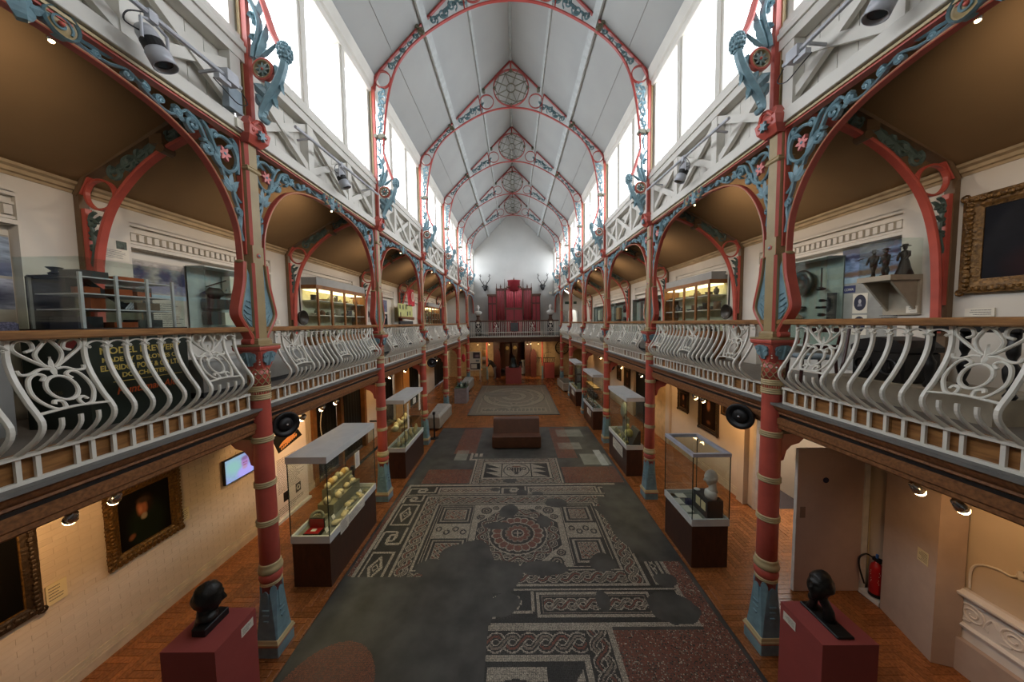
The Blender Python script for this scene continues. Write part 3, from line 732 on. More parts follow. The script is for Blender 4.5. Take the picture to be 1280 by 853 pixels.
# ---------------- bombé balustrades
PROF = [(4.335, -.005), (4.23, -.01), (4.15, 0), (4.06, .03), (3.98, .07), (3.90, .115), (3.85, .15), (3.79, .185), (3.74, .185), (3.70, .165), (3.66, .13), (3.61, .07), (3.575, .02), (3.555, -.01)]
PX = np.array([p[1] for p in PROF][::-1]); PZ = np.array([p[0] for p in PROF][::-1])
bulge = lambda z: float(np.interp(z, PZ, PX))
def baluster_mesh(z0=4.335, w=.026, t=.022):
    pr = [p for p in PROF if p[0] <= z0]
    pc = cr([(x, z) for z, x in pr], 2)
    return MB().strip(pc, w, lambda a, b, c: (a, c, b), t, .15)
EDGE = [.19, .323, .456, .589, .722, .855, .988, 1.37, 1.505]
def scroll_panel(hw):
    m = MB(); mp = lambda a, b, c: (bulge(b)+c, a, b); w = .016; t = .018; zb = 3.835
    for s in (-1, 1):
        A = lambda pts: [(s*a, z) for a, z in pts]
        # heart of four big C-scrolls
        m.strip(A(cr([(.03, 4.14), (.10, 4.20), (.165, 4.27), (.15, 4.325), (.09, 4.32), (.075, 4.27), (.11, 4.25)], 6)), w, mp, t)
        m.strip(A(cr([(.0, 4.33), (.03, 4.30), (.065, 4.23), (.045, 4.165), (.01, 4.13)], 6)), w, mp, t)
        m.strip(A(cr([(.015, 4.12), (.06, 4.125), (.11, 4.10), (.155, 4.10), (.165, 4.13)], 6)), w, mp, t)
        m.strip(A(cr([(.075, 4.045), (.055, 4.075), (.085, 4.095), (.125, 4.07), (.15, 4.0), (.145, 3.93), (.10, 3.86), (.05, 3.85), (.04, 3.89), (.07, 3.905), (.085, 3.885)], 7)), w, mp, t)
        m.strip(A(spiral(.02, 4.325, .014, .006, 0, PI*2, 8)), w*.8, mp, t)
    m.strip(circ(0, 3.985, .075, 22, .085), w, mp, t, closed=True)
    leaf(m, 0, 4.07, PI/2, .14, .022, mp, .014, 2)
    m.strip(cr([(-hw, zb), (-.07, zb+.012), (0, zb+.015), (.07, zb+.012), (hw, zb)], 4), .014, mp, .02)
    return m
def link_mesh(w):
    m = MB(); n = 8
    m.strip([(-w/2+w*i/n, 4.27+.04*sin(PI*i/n)**.6) for i in range(n+1)], .013, YZ, .016)
    for s in (-1, 1): m.strip(spiral(s*(w/2-.022), 4.262, .012, .005, PI, -PI, 6), .008, YZ, .014)
    return m
def make_balustrade(full=True):
    t = thing('balustrade', '', 'balustrade'); H = BAY/2; e = .16
    MB().bev(-.075, -H+.09, 4.335, .06, H-.09, 4.40, .012).build('handrail', WOODR, t)
    pos = [s*d for d in EDGE for s in (-1, 1)]
    if full:
        b0 = baluster_mesh().build('baluster', WHITE, t, loc=(0, pos[0], 0))
        for y in pos[1:]: inst(b0, t, (0, y, 0))
        sb = baluster_mesh(3.835, .02, .018).build('short_baluster', WHITE, t, loc=(0, -.09, 0))
        sp = scroll_panel(.19).build('scroll_panel', WHITE, t)
        for c in (0, -1.179, 1.179):
            if c: inst(sp, t, (0, c, 0))
            for d in (-.0975, 0, .0975):
                if c or d > -.09: inst(sb, t, (0, c+d, 0))
        sb.location = (0, -.0975, 0)
        lk = link_mesh(.133).build('link_arch', WHITE, t, loc=(0, .2565, 0)); k = 0
        for i in range(6):
            for s in (-1, 1):
                if i or s < 0: inst(lk, t, (0, s*(.2565+.133*i), 0))
        for s in (-1, 1): inst(lk, t, (0, s*1.4375, 0))
    else:
        m = MB()
        for y in pos: 
            q = baluster_mesh(); m.add([(x, yy+y, z) for x, yy, z in q.v], q.f)
        for c in (0, -1.179, 1.179):
            for d in (-.0975, 0, .0975):
                q = baluster_mesh(3.835, .02, .018); m.add([(x, yy+c+d, z) for x, yy, z in q.v], q.f)
        for i in range(6):
            for s in (-1, 1):
                q = link_mesh(.133); m.add([(x, yy+s*(.2565+.133*i), z) for x, yy, z in q.v], q.f)
        m.build('baluster_row', WHITE, t)['kind'] = 'stuff'
        sp = scroll_panel(.19).build('scroll_panel', WHITE, t)
        for c in (-1.179, 1.179): inst(sp, t, (0, c, 0))
    # ladder strip below the balusters, oak panels behind
    MB().box(-.03, -H+e, 3.535, .012, H-e, 3.56).build('ladder_rail', WHITE, t)
    MB().box(-.03, -H+e, 3.352, .0, H-e, 3.378).build('ladder_rail', WHITE, t)
    posts = sorted(pos+[c+d for c in (0, -1.179, 1.179) for d in (-.10, .10)])
    lp = MB().box(-.026, -.0125, 3.375, -.004, .0125, 3.54)
    if full:
        l_ = lp.build('ladder_post', WHITE, t, loc=(0, posts[0], 0))
        for y in posts[1:]: inst(l_, t, (0, y, 0))
    else:
        m = MB()
        for y in posts: m.box(-.026, y-.0125, 3.375, -.004, y+.0125, 3.54)
        m.build('ladder_posts', WHITE, t)['kind'] = 'stuff'
    for y in (-H+e+.01, H-e-.01): inst(l_, t, (0, y, 0)) if full else None
    # oak panels, one between each pair of joints
    for i in range(3):
        y0 = -H+.12+i*(BAY-.24)/3; MB().box(-.065, y0+.002, 3.352, -.042, y0+(BAY-.24)/3-.002, 3.56).build('oak_panel', WOODR, t)
    MB().box(-.09, -H+.1, 3.54, -.03, H-.1, 3.553).build('floor_edge', GREYP, t)
    return t
bf = make_balustrade(True); bl = make_balustrade(False); uf = ul = True
for b in SPANS[:-1]:
    for s in (-1, 1):
        loc = (s*XC, colY(b)+BAY/2, 0); lab = bay_label(b, s, 'white iron bombé gallery balustrade with oak rail')
        if b <= 1:
            if uf: o = bf; uf = False; o.location = loc; o['label'] = lab
            else: o = dup(bf, loc, 0 if s < 0 else PI, lab)
        else:
            if ul: o = bl; ul = False; o.location = loc; o['label'] = lab; o.rotation_euler = (0, 0, 0 if s < 0 else PI)
            else: o = dup(bl, loc, 0 if s < 0 else PI, lab)
        o['group'] = 'white balustrades along the gallery'

# ---------------- roof trusses
def make_truss():
    t = thing('roof_truss', '', 'roof truss')
    inner = cr([(3.035, 8.45), (3.02, 8.75), (2.985, 9.1), (2.93, 9.5), (2.83, 9.96), (2.68, 10.36), (2.43, 10.72), (2.10, 11.02), (1.64, 11.32), (1.04, 11.62), (.52, 11.78), (0, 11.83)], 5)
    for s in (-1, 1):
        A = lambda pts: [(s*x, z) for x, z in pts]
        MB().box(s*3.275, -.03, 6.95, s*3.20, .03, 10.0).build('wall_post', RED, t)
        MB().box(s*3.30, -.045, 6.95, s*3.265, .045, 10.0).build('post_backing', OCHRE, t)
        m = MB(); m.strip(A(inner), .03, XZ, .055, .1); m.build('arch_rib', REDSHADE, t)
        m = MB(); m.strip(A([(3.20, 9.9), (3.17, 10.12), (3.06, 10.32), (2.02, 11.36), (1.13, 12.24)]), .036, XZ, .06, .1); m.build('rafter_rib', REDSHADE, t)
        m = MB(); m.strip(circ(s*2.995, 10.13, .185, 24), .022, XZ, .055, .1, True); m.build('eaves_ring', REDSHADE, t)
        # scrolls of the upright part
        m = MB(); ZI = [8.4, 9.1, 9.5, 9.96]; XI = [3.035, 2.985, 2.93, 2.83]
        for i in range(8):
            z = 8.92+i*.128; xi = np.interp(z, ZI, XI); xm = (3.19+xi)/2; wd = (3.19-xi)*.42; sg = 1 if i % 2 else -1
            m.strip(A(spiral(xm+sg*wd*.2, z, wd*.8, wd*.25, PI*.5*sg, PI*.5*sg+sg*PI*2.2, 12)), .026, XZ, .03); leaf(m, s*(xm-sg*wd*.4), z+.03, PI*.5+sg*.5, .10, wd*.45, XZ, .025, 2)
        m.strip(A(cr([(3.13, 8.9), (3.08, 9.1), (3.13, 9.3), (3.05, 9.5), (3.1, 9.7), (3.0, 9.90)], 4)), .028, XZ, .03); m.build('scrollwork', BLUE, t); m = MB()
        for i in range(3):
            z = 8.50+i*.12; leaf(m, s*(3.10+.03*(-1)**i), z, PI*.5+.4*(-1)**i, .14, .03, XZ, .025, 2)
        m.strip(A(cr([(3.13, 8.42), (3.10, 8.6), (3.13, 8.78)], 4)), .028, XZ, .03)
        m.build('scrollwork', BLUE, t)
        # scrolls along the rafter: between the straight rib and the curve
        def band(u0, u1, n, mt):
            m = MB(); IX = [2.83, 2.68, 2.43, 2.10, 1.64, 1.04][::-1]; IZ = [9.96, 10.36, 10.72, 11.02, 11.32, 11.62][::-1]
            for i in range(n):
                u = u0+(u1-u0)*(i+.5)/n; xo, zo = 3.05-u, 10.33+u; best = min(((xo-q, zo-q) for q in np.linspace(.02, .6, 61)), key=lambda a: abs(a[1]-np.interp(a[0], IX, IZ)))
                wd = math.hypot(xo-best[0], zo-best[1])*.5; xm, zm = (xo+best[0])/2, (zo+best[1])/2; sg = 1 if i % 2 else -1; r = min(wd*.72, .13)
                m.strip(A(spiral(xm, zm, r, r*.3, PI*.75*sg, PI*.75*sg+sg*PI*2.3, 12)), .026, XZ, .03); leaf(m, s*xm, zm+.02, PI*.75 if s > 0 else PI*.25, r*1.5+.04, r*.5, XZ, .025, 2)
                leaf(m, s*(xm+.05), zm-.03, PI*(.75+.3*sg) if s > 0 else PI*(.25-.3*sg), r*1.1+.03, r*.4, XZ, .025, 2)
            m.build('scrollwork', mt, t)
        band(.10, .88, 5, mat('scroll_teal_paint', (92, 122, 128), .45)); band(1.10, 1.82, 4, mat('scroll_teal_paint', (92, 122, 128), .45))
        m = MB(); m.strip(circ(s*.845, 12.03, .235, 24), .022, XZ, .045, .1, True); m.build('crown_ring', REDSHADE, t)
        m = MB(); m.strip(A([(1.13, 12.24), (1.08, 12.0), (1.04, 11.64)]), .03, XZ, .06, .1); m.build('strut', REDSHADE, t)
        for (cx, cz, an) in ((2.07, 11.18, -PI/4), (1.02, 12.40, 0), (3.10, 8.83, 0)):
            m = MB(); ca, sa = cos(an), sin(an)
            for q in (-.085, .085): m.tube([(s*(cx+q*sin(-an if an else PI/2)), -.075, cz+q*cos(an) if an else cz), (s*(cx+q*sin(-an if an else PI/2)), .075, cz+q*cos(an) if an else cz)], .045, 8)
            m.box(s*(cx-.045), -.055, cz-.045, s*(cx+.045), .055, cz+.045); m.build('clasp', mat('bronze_paint', (96, 92, 72), .45), t)
        m = MB(); m.strip(A([(.97, 12.42), (0, 13.38)]), .04, XZ, .06, .1); m.build('gable_rib', REDSHADE, t)
        # curled bracket at the foot
        cv = cr([(3.035, 8.45), (2.97, 8.25), (2.93, 8.1), (2.88, 7.95), (2.82, 7.84)], 5)
        m = MB(); m.strip(A(cv), taper(len(cv), .035, .06), XZ, .08, .2); m.build('bracket_rib', PINK, t)
        cv = cr([(2.77, 7.72), (2.79, 7.60), (2.85, 7.45), (2.93, 7.31), (3.01, 7.19), (3.07, 7.08), (3.09, 6.99), (3.06, 6.94), (3.03, 6.98)], 5)
        m = MB(); m.strip(A(cv), [.06+.045*sin(PI*min(1, i/(len(cv)*.8)))-.03*(i/len(cv)) for i in range(len(cv))], XZ, .06, .5)
        m.strip(A(cr([(3.17, 8.4), (3.10, 8.25), (3.06, 8.1), (3.09, 7.95), (3.14, 7.82), (3.16, 7.7)], 5)), .045, XZ, .05)
        leaf(m, s*3.12, 7.70, PI*.62 if s > 0 else PI*.38, .46, .085, XZ, .035, 4); leaf(m, s*3.14, 8.10, PI*.62 if s > 0 else PI*.38, .38, .075, XZ, .035, 3)
        leaf(m, s*3.16, 7.40, PI*1.25 if s > 0 else -PI*.25, .30, .085, XZ, .035, 3); leaf(m, s*3.15, 7.28, PI*1.35 if s > 0 else -PI*.35, .26, .075, XZ, .035, 2)
        leaf(m, s*3.02, 7.42, PI*1.38 if s > 0 else -PI*.38, .34, .08, XZ, .03, 3); leaf(m, s*2.90, 7.62, PI*1.42 if s > 0 else -PI*.42, .36, .06, XZ, .03, 3); leaf(m, s*3.06, 7.72, PI*.8 if s > 0 else PI*.2, .24, .05, XZ, .03, 2); leaf(m, s*3.12, 7.16, PI*1.4 if s > 0 else -PI*.4, .16, .04, XZ, .03, 2)
        m.strip(A(spiral(3.12, 7.92, .05, .015, 0, PI*2.3, 12)), .022, XZ, .05); m.strip(A(spiral(3.13, 8.18, .045, .015, 0, PI*2.3, 12)), .022, XZ, .05)
        m.build('bracket_leaf', BLUE, t)
        m = MB(); m.ell((s*2.765, 0, 7.76), (.075, .085, .11), 10, 8)
        for i in range(7):
            for j in range(10):
                th = PI*(i+1)/8; a = 2*PI*(j+.5*(i % 2))/10; m.ell((s*2.765+.075*sin(th)*cos(a), .085*sin(th)*sin(a), 7.76-.11*cos(th)), (.018, .018, .02), 5, 3)
        m.build('grape_cluster', BLUE, t, True)
        m = MB(); m.strip(circ(s*3.04, 7.56, .118, 24), .03, XZ, .045, .2, True); rdl = m.build('roundel', RED, t)
        m = MB(); m.strip(circ(s*3.04, 7.56, .10, 24), .012, XZ, .055, .1, True); m.build('roundel_edge', OCHRE, rdl)
        m = MB(); flower(m, s*3.04, 7.56, .085, XZ, .045, 8); m.build('roundel_flower', GREEN, rdl)
        m = MB(); m.ell((s*3.04, 0, 7.56), (.02, .045, .02), 8, 6); m.build('roundel_eye', RED, rdl, True)
        # corbel where the post meets the gallery column
        m = MB(); m.rings([[(s*(3.36-0), -a, z), (s*(3.36-d), -a, z), (s*(3.36-d), a, z), (s*3.36, a, z)] for z, a, d in ((6.66, .10, .16), (6.74, .15, .22), (6.84, .16, .24), (6.90, .13, .20), (6.97, .09, .18))])
        for q in (-.10, .10): m.ell((s*3.14, q, 6.80), (.03, .03, .03), 7, 5)
        m.tube([(s*3.14, -.10, 6.86), (s*3.12, -.05, 6.92), (s*3.11, 0, 6.93), (s*3.12, .05, 6.92), (s*3.14, .10, 6.86)], .022, 6)
        cbl = m.build('corbel', RED, t)
        m = MB(); flower(m, 0, 6.77, .065, lambda a, b, c: (s*(3.115-c), a, b), .04, 6); m.build('corbel_flower', BLUE, cbl)
    # rose in the gable
    m = MB(); m.strip(circ(0, 12.48, .60, 40), .03, XZ, .07, .1, True); m.build('rose_ring', REDSHADE, t)
    m = MB(); m.strip(circ(0, 12.48, .145, 20), .02, XZ, .04, .1, True)
    for i in range(8):
        a = PI/8+i*PI/4; m.strip([(.15*cos(a), 12.48+.15*sin(a)), (.59*cos(a), 12.48+.59*sin(a))], .016, XZ, .035)
        b = a+PI/4; m.strip([(.50*cos(a), 12.48+.50*sin(a)), (.57*cos((a+b)/2), 12.48+.57*sin((a+b)/2)), (.50*cos(b), 12.48+.50*sin(b))], .016, XZ, .035)
        m.strip([(.50*cos(a), 12.48+.50*sin(a)), (.50*cos(a+PI/2), 12.48+.50*sin(a+PI/2))], .013, XZ, .03) if i % 2 == 0 else None
    m.build('rose_tracery', mat('rose_paint', (98, 94, 76), .5), t)
    m = MB()
    for a in (0, PI/2, PI, PI*1.5): m.ell((.57*cos(a), 0, 12.48+.57*sin(a)), (.06, .06, .06), 8, 6)
    m.build('rose_bosses', mat('bronze_paint', (96, 92, 72), .45), t)
    m = MB().strip([(0, 13.08), (0, 13.36)], .05, XZ, .09, .1); m.build('apex_strut', REDSHADE, t)
    return t
t0 = make_truss()
for n in range(NB):
    lab = f'red and blue iron roof arch with traceried rose, {ORD[n]} along the nave from the front' if n else 'red and blue iron roof arch, nearest the viewer with its crown above the frame'
    if n == 0: t0.location = (0, colY(0), 0); t0['label'] = lab; o = t0
    else: o = dup(t0, (0, colY(n), 0), 0, lab)
    o['group'] = 'iron roof arches of the nave'

# ---------------- aisle ribs (local origin on the column line, -x towards the outer wall)
def make_aisle_rib():
    t = thing('aisle_rib', '', 'arch'); mp = XZ
    X0 = -2.17
    MB().box(-2.165, -.05, 3.4, -2.10, .05, 6.12).build('wall_post', BROWNP, t)
    MB().box(-2.10, -.035, 4.55, -2.05, .035, 5.92).build('post_strip', RED, t)
    lo = cr([(-2.03, 4.2), (-2.02, 4.6), (-2.0, 4.95), (-1.96, 5.3), (-1.87, 5.65), (-1.73, 5.95), (-1.54, 6.20), (-1.3, 6.43), (-1.05, 6.60), (-.74, 6.76), (-.4, 6.88), (-.12, 6.93)], 5)
    m = MB(); m.strip(lo, .042, mp, .08, .1); m.build('lower_rib', RED, t)
    m = MB(); m.strip([(-2.10, 6.10), (-1.97, 6.34), (-.12, 7.40)], .04, mp, .08, .1); m.build('upper_rib', RED, t)
    m = MB(); m.strip([(-2.14, 6.08), (-2.0, 6.32), (-.12, 7.36)], .06, mp, .12, .1); m.build('rib_backing', BROWNP, t)
    m = MB(); m.strip(circ(-1.87, 6.09, .185, 26), .026, mp, .05, .1, True); m.build('ring', RED, t)
    def carve(run, stems):
        m = MB()
        for (cx, cz, r, a) in run: m.strip(spiral(cx, cz, r, r*.3, a, a+PI*2.2, 14), .036, mp, .03); leaf(m, cx, cz, PI*.2+a*.1, r*2.4, r*.75, mp, .03, 2)
        for st in stems: m.strip(cr(st, 5), .03, mp, .03)
        m.build('scrollwork', GREEN, t)  # the blue scroll paint, darkened to put aisle shade into the colour
    carve(((-2.02, 5.74, .065, 0), (-2.03, 5.58, .05, 1), (-2.035, 5.43, .038, 0)), [[(-2.06, 5.2), (-2.0, 5.5), (-2.04, 5.8), (-1.97, 5.88)]])
    carve(((-1.66, 6.36, .10, 2), (-1.48, 6.46, .12, 0), (-1.29, 6.58, .11, 2)), [[(-1.7, 6.36), (-1.4, 6.5), (-1.2, 6.66)]])
    carve(((-.90, 6.81, .10, 2), (-.70, 6.92, .115, 0), (-.50, 7.01, .13, 1), (-.30, 7.10, .13, 2)), [[(-.95, 6.78), (-.6, 6.97), (-.3, 7.1)]])
    m = MB(); 
    for q in (-.13, .13): m.tube([(-1.06-q*.45, -.07, 6.74+q*.9), (-1.06-q*.45, .07, 6.74+q*.9)], .055, 8)
    m.box(-1.14, -.06, 6.68, -.98, .06, 6.80); m.build('clasp', BROWNP, t)
    return t
r0_ = make_aisle_rib(); first = True
for n in range(NB):
    for s in (-1, 1):
        loc = (s*XC, colY(n), 0); lab = f'red iron rib bracing the {SIDE[s]} aisle ceiling to its wall, {ORD[n]} from the front'
        if first: r0_.location = loc; r0_['label'] = lab; o = r0_; first = False
        else: o = dup(r0_, loc, 0 if s < 0 else PI, lab)
        o['group'] = 'iron ribs of the aisle ceilings'
# ================================================================ ROMAN MOSAICS (every tessera a small raised stone)
class Raster:
    def __init__(s, x0, y0, x1, y1, d):
        s.x0, s.y0, s.d = x0, y0, d; s.nx, s.ny = int((x1-x0)/d), int((y1-y0)/d)
        xs = x0+(np.arange(s.nx)+.5)*d; ys = y0+(np.arange(s.ny)+.5)*d; s.X, s.Y = np.meshgrid(xs, ys); s.g = np.zeros((s.ny, s.nx), np.int8)
    def put(s, m, c): s.g[m] = c
    def rect(s, x0, y0, x1, y1, c): s.put((s.X >= x0) & (s.X < x1) & (s.Y >= y0) & (s.Y < y1), c)
    def frame(s, x0, y0, x1, y1, w, c):
        s.put((s.X >= x0) & (s.X < x1) & (s.Y >= y0) & (s.Y < y1) & ~((s.X >= x0+w) & (s.X < x1-w) & (s.Y >= y0+w) & (s.Y < y1-w)), c)
    def ell(s, x, y, rx, ry, c, hole=0):
        r = np.hypot((s.X-x)/rx, (s.Y-y)/ry); s.put((r <= 1) & (r >= hole), c)
    def poly(s, P, c):
        m = np.zeros(s.X.shape, bool); n = len(P)
        for i in range(n):
            (xa, ya), (xb, yb) = P[i], P[(i+1) % n]
            if ya == yb: continue
            k = ((ya > s.Y) != (yb > s.Y)) & (s.X < (xb-xa)*(s.Y-ya)/(yb-ya)+xa); m ^= k
        s.put(m, c)
    def line(s, x0, y0, x1, y1, w, c):
        dx, dy = x1-x0, y1-y0; L = math.hypot(dx, dy); u = ((s.X-x0)*dx+(s.Y-y0)*dy)/L; v = ((s.X-x0)*-dy+(s.Y-y0)*dx)/L
        s.put((u >= 0) & (u <= L) & (abs(v) <= w/2), c)
    def path(s, P, w, c):
        for a, b in zip(P, P[1:]): s.line(*a, *b, w, c)
    def braid(s, x0, y0, x1, y1, along, per=None):
        """guilloche: two or three interlaced strands with pale outlines on a dark ground"""
        m = (s.X >= x0) & (s.X < x1) & (s.Y >= y0) & (s.Y < y1); s.put(m, 2)
        t, v, w = (s.X-x0, s.Y-(y0+y1)/2, y1-y0) if along == 'x' else (s.Y-y0, s.X-(x0+x1)/2, x1-x0)
        per = per or w*1.35; A = w*.26; th = max(w*.16, s.d*2.2); done = []
        for k in (0, 1, 0):
            ph = 2*PI*t/per+k*PI; c = A*np.sin(ph); sl = 1/np.sqrt(1+(A*2*PI/per*np.cos(ph))**2); dd = abs(v-c)*sl
            on = m if len(done) < 2 else m & (np.cos(ph) > .3)
            s.put(on & (dd < th), 1); s.put(on & (dd < th-s.d*1.2), 2); s.put(on & (dd < th*.3), 4 if k else 3); done.append(k)
    def knot(s, x0, y0, x1, y1, n=3):
        m = (s.X >= x0) & (s.X < x1) & (s.Y >= y0) & (s.Y < y1); s.put(m, 2); w = (x1-x0)/n
        a = ((s.X-x0)+(s.Y-y0))/w; b = ((s.X-x0)-(s.Y-y0))/w
        fa, fb = abs((a % 1)-.5), abs((b % 1)-.5); ia, ib = np.floor(a), np.floor(b); ov = ((ia+ib) % 2 == 0)
        s.put(m & (fa < .3), 1); s.put(m & (fa < .18), 3); s.put(m & (fb < .3) & (ov | (fa > .3)), 1); s.put(m & (fb < .18) & (ov | (fa > .3)), 4)
    def noise(s, sc, seed):
        r = np.random.RandomState(seed); out = np.zeros_like(s.X)
        for o in range(4):
            f = sc*2**o; n = 64; G = r.rand(n, n); x = s.X*f; y = s.Y*f; i = np.floor(x).astype(int) % n; j = np.floor(y).astype(int) % n; u = x-np.floor(x); v = y-np.floor(y)
            u = u*u*(3-2*u); v = v*v*(3-2*v); i1, j1 = (i+1) % n, (j+1) % n
            out += (G[j, i]*(1-u)*(1-v)+G[j, i1]*u*(1-v)+G[j1, i]*(1-u)*v+G[j1, i1]*u*v)/2**o
        return out/1.875
    def blank(s, x, y, rx, ry, seed=1):
        r = np.hypot((s.X-x)/rx, (s.Y-y)/ry)+(s.noise(2.2, seed)-.5)*.8; s.put(r < 1, 0)
    def mesh(s, name, parent, z, cols, h=.003, gap=.0022, seed=3):
        J, I = np.nonzero(s.g > 0); n = len(J); rs = np.random.RandomState(seed); code = s.g[J, I]
        x = s.X[J, I]+rs.uniform(-.0015, .0015, n); y = s.Y[J, I]+rs.uniform(-.0015, .0015, n); hw = s.d/2-gap*rs.uniform(.4, 1.3, n)
        zz = z+rs.uniform(0, h, n); V = np.empty((n, 4, 3))
        for k, (a, b) in enumerate(((-1, -1), (1, -1), (1, 1), (-1, 1))): V[:, k, 0] = x+a*hw+rs.uniform(-.001, .001, n); V[:, k, 1] = y+b*hw+rs.uniform(-.001, .001, n); V[:, k, 2] = zz+rs.uniform(-.0004, .0004, n)
        me = bpy.data.meshes.new(name); me.vertices.add(n*4); me.loops.add(n*4); me.polygons.add(n)
        me.vertices.foreach_set('co', V.ravel()); me.loops.foreach_set('vertex_index', np.arange(n*4)); me.polygons.foreach_set('loop_start', np.arange(n)*4)
        try: me.polygons.foreach_set('loop_total', np.full(n, 4))
        except Exception: pass
        pal = np.array([lin(c) for c in cols]); C = pal[code-1]*rs.uniform(.72, 1.18, n)[:, None]; C = np.concatenate([C, np.ones((n, 1))], 1)
        at = me.color_attributes.new('tint', 'FLOAT_COLOR', 'POINT'); at.data.foreach_set('color', np.repeat(C, 4, 0).ravel())
        me.materials.append(TESS); me.update(); me.validate()
        o = bpy.data.objects.new(name, me); COL.objects.link(o); o.parent = parent; o['kind'] = 'stuff'; return o
MCOL = [(196, 186, 168), (44, 41, 38), (142, 84, 64), (158, 144, 128)]      # white, dark, red, buff

def near_mosaic():
    t = thing('roman_mosaic', 'large Roman mosaic pavement set in grey cement along the hall floor', 'mosaic')
    MB().box(-3.02, YB, -.01, 3.02, 13.03, .010).build('cement_bed', CEM, t)
    m = MB()
    for s in (-1, 1): m.box(s*3.02, YB, -.01, s*3.034, 13.04, .012)
    m.box(-3.034, 13.03, -.01, 3.034, 13.045, .012); m.build('edge_strip', mat('edge_bronze', (60, 50, 44), .5), t)
    pt = MB()
    for (x0, y0, x1, y1) in ((2.1, 9.5, 2.95, 10.3), (1.6, 11.9, 2.6, 12.7), (-2.0, 9.9, -1.6, 10.7), (1.5, 10.7, 2.3, 11.3)): pt.box(x0, y0, .0, x1, y1, .0118)
    pt.build('cement_patch', mat('pale_cement', (142, 144, 134), .6, var=.2, scale=3, detail=8), t)
    MB().box(2.62, 9.45, 0, 2.84, 10.6, .013).build('pale_slab', mat('pale_slab_stone', (176, 180, 178), .6), t)
    R = Raster(-3.0, 2.6, 3.0, 13.0, .0165)
    # ---- red fields
    R.rect(1.36, 2.6, 2.86, 4.27, 3); R.rect(-2.62, 8.44, -1.3, 9.27, 3); R.rect(1.36, 8.40, 2.95, 9.36, 3)
    R.ell(-2.35, 3.35, .62, .78, 3); R.rect(-2.1, 10.4, -1.35, 12.9, 3); R.rect(1.35, 10.0, 2.0, 12.9, 3); R.rect(2.66, 4.2, 2.95, 5.6, 3)
    R.rect(-2.98, 5.25, -2.90, 8.3, 3); R.rect(2.86, 2.6, 2.98, 4.27, 3)
    sp = np.random.RandomState(5).rand(*R.g.shape); R.g[(R.g == 3) & (sp > .93) & (R.Y < 6)] = 1; R.g[(R.g == 3) & (sp < .05)] = 4; R.g[(R.g == 3) & (sp < .2) & (sp > .12)] = 2
    # ---- main field
    R.rect(-2.9, 4.31, 2.66, 8.38, 1)
    R.rect(-2.84, 4.39, 2.60, 8.30, 2)
    def key(x, y, w, h, fx=False, fy=False, lw=.05):
        """swastika key of pale lines on the dark ground"""
        P = [(0, 0), (0, .78), (.62, .78), (.62, .36), (.34, .36), (.34, .52)]; Q = [(1, 1), (1, .22), (.38, .22), (.38, .64), (.66, .64), (.66, .48)]
        for S_ in (P, Q):
            R.path([(x+w*((1-a) if fx else a), y+h*((1-b) if fy else b)) for a, b in S_], lw, 1)
    # far and near borders: long panels of guilloche between keys
    for (y0, y1) in ((7.84, 8.30), (4.40, 4.98)):
        yc0, yc1 = y0+.03, y1-.03
        R.rect(-2.84, y0, 2.6, y0+.045, 1) if y0 > 7 else R.rect(-2.84, y1-.045, 2.6, y1, 1)
        for (a, b) in ((-2.05, -.42), (.30, 2.12)):
            R.frame(a, yc0+.04, b, yc1-.04, .05, 1); R.frame(a+.08, yc0+.1, b-.08, yc1-.1, .018, 4); R.braid(a+.11, yc0+.13, b-.11, yc1-.13, 'x')
        for (a, b) in ((-.36, .24), (-2.8, -2.12), (2.18, 2.58)): key(a, y0+.05, b-a, y1-y0-.1)
    # side borders with lozenge panels
    for sx in (-1, 1):
        xa, xb = (-2.84, -2.30) if sx < 0 else (2.26, 2.60)
        for yc in (5.55, 6.30+.28, 7.45):
            pass
        for (ya, yb) in ((5.05, 5.85), (6.65, 7.45)):
            R.frame(xa+.05, ya, xb-.04, yb, .045, 1); xc = (xa+xb)/2; yc = (ya+yb)/2; hx, hy = (xb-xa)/2-.13, (yb-ya)/2-.1
            R.poly([(xc-hx, yc), (xc, yc-hy), (xc+hx, yc), (xc, yc+hy)], 1); R.poly([(xc-hx+.06, yc), (xc, yc-hy+.09), (xc+hx-.06, yc), (xc, yc+hy-.09)], 2); R.poly([(xc-.06, yc), (xc, yc-.1), (xc+.06, yc), (xc, yc+.1)], 1); R.ell(xc, yc, .03, .04, 2)
        for (ya, yb) in ((5.92, 6.58), (7.5, 7.84)): key(xa+.05, ya, xb-xa-.1, yb-ya)
    # guilloche band
    X0, X1, A0, A1 = -2.26, 2.22, 5.02, 7.80
    R.rect(X0, A0, X1, A1, 1)
    R.braid(X0+.05, A0+.05, X1-.05, A0+.34, 'x'); R.braid(X0+.05, A1-.34, X1-.05, A1-.05, 'x'); R.braid(X0+.05, A0+.05, X0+.34, A1-.05, 'y'); R.braid(X1-.34, A0+.05, X1-.05, A1-.05, 'y')
    # inner field: pale ground
    x0, x1, y0, y1 = -1.87, 1.83, 5.39, 7.44
    R.rect(x0, y0, x1, y1, 2); R.rect(x0+.04, y0+.04, x1-.04, y1-.04, 1)
    cx, cy_ = .02, 6.36
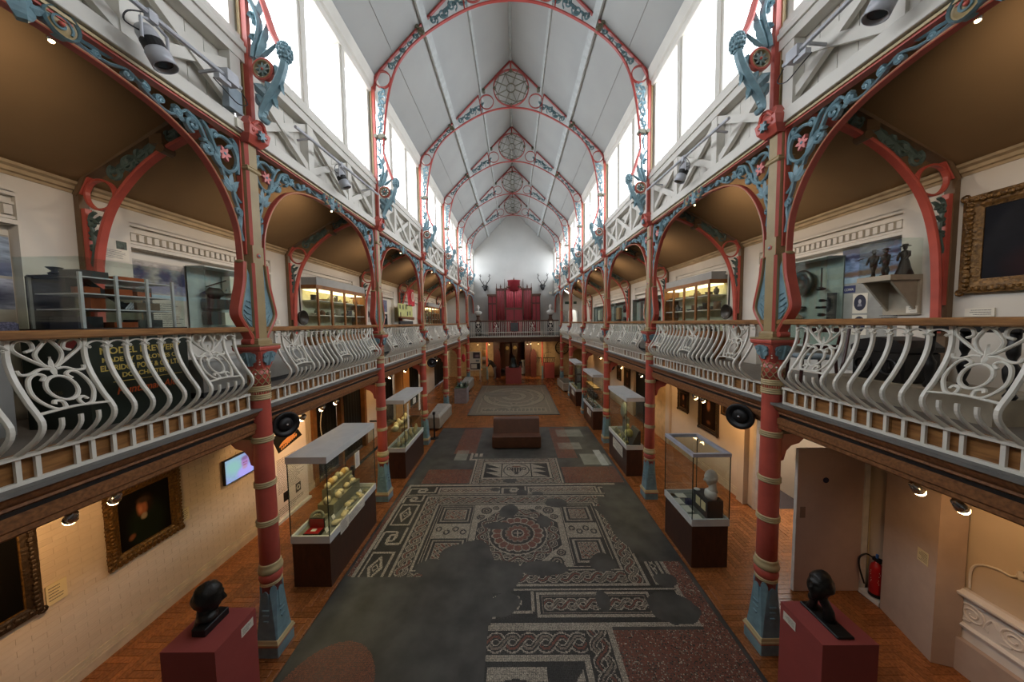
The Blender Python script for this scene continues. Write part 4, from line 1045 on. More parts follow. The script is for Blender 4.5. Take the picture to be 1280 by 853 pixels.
    for sx in (-1, 1):
        a, b = (x0+.06, -.98) if sx < 0 else (1.02, x1-.06)
        R.frame(a, y0+.06, b, y1-.06, .03, 2)
        R.frame(a+.04, 6.70, b-.04, y1-.1, .05, 2); R.frame(a+.13, 6.79, b-.13, y1-.19, .05, 2); R.knot(a+.2, 6.86, b-.2, y1-.26, 3)
        R.frame(a+.04, y0+.1, b-.04, 6.22, .05, 2); R.frame(a+.13, y0+.19, b-.13, 6.13, .05, 2); R.knot(a+.2, y0+.26, b-.2, 6.06, 3)
        R.rect(a+.05, 6.26, b-.05, 6.66, 1)
        for i in range(4): R.ell(a+.15+i*(b-a-.3)/3, 6.46+.05*(-1)**i, .07, .08, 2, .55); R.path([(a+.1+i*.15, 6.4), (a+.2+i*.15, 6.52)], .025, 4)
    # corner scrolls
    for sx in (-1, 1):
        for sy in (-1, 1):
            for (dx, dy, r) in ((.72, .80, .13), (.83, .56, .09), (.50, .90, .08)):
                R.ell(cx+sx*dx, cy_+sy*dy, r, r, 2); R.ell(cx+sx*dx, cy_+sy*dy, r*.72, r*.72, 4); R.ell(cx+sx*dx, cy_+sy*dy, r*.45, r*.45, 2); R.ell(cx+sx*dx, cy_+sy*dy, r*.2, r*.2, 1)
    # octagon with a ring of guilloche and a scalloped roundel
    oc = lambda r: [(cx+r*cos(PI/8+i*PI/4), cy_+r*.98*sin(PI/8+i*PI/4)) for i in range(8)]
    R.poly(oc(.98), 1); R.poly(oc(.94), 2); 
    th = np.arctan2(R.Y-cy_, R.X-cx); rr = np.hypot(R.X-cx, R.Y-cy_)
    for k in range(2):
        c = .74+.075*np.sin(th*11+k*PI); dd = abs(rr-c)*.8; R.put((dd < .042) & (rr < .9), 1); R.put((dd < .024) & (rr < .9), 2); R.put((dd < .009) & (rr < .9), 3 if k else 4)
    R.ell(cx, cy_, .62, .62, 1); R.ell(cx, cy_, .59, .59, 2)
    sc = .50+.05*abs(np.sin(th*9)); R.put(rr < sc, 1); R.put(rr < sc-.035, 3); R.put((rr < sc-.035) & (abs(np.sin(th*9)) < .2), 1)
    R.ell(cx, cy_, .36, .36, 1); R.ell(cx, cy_, .33, .33, 2)
    sc = .23+.05*abs(np.sin(th*6)); R.put(rr < sc, 4); R.put(rr < sc-.04, 3); R.ell(cx, cy_, .14, .14, 1); R.ell(cx, cy_, .11, .11, 2); R.path([(cx-.09, cy_), (cx+.09, cy_)], .035, 1); R.path([(cx, cy_-.09), (cx, cy_+.09)], .035, 1)
    # ---- panel with a vase beyond the main field
    def vase(x, y, w, h):
        R.poly([(x-w*.2, y), (x+w*.2, y), (x+w*.12, y+h*.12), (x+w*.45, y+h*.55), (x+w*.38, y+h*.8), (x+w*.5, y+h), (x-w*.5, y+h), (x-w*.38, y+h*.8), (x-w*.45, y+h*.55), (x-w*.12, y+h*.12)], 2)
        R.ell(x, y+h, w*.5, h*.14, 1); R.ell(x, y+h, w*.4, h*.09, 3)
        for i in (-1, 0, 1): R.line(x+i*w*.2, y+h*.3, x+i*w*.24, y+h*.85, .025, 1)
        for sx in (-1, 1): R.ell(x+sx*w*.62, y+h*.72, w*.2, h*.2, 2); R.ell(x+sx*w*.62, y+h*.72, w*.11, h*.11, 1)
    def vpanel(x0, x1, y0, y1, b=.27):
        R.rect(x0, y0, x1, y1, 1)
        R.braid(x0+.05, y0+.02, x1-.05, y0+b, 'x'); R.braid(x0+.05, y1-b, x1-.05, y1-.02, 'x'); R.braid(x0+.05, y0+.02, x0+b, y1-.02, 'y'); R.braid(x1-b, y0+.02, x1-.05, y1-.02, 'y')
        a0, a1, b0, b1 = x0+b+.02, x1-b-.02, y0+b+.02, y1-b-.02
        R.rect(a0, b0, a1, b1, 1); R.frame(a0+.05, b0+.05, a1-.05, b1-.05, .045, 2)
        xa, xb = a0+.1+(a1-a0)*.22, a1-.1-(a1-a0)*.22; h = (b1-b0-.2)/3
        for i in range(3):
            yb = b0+.1+i*h; R.poly([(a0+.1, yb), (xa-.02, yb), (a0+.1, yb+h)], 2); R.poly([(a1-.1, yb+h), (xb+.02, yb+h), (a1-.1, yb)], 2)
        R.rect(xa, b0+.05, xa+.04, b1-.05, 2); R.rect(xb-.04, b0+.05, xb, b1-.05, 2)
        xc, yc = (a0+a1)/2, (b0+b1)/2; R.ell(xc, yc, (xb-xa)/2-.07, (b1-b0)/2-.07, 2, .93); vase(xc, yc-(b1-b0)*.28, .36, (b1-b0)*.5)
    vpanel(-1.28, 1.30, 8.40, 9.99)
    R.rect(-1.48, 9.90, -1.24, 10.0, 1); R.rect(-1.50, 9.9, -1.42, 10.45, 1); R.rect(-1.36, 10.15, -1.26, 10.4, 1); R.rect(-1.2, 10.15, -1.1, 10.4, 1)
    # ---- near panel with the big guilloche frame
    R.rect(-.46, 2.6, 1.36, 4.31, 1); R.braid(-.42, 3.93, 1.28, 4.27, 'x'); R.braid(.95, 2.6, 1.28, 4.27, 'y'); R.rect(-.45, 3.86, .93, 3.92, 1); R.rect(.86, 2.6, .93, 3.92, 1)
    R.rect(-.42, 2.6, .86, 3.86, 2); R.rect(-.40, 2.6, .36, 3.78, 1); R.poly([(.45, 3.3), (.82, 3.75), (.82, 2.8)], 1); R.poly([(.42, 2.6), (.8, 2.6), (.8, 2.9)], 1)
    R.ell(-.03, 3.55, .24, .10, 2); R.ell(-.03, 3.57, .16, .05, 4); R.poly([(-.25, 3.52), (.2, 3.52), (.12, 3.1), (-.17, 3.1)], 2)
    for sx in (-1, 1): R.ell(-.03+sx*.31, 3.52, .09, .1, 2); R.ell(-.03+sx*.31, 3.52, .05, .06, 1)
    # ---- losses: grey cement where the stones are gone
    N1 = R.noise(1.1, 11)
    edge = np.where(R.Y < 4.35, -.47, np.where(R.Y < 5.2, -.40+.1*(N1-.5), -9))
    R.put((R.X < edge) & (R.Y < 5.2) & ~((R.g == 3) & (R.Y < 4.3) & (R.X < -1.6)), 0)
    R.put((R.Y < 5.24+.12*(N1-.5)) & (R.X < -.42), 0); R.ell(-2.35, 3.35, .62, .78, 3)
    cp = [(-1.75, 5.1), (-1.5, 5.55), (-1.3, 5.8), (-1.02, 6.12), (-.72, 6.17), (-.55, 6.0), (-.42, 5.62), (.02, 5.55), (.12, 5.25), (-.1, 4.9), (-1.75, 4.9)]
    R.poly(cp, 0); R.ell(-1.05, 5.75, .42, .3, 0)
    for i, (x, y, rx, ry) in enumerate(((.42, 5.42, .42, .17), (-.18, 7.15, .22, .28), (.98, 7.45, .3, .22), (-.42, 6.62, .3, .12), (.62, 6.75, .15, .2), (1.55, 5.55, .26, .24), (1.35, 4.72, .12, .22), (-.18, 4.68, .25, .22), (.15, 7.92, .14, .12), (-.55, 8.1, .14, .1), (-.2, 8.56, .2, .12), (-1.5, 5.45, .3, .2), (.55, 7.9, .18, .08))): R.blank(x, y, rx, ry, 20+i)
    # the right-hand strip is mostly lost
    R.put((R.X > 2.02+.25*(N1-.5)+.0*(R.Y)) & (R.Y > 6.9) & (R.Y < 7.72), 0); R.put((R.X > 2.28+.2*(N1-.5)) & (R.Y > 5.55) & (R.Y < 8.3), 0); R.put((R.X > 1.96+.3*(N1-.5)+(6.9-R.Y)*.2) & (R.Y > 5.75) & (R.Y < 7.3), 0)
    R.blank(2.35, 4.62, .42, .3, 60); R.blank(2.5, 5.15, .18, .14, 61)
    R.mesh('tesserae', t, .0105, MCOL)
    lp = MB()
near_mosaic()

def far_mosaic():
    t = thing('roman_mosaic', 'framed Roman mosaic panel lying on the parquet before the far red plinth', 'mosaic')
    x0, x1, y0, y1 = -2.24, 2.06, 14.85, 21.8
    MB().box(x0, y0, -.01, x1, y1, .02).build('mortar_bed', mat('mortar', (130, 122, 108), .6, var=.15, scale=2), t)
    MB().box(x0-.05, y0-.05, -.01, x0, y1+.05, .03).box(x1, y0-.05, -.01, x1+.05, y1+.05, .03).box(x0, y0-.05, -.01, x1, y0, .03).box(x0, y1, -.01, x1, y1+.05, .03).build('frame', mat('grey_frame', (92, 92, 90), .5), t)
    R = Raster(x0, y0, x1, y1, .028); R.g[:] = 4; N1 = R.noise(.9, 3)
    R.frame(x0+.3, y0+.3, x1-.3, y1-.3, .06, 1); R.rect(x0+.5, y0+.45, x1-.5, y0+1.25, 1)
    for i in range(16):
        a = x0+.6+i*.2; R.path([(a, y0+.6), (a+.04, y0+1.1), (a+.12, y0+1.0)], .05, 2); R.ell(a+.07, y0+.75, .05, .1, 2)
    cx, cy_ = (x0+x1)/2, (y0+y1)/2+.3
    for r, c in ((1.85, 2), (1.78, 1), (1.5, 2), (1.45, 4), (1.2, 1), (1.1, 4), (.8, 2), (.75, 1), (.45, 2), (.4, 4)): R.ell(cx, cy_, r, r*1.35, c)
    for i in range(8): a = i*PI/4; R.ell(cx+1.3*cos(a), cy_+1.75*sin(a), .2, .25, 1); R.ell(cx+1.3*cos(a), cy_+1.75*sin(a), .12, .15, 2)
    R.put((np.random.RandomState(2).rand(*R.g.shape) > .72) & (R.g == 2), 4)
    R.blank(cx-1.0, y0+4.3, .9, .7, 5); R.blank(cx-.6, y0+1.0, .3, .2, 6); R.blank(cx+.1, y0+1.3, .2, .2, 7); R.blank(cx-1.3, y0+.8, .15, .2, 8); R.blank(x1-.5, y1-.4, .35, .2, 9)
    R.mesh('tesserae', t, .021, [(178, 166, 142), (88, 80, 72), (124, 80, 66), (146, 134, 116)], .002, .003)
far_mosaic()
# ================================================================ OBJECT BUILDERS
def text(body, size, mt, parent, loc, rot, align='LEFT', ext=.001, name='lettering', shear=0, bold=0):
    c = bpy.data.curves.new(name, 'FONT'); c.body = body; c.size = size; c.extrude = ext; c.align_x = align; c.shear = shear; c.offset = bold
    c.materials.append(mt); o = bpy.data.objects.new(name, c); COL.objects.link(o)
    me = bpy.data.meshes.new_from_object(o.evaluated_get(bpy.context.evaluated_depsgraph_get())); bpy.data.objects.remove(o); bpy.data.curves.remove(c)
    o = bpy.data.objects.new(name, me); COL.objects.link(o); o.parent = parent; o.location = loc; o.rotation_euler = rot; return o
R_NAVE = (PI/2, 0, PI/2)     # lettering on a face looking along +x
R_NAVEL = (PI/2, 0, -PI/2)   # lettering on a face looking along -x
R_FRONT = (PI/2, 0, 0)       # lettering on a face looking along -y
INK = mat('printing_ink', (70, 68, 70), .8); BLUEINK = mat('blue_ink', (58, 84, 140), .8)
def lines(parent, x, y0, y1, z1, z0, n, s, mt=INK, ragged=.3, axis='x', th=.24, name='print_lines', seed=0):
    """rows of small print (flat ink strokes) on a panel facing along s*x, or along -y when axis is 'y'"""
    r = random.Random(seed); m = MB(); dz = (z1-z0)/n
    for i in range(n):
        z = z1-(i+.5)*dz; a, b = (y0, y1-(y1-y0)*r.random()*ragged)
        p = a
        while p < b-.004:
            q = min(b, p+(y1-y0)*r.uniform(.05, .16))
            if axis == 'x': m.box(x, p, z-dz*th/2, x+s*.0008, q, z+dz*th/2)
            else: m.box(p, x-.0008, z-dz*th/2, q, x, z+dz*th/2)
            p = q+(y1-y0)*.015
    o = m.build(name, mt, parent); o['kind'] = 'stuff'; return o
def head(mb, c, sc=1, yaw=0, pitch=0, roll=0, hair=0, seed=0, neck=True, long=1.0):
    """a human head, face towards +y before turning; c is the middle of the head"""
    r = random.Random(seed); M = Euler((pitch, roll, yaw)).to_matrix(); C = Vector(c)
    g = lambda d, p, s: math.exp(-((d[0]-p[0])**2+(d[1]-p[1])**2+(d[2]-p[2])**2)/s**2)
    g2 = lambda d, p, a, b: math.exp(-((d[0]-p[0])/a)**2-((d[2]-p[2])/b)**2) if d[1] > 0 else 0
    hb = [(r.uniform(-1, 1), r.uniform(-1, .2), r.uniform(-.1, 1)) for _ in range(34)]
    n, m = (44, 34) if sc > .6 else (14, 10); rs = []
    for i in range(m+1):
        t = PI*i/m; ring = []
        for j in range(n):
            a = 2*PI*j/n+PI/2; d = Vector((sin(t)*cos(a), sin(t)*sin(a), -cos(t))); k = 1.0
            k += .26*g2(d, (0, 0, -.17), .10, .13)+.16*g2(d, (0, 0, .02), .075, .17)       # nose tip and bridge
            k += .09*g2(d, (.30, 0, .25), .20, .07)+.09*g2(d, (-.30, 0, .25), .20, .07)      # brows
            k -= .13*g2(d, (.31, 0, .09), .15, .09)+.13*g2(d, (-.31, 0, .09), .15, .09)      # eye sockets
            k += .07*g2(d, (.31, 0, .075), .085, .05)+.07*g2(d, (-.31, 0, .075), .085, .05)  # eyeballs
            k += .08*g2(d, (0, 0, -.40), .16, .045)-.07*g2(d, (0, 0, -.465), .17, .025)+.07*g2(d, (0, 0, -.53), .13, .045)-.06*g2(d, (0, 0, -.62), .15, .05)  # lips
            k += .13*g2(d, (0, 0, -.78), .20, .12)+.06*g(d, (.55, .65, -.15), .22)+.06*g(d, (-.55, .65, -.15), .22)   # chin, cheekbones
            k += .26*g(d, (.98, -.08, .0), .15)+.26*g(d, (-.98, -.08, .0), .15)-.08*g(d, (.99, .02, .0), .07)-.08*g(d, (-.99, .02, .0), .07)
            if hair and (d.z > .42-.75*max(0, .35-d.y) and d.y < .80):
                k += hair*(.05+.07*max([g(d, Vector(h).normalized(), .17) for h in hb]))
            w = .078*(1-.30*max(0, -d.z)**1.3); q = Vector((d.x*w*k, d.y*.098*k*(1-.22*max(0, -d.z)*(d.y < 0)), d.z*.125*min(k, 1.12)*long))*sc
            ring.append(tuple(C+M@q))
        rs.append(ring)
    mb.rings(rs, False)
    if neck:
        M2 = Euler((0, 0, yaw)).to_matrix(); nk = []
        for z, rx, ry, oy in ((-.05, .05, .055, -.015), (-.11, .052, .056, -.02), (-.17, .056, .06, -.03), (-.215, .075, .075, -.03)):
            nk.append([tuple(C+M2@Vector((rx*cos(2*PI*j/14)*sc, (oy+ry*sin(2*PI*j/14))*sc, z*sc))) for j in range(14)])
        mb.rings(nk)
    return mb
def blob(seed, rx, ry, rz, n=9, m=6, amp=.3):
    r = random.Random(seed); hb = [(Vector((r.uniform(-1, 1), r.uniform(-1, 1), r.uniform(-1, 1))).normalized(), r.uniform(-amp, amp)) for _ in range(7)]
    return MB().ell((0, 0, rz), (rx, ry, rz), n, m, lambda d: 1+sum(a*math.exp(-(Vector(d)-h).length_squared/.35) for h, a in hb))

# ---------------- floor-standing glass cases
def vitrine(name, label, x, y, w, d, h, lid=True, base=.77, group=None, card=None):
    """x,y: nave-side near corner; w towards the wall (signed), d along the hall"""
    t = thing('display_case', label, 'display case', (0, 0, 0), 0, 'floor-standing glass cases'); s = 1 if w > 0 else -1
    x0, x1, y0, y1 = min(x, x+w), max(x, x+w), y, y+d; t.location = ((x0+x1)/2, (y0+y1)/2, 0); ox, oy = t.location.x, t.location.y
    B = lambda m, *a: m.box(a[0]-ox, a[1]-oy, a[2], a[3]-ox, a[4]-oy, a[5])
    B(MB(), x0+.015, y0+.015, .0, x1-.015, y1-.015, base).build('plinth', CASEW, t)
    m = MB(); e = .03
    B(m, x0, y0, base, x1, y0+e, base+.125); B(m, x0, y1-e, base, x1, y1, base+.125); B(m, x0, y0+e, base, x0+e, y1-e, base+.125); B(m, x1-e, y0+e, base, x1, y1-e, base+.125); m.build('lower_frame', ALU, t)
    B(MB(), x0+e, y0+e, base, x1-e, y1-e, base+.06).build('display_floor', mat('case_liner', (120, 122, 112), .9), t)
    z0, z1 = base+.125, h-(.11 if lid else .06)
    for a in ((x0+.004, y0+.004, x1-.004, y0+.010), (x0+.004, y1-.010, x1-.004, y1-.004), (x0+.004, y0+.01, x0+.010, y1-.01), (x1-.010, y0+.01, x1-.004, y1-.01)):
        B(MB(), a[0], a[1], z0, a[2], a[3], z1).build('glass_side', GLASS, t)
    for (a, b) in ((x0, y0), (x1-.012, y0), (x0, y1-.012), (x1-.012, y1-.012)): B(MB(), a, b, z0, a+.012, b+.012, z1).build('corner_joint', mat('glass_edge', (40, 52, 48), .2), t)
    if lid:
        o = B(MB(), x0-.012, y0-.012, z1, x1+.012, y1+.012, h).build('lid', ALU, t)
        B(MB(), x0+.05, y0+.05, z1-.006, x1-.05, y1-.05, z1-.001).build('light_diffuser', mat('case_light', (255, 226, 160), emit=3.0, var=0), t)
        for k in range(7): pass
    else:
        m = MB(); e = .05
        B(m, x0-.006, y0-.006, z1, x1+.006, y0+e, h); B(m, x0-.006, y1-e, z1, x1+.006, y1+.006, h); B(m, x0-.006, y0+e, z1, x0+e, y1-e, h); B(m, x1-e, y0+e, z1, x1+.006, y1-e, h); m.build('top_frame', mat('lilac_grey_frame', (186, 190, 204), .4), t)
        B(MB(), x0+e, y0+e, z1+.02, x1-e, y1-e, z1+.026).build('glass_top', GLASS, t)
    if card:   # printed strips on the nave-facing glass and frame
        xn = (x1+.003 if s < 0 else x0-.003)-ox
        for (ya, yb, za, zb) in card:
            MB().box(xn, ya-oy, za, xn+(-s)*.002, yb-oy, zb).build('card', PAPER, t)
            if zb-za > .08: lines(t, xn+(-s)*.0022, ya-oy+.02, yb-oy-.02, zb-.02, za+.02, max(3, int((zb-za)/.03)), -s, BLUEINK if zb > 1.3 else INK, .4, seed=int(ya*10))
    return t
# near left: fossils, shells and an open red box
v1 = vitrine('a', 'long glass case of fossils with open red box, nearest on the left', -3.11, 5.04, -.66, 1.76, 2.25, card=((5.35, 5.62, .70, .93), (5.62, 6.25, .72, .9), (5.95, 6.12, 1.62, 1.92), (5.5, 5.9, 2.15, 2.21), (5.95, 6.3, 2.15, 2.21), (6.33, 6.7, 2.15, 2.21)))
v2 = vitrine('b', 'tall glass case of pale rounded fossils beyond the nearest left case', -3.13, 8.75, -.53, 1.80, 2.27, card=((9.0, 9.12, 1.35, 2.1), (9.55, 9.8, 1.95, 2.12), (10.1, 10.25, 1.6, 2.15)))
v3 = vitrine('c', 'open-topped glass case holding a white portrait head, nearest on the right', 3.09, 5.40, .66, 1.02, 2.08, False)
v4 = vitrine('d', 'glass case with a sloping specimen board, second on the right', 3.12, 8.75, .48, 1.68, 2.26, card=((9.05, 9.95, .42, .72),))
v5 = vitrine('e', 'glass case with glass shelves of dark vessels, third on the right', 3.13, 12.62, .42, 1.76, 2.27, card=((12.9, 13.6, .45, .70),))
v6 = vitrine('f', 'glass case lined in black, fourth and farthest on the right', 3.14, 16.27, .38, 1.9, 2.28, card=((16.6, 17.4, .45, .7),))
def shelf_in(x0, y0, x1, y1, z, label):
    tag(MB().box(x0, y0, z, x1, y1, z+.012).build('glass_shelf', glassmat('green_shelf_glass', (.86, .93, .88), .12)), label, 'shelf')
def pile(spec, label, cat, group, mt, seed):
    """spec: list of (x,y,z,rx,ry,rz)"""
    for i, (x, y, z, a, b, c) in enumerate(spec):
        o = blob(seed+i, a, b, c).build(cat.replace(' ', '_'), mt if not isinstance(mt, list) else mt[i % len(mt)], None, True, loc=(x, y, z), rot=rnd.uniform(0, PI))
        tag(o, label.replace('#', NTH[i]), cat, group)
r_ = random.Random(3)
Z0 = .832
# stepped block at the back of the first case carrying the heap
tag(MB().box(-3.72, 5.70, Z0, -3.42, 6.70, Z0+.22).box(-3.72, 5.85, Z0+.22, -3.55, 6.65, Z0+.42).build('display_step', mat('olive_step', (128, 122, 92), .8)), 'stepped olive display block inside the nearest left case', 'block')
pile([(-3.50+r_.uniform(-.1, .05), 5.75+i*.09+r_.uniform(-.02, .02), Z0+.22, .05+r_.random()*.03, .05+r_.random()*.03, .04+r_.random()*.04) for i in range(10)], '# cream fossil from the near end on the lower step, nearest left case', 'fossil', 'cream fossils on the lower step', [BONE, BONEG], 100)
pile([(-3.63, 5.9+i*.11, Z0+.42, .06, .055, .06+.02*(i % 2)) for i in range(7)], '# rounded fossil from the near end on the top step, nearest left case', 'fossil', 'cream fossils on the top step', [BONE, mat('ochre_fossil', (190, 152, 82), .6, bump=.3), BONE, BONEG], 130)
pile([(-3.26+r_.uniform(-.07, .07), 5.45+i*.11, Z0, .045+r_.random()*.04, .06, .022+r_.random()*.02) for i in range(11)], '# pale fossil from the near end along the glass, nearest left case', 'fossil', 'pale fossils along the glass', [BONE, BONEG, BONE], 160)
pile([(-3.60+r_.uniform(-.08, .08), 5.35+i*.08, Z0, .05, .05, .04) for i in range(4)], '# grey ammonite fragment from the near end behind the red box', 'fossil', 'grey fragments behind the red box', BONEG, 190)
o = MB()
for k in range(22):
    a = k*.55; r = .03+.004*k; 
am = MB().tube([((.02+.005*k)*cos(k*.5), (.02+.005*k)*sin(k*.5), .035) for k in range(22)], [.006+.0014*k for k in range(22)], 7).build('ammonite', BONEG, None, True, loc=(-3.62, 5.55, Z0+.08), rot=(1.2, 0, .5)); tag(am, 'coiled grey ammonite left of the heap in nearest left case', 'fossil')
tag(MB().box(-3.72, 5.45, Z0, -3.5, 5.66, Z0+.075).build('stand', mat('olive_step', (128, 122, 92), .8)), 'small stand under the ammonite in nearest left case', 'block')
bx = thing('jewel_box', 'open dark box lined in red with a white card, front of nearest left case', 'box', (-3.47, 5.19, Z0))
MB().box(-.13, -.09, 0, .13, .09, .06).build('body', BLACK, bx); MB().box(-.12, -.08, .06, .12, .08, .066).build('lining', REDX, bx)
MB().box(-.13, .09, .05, .13, .115, .22).build('lid', BLACK, bx); MB().box(-.12, .083, .06, .12, .09, .21).build('lid_lining', REDX, bx); MB().box(-.04, -.03, .066, .04, .03, .075).build('card', PAPER, bx)
for i, (x, y) in enumerate(((-3.3, 5.25), (-3.28, 5.85), (-3.36, 6.05), (-3.24, 6.35), (-3.5, 5.48), (-3.4, 5.62), (-3.33, 6.5))):
    c = MB().prism([(-.04, 0), (.04, 0), (.04, .07), (-.04, .07)], lambda a, b, e: (e-b*.4, a, b), 0, .003).build('label_card', PAPER, loc=(x+.03, y, Z0+.001 if i not in (4,) else Z0), rot=0); tag(c, NTH[[0, 4, 5, 2, 3, 1, 6][i] if False else i]+' small white caption card among the fossils of the nearest left case', 'card', 'caption cards in the nearest left case')
# second left case
for z, nm in ((1.32, 'upper'),): shelf_in(-3.62, 8.85, -3.2, 10.45, z, 'glass shelf inside the second left case')
pile([(-3.52, 8.95+i*.2, 1.333, .075, .075, .06+.03*(i % 3)) for i in range(7)], '# round cream fossil from the near end on the second left case shelf', 'fossil', 'round fossils on the glass shelf', BONE, 210)
tag(MB().ell((-3.45, 8.93, 1.333+.085), (.085, .085, .085), 14, 10).build('fossil_urchin', mat('pale_ball', (222, 212, 170), .6), None, True), 'pale ball-shaped fossil at the near end of the glass shelf', 'fossil')
pile([(-3.3+r_.uniform(-.1, .06), 8.95+i*.13, .832, .05, .05, .09+.04*(i % 2)) for i in range(12)], '# upright fossil from the near end on the second left case floor', 'fossil', 'upright fossils on the case floor', [BONE, mat('banded_fossil', (120, 88, 54), .6, scale=20, rgb2=(214, 198, 160)), BONE], 240)
tag(MB().ell((-3.42, 9.05, .832+.15), (.05, .05, .15), 10, 8).build('stone_tooth', MARBLE, None, True), 'tall white pointed fossil at the front of the second left case', 'fossil')
# right case 1: portrait head on a dark block, papers and badges
tag(MB().box(3.42, 5.50, .832, 3.70, 5.95, 1.17).build('display_block', GREYD), 'dark block carrying the white head', 'block')
bust = thing('portrait_head', 'white plaster portrait head on a dark block in nearest right case', 'bust', (3.55, 5.62, 1.172))
m = MB(); head(m, (0, 0, .37), 1.15, PI/2, -.1, 0, .3, 5)
m.rings([[(.10*k*cos(2*PI*j/16), .12*k*sin(2*PI*j/16), z) for j in range(16)] for z, k in ((0, .9), (.05, 1), (.11, .95), (.14, .7))]); m.build('head', PLASTER, bust, True)
for i, (ya, yb) in enumerate(((5.55, 5.68), (5.72, 5.85))):
    tag(MB().box(3.412, ya, .95, 3.418, yb, 1.10).build('framed_card', PAPERY), ('nearer' if i == 0 else 'farther')+' cream card on the front of the dark block', 'card')
for i, (x, y, w, d, lab) in enumerate(((3.25, 5.52, .09, .12, 'open book with cream pages at the corner of the nearest right case'), (3.24, 5.82, .07, .11, 'large cream document beyond the open book'), (3.22, 6.08, .06, .1, 'folded cream paper in the middle of the nearest right case'), (3.35, 6.28, .09, .08, 'cream sheet at the far end of the nearest right case'))):
    tag(MB().box(x-w, y-d, .833, x+w, y+d, .845).build('document', PAPER), lab, 'document')
tag(MB().lathe([(0, 0), (.05, 0), (.055, .01), (.04, .02), (0, .022)], 14, (3.46, 5.90, 1.172)).build('medal', MARBLE), 'white round medal beside the portrait head', 'medal')
tag(MB().box(3.3, 5.95, .833, 3.4, 6.02, .93).build('blue_box', mat('navy_box', (40, 42, 84), .5)), 'small navy box among the papers', 'box')
tag(MB().ell((3.2, 6.3, .85), (.05, .06, .018), 8, 5).build('gold_badge', GILT), 'gold badge at the far left of the nearest right case', 'badge')
# right case 2: sloping board with specimens and a dish
tag(MB().prism([(3.28, .832), (3.55, .832), (3.55, 1.28), (3.50, 1.28)], XZ, 8.83, 9.35).build('sloping_board', GREYD), 'sloping grey specimen board in the second right case', 'board')
tag(MB().prism([(0, 0), (.12, .1995), (.125, .1995), (.005, 0)], lambda a, b, c: (3.40+a, c, .98+b*1.15), 8.98, 9.12).build('specimen_card', PAPERY), 'cream card on the sloping board', 'card')
pile([(3.24+r_.uniform(-.05, .05), 9.05+i*.1, .832, .05, .05, .05+.05*(i % 2)) for i in range(10)], '# yellow-grey mineral from the near end, second right case', 'mineral', 'minerals on the case floor', [mat('yellow_mineral', (186, 176, 110), .6, bump=.4), BONEG], 300)
pile([(3.3, 9.0, 1.05, .05, .1, .12), (3.27, 9.18, 1.0, .05, .08, .1), (3.35, 9.3, 1.15, .05, .07, .1)], '# yellowish fossil from the near end leaning on the sloping board', 'fossil', 'fossils on the sloping board', mat('yellow_mineral', (186, 176, 110), .6), 330)
tag(MB().lathe([(0, 0), (.22, .0), (.24, .03), (.22, .05), (0, .03)], 22).build('glass_dish', mat('grey_dish', (128, 132, 120), .3), None, True, loc=(3.46, 9.9, 1.6), rot=(0, -PI/2+.15, 0)), 'large grey dish standing at the back of the second right case', 'dish')
tag(MB().box(3.45, 9.75, .832, 3.56, 10.05, 1.36).build('dish_stand', mat('case_liner', (120, 122, 112), .9)), 'grey stand below the large dish', 'stand')
# right cases 3 and 4
for i, z in enumerate((1.2, 1.62)):
    shelf_in(3.17, 12.7, 3.5, 14.3, z, ('lower' if i == 0 else 'upper')+' glass shelf in the third right case')
for i in range(5):
    pot = MB().lathe([(0, 0), (.06, 0), (.10, .06), (.105, .12), (.06, .17), (.05, .2), (.062, .22)], 14).build('dark_vessel', mat('dark_pot', (52, 46, 40), .4), None, True, loc=(3.33, 12.85+i*.32, 1.213)); tag(pot, NTH[i]+' dark vessel from the near end on the lower shelf, third right case', 'vessel', 'dark vessels on the lower shelf')
    pot = MB().lathe([(0, 0), (.05, 0), (.11, .03), (.14, .07), (.13, .075), (0, .03)], 16).build('brown_bowl', mat('buff_pot', (150, 116, 68), .5), None, True, loc=(3.33, 12.85+i*.32, 1.633)); tag(pot, NTH[i]+' buff bowl from the near end on the upper shelf, third right case', 'bowl', 'buff bowls on the upper shelf')
    pot = MB().lathe([(0, 0), (.08, 0), (.09, .03), (.07, .16), (.075, .18)], 14).build('silver_cup', CHROME, None, True, loc=(3.30, 12.85+i*.3, .832)); tag(pot, NTH[i]+' silver cup from the near end on the floor of the third right case', 'cup', 'silver cups on the case floor')
bp = MB().box(3.42, 16.32, .84, 3.46, 18.0, 2.1).build('back_board', BLACKC); tag(bp, 'black back board of the farthest right case', 'board')
for i in range(3): tag(MB().box(3.25, 16.40, .9+i*.40, 3.42, 16.41, 1.2+i*.40).build('specimen_sheet', [GREYP, mat('pale_green_panel', (150, 168, 150), .7)][i == 0]), ['pale green', 'middle grey', 'upper grey'][i]+' panel at the end of the farthest right case', 'panel')
pile([(3.25, 16.5+i*.25, .832, .05, .05, .05) for i in range(6)], '# pale specimen from the near end in the farthest right case', 'specimen', 'specimens in the farthest right case', BONE, 350)

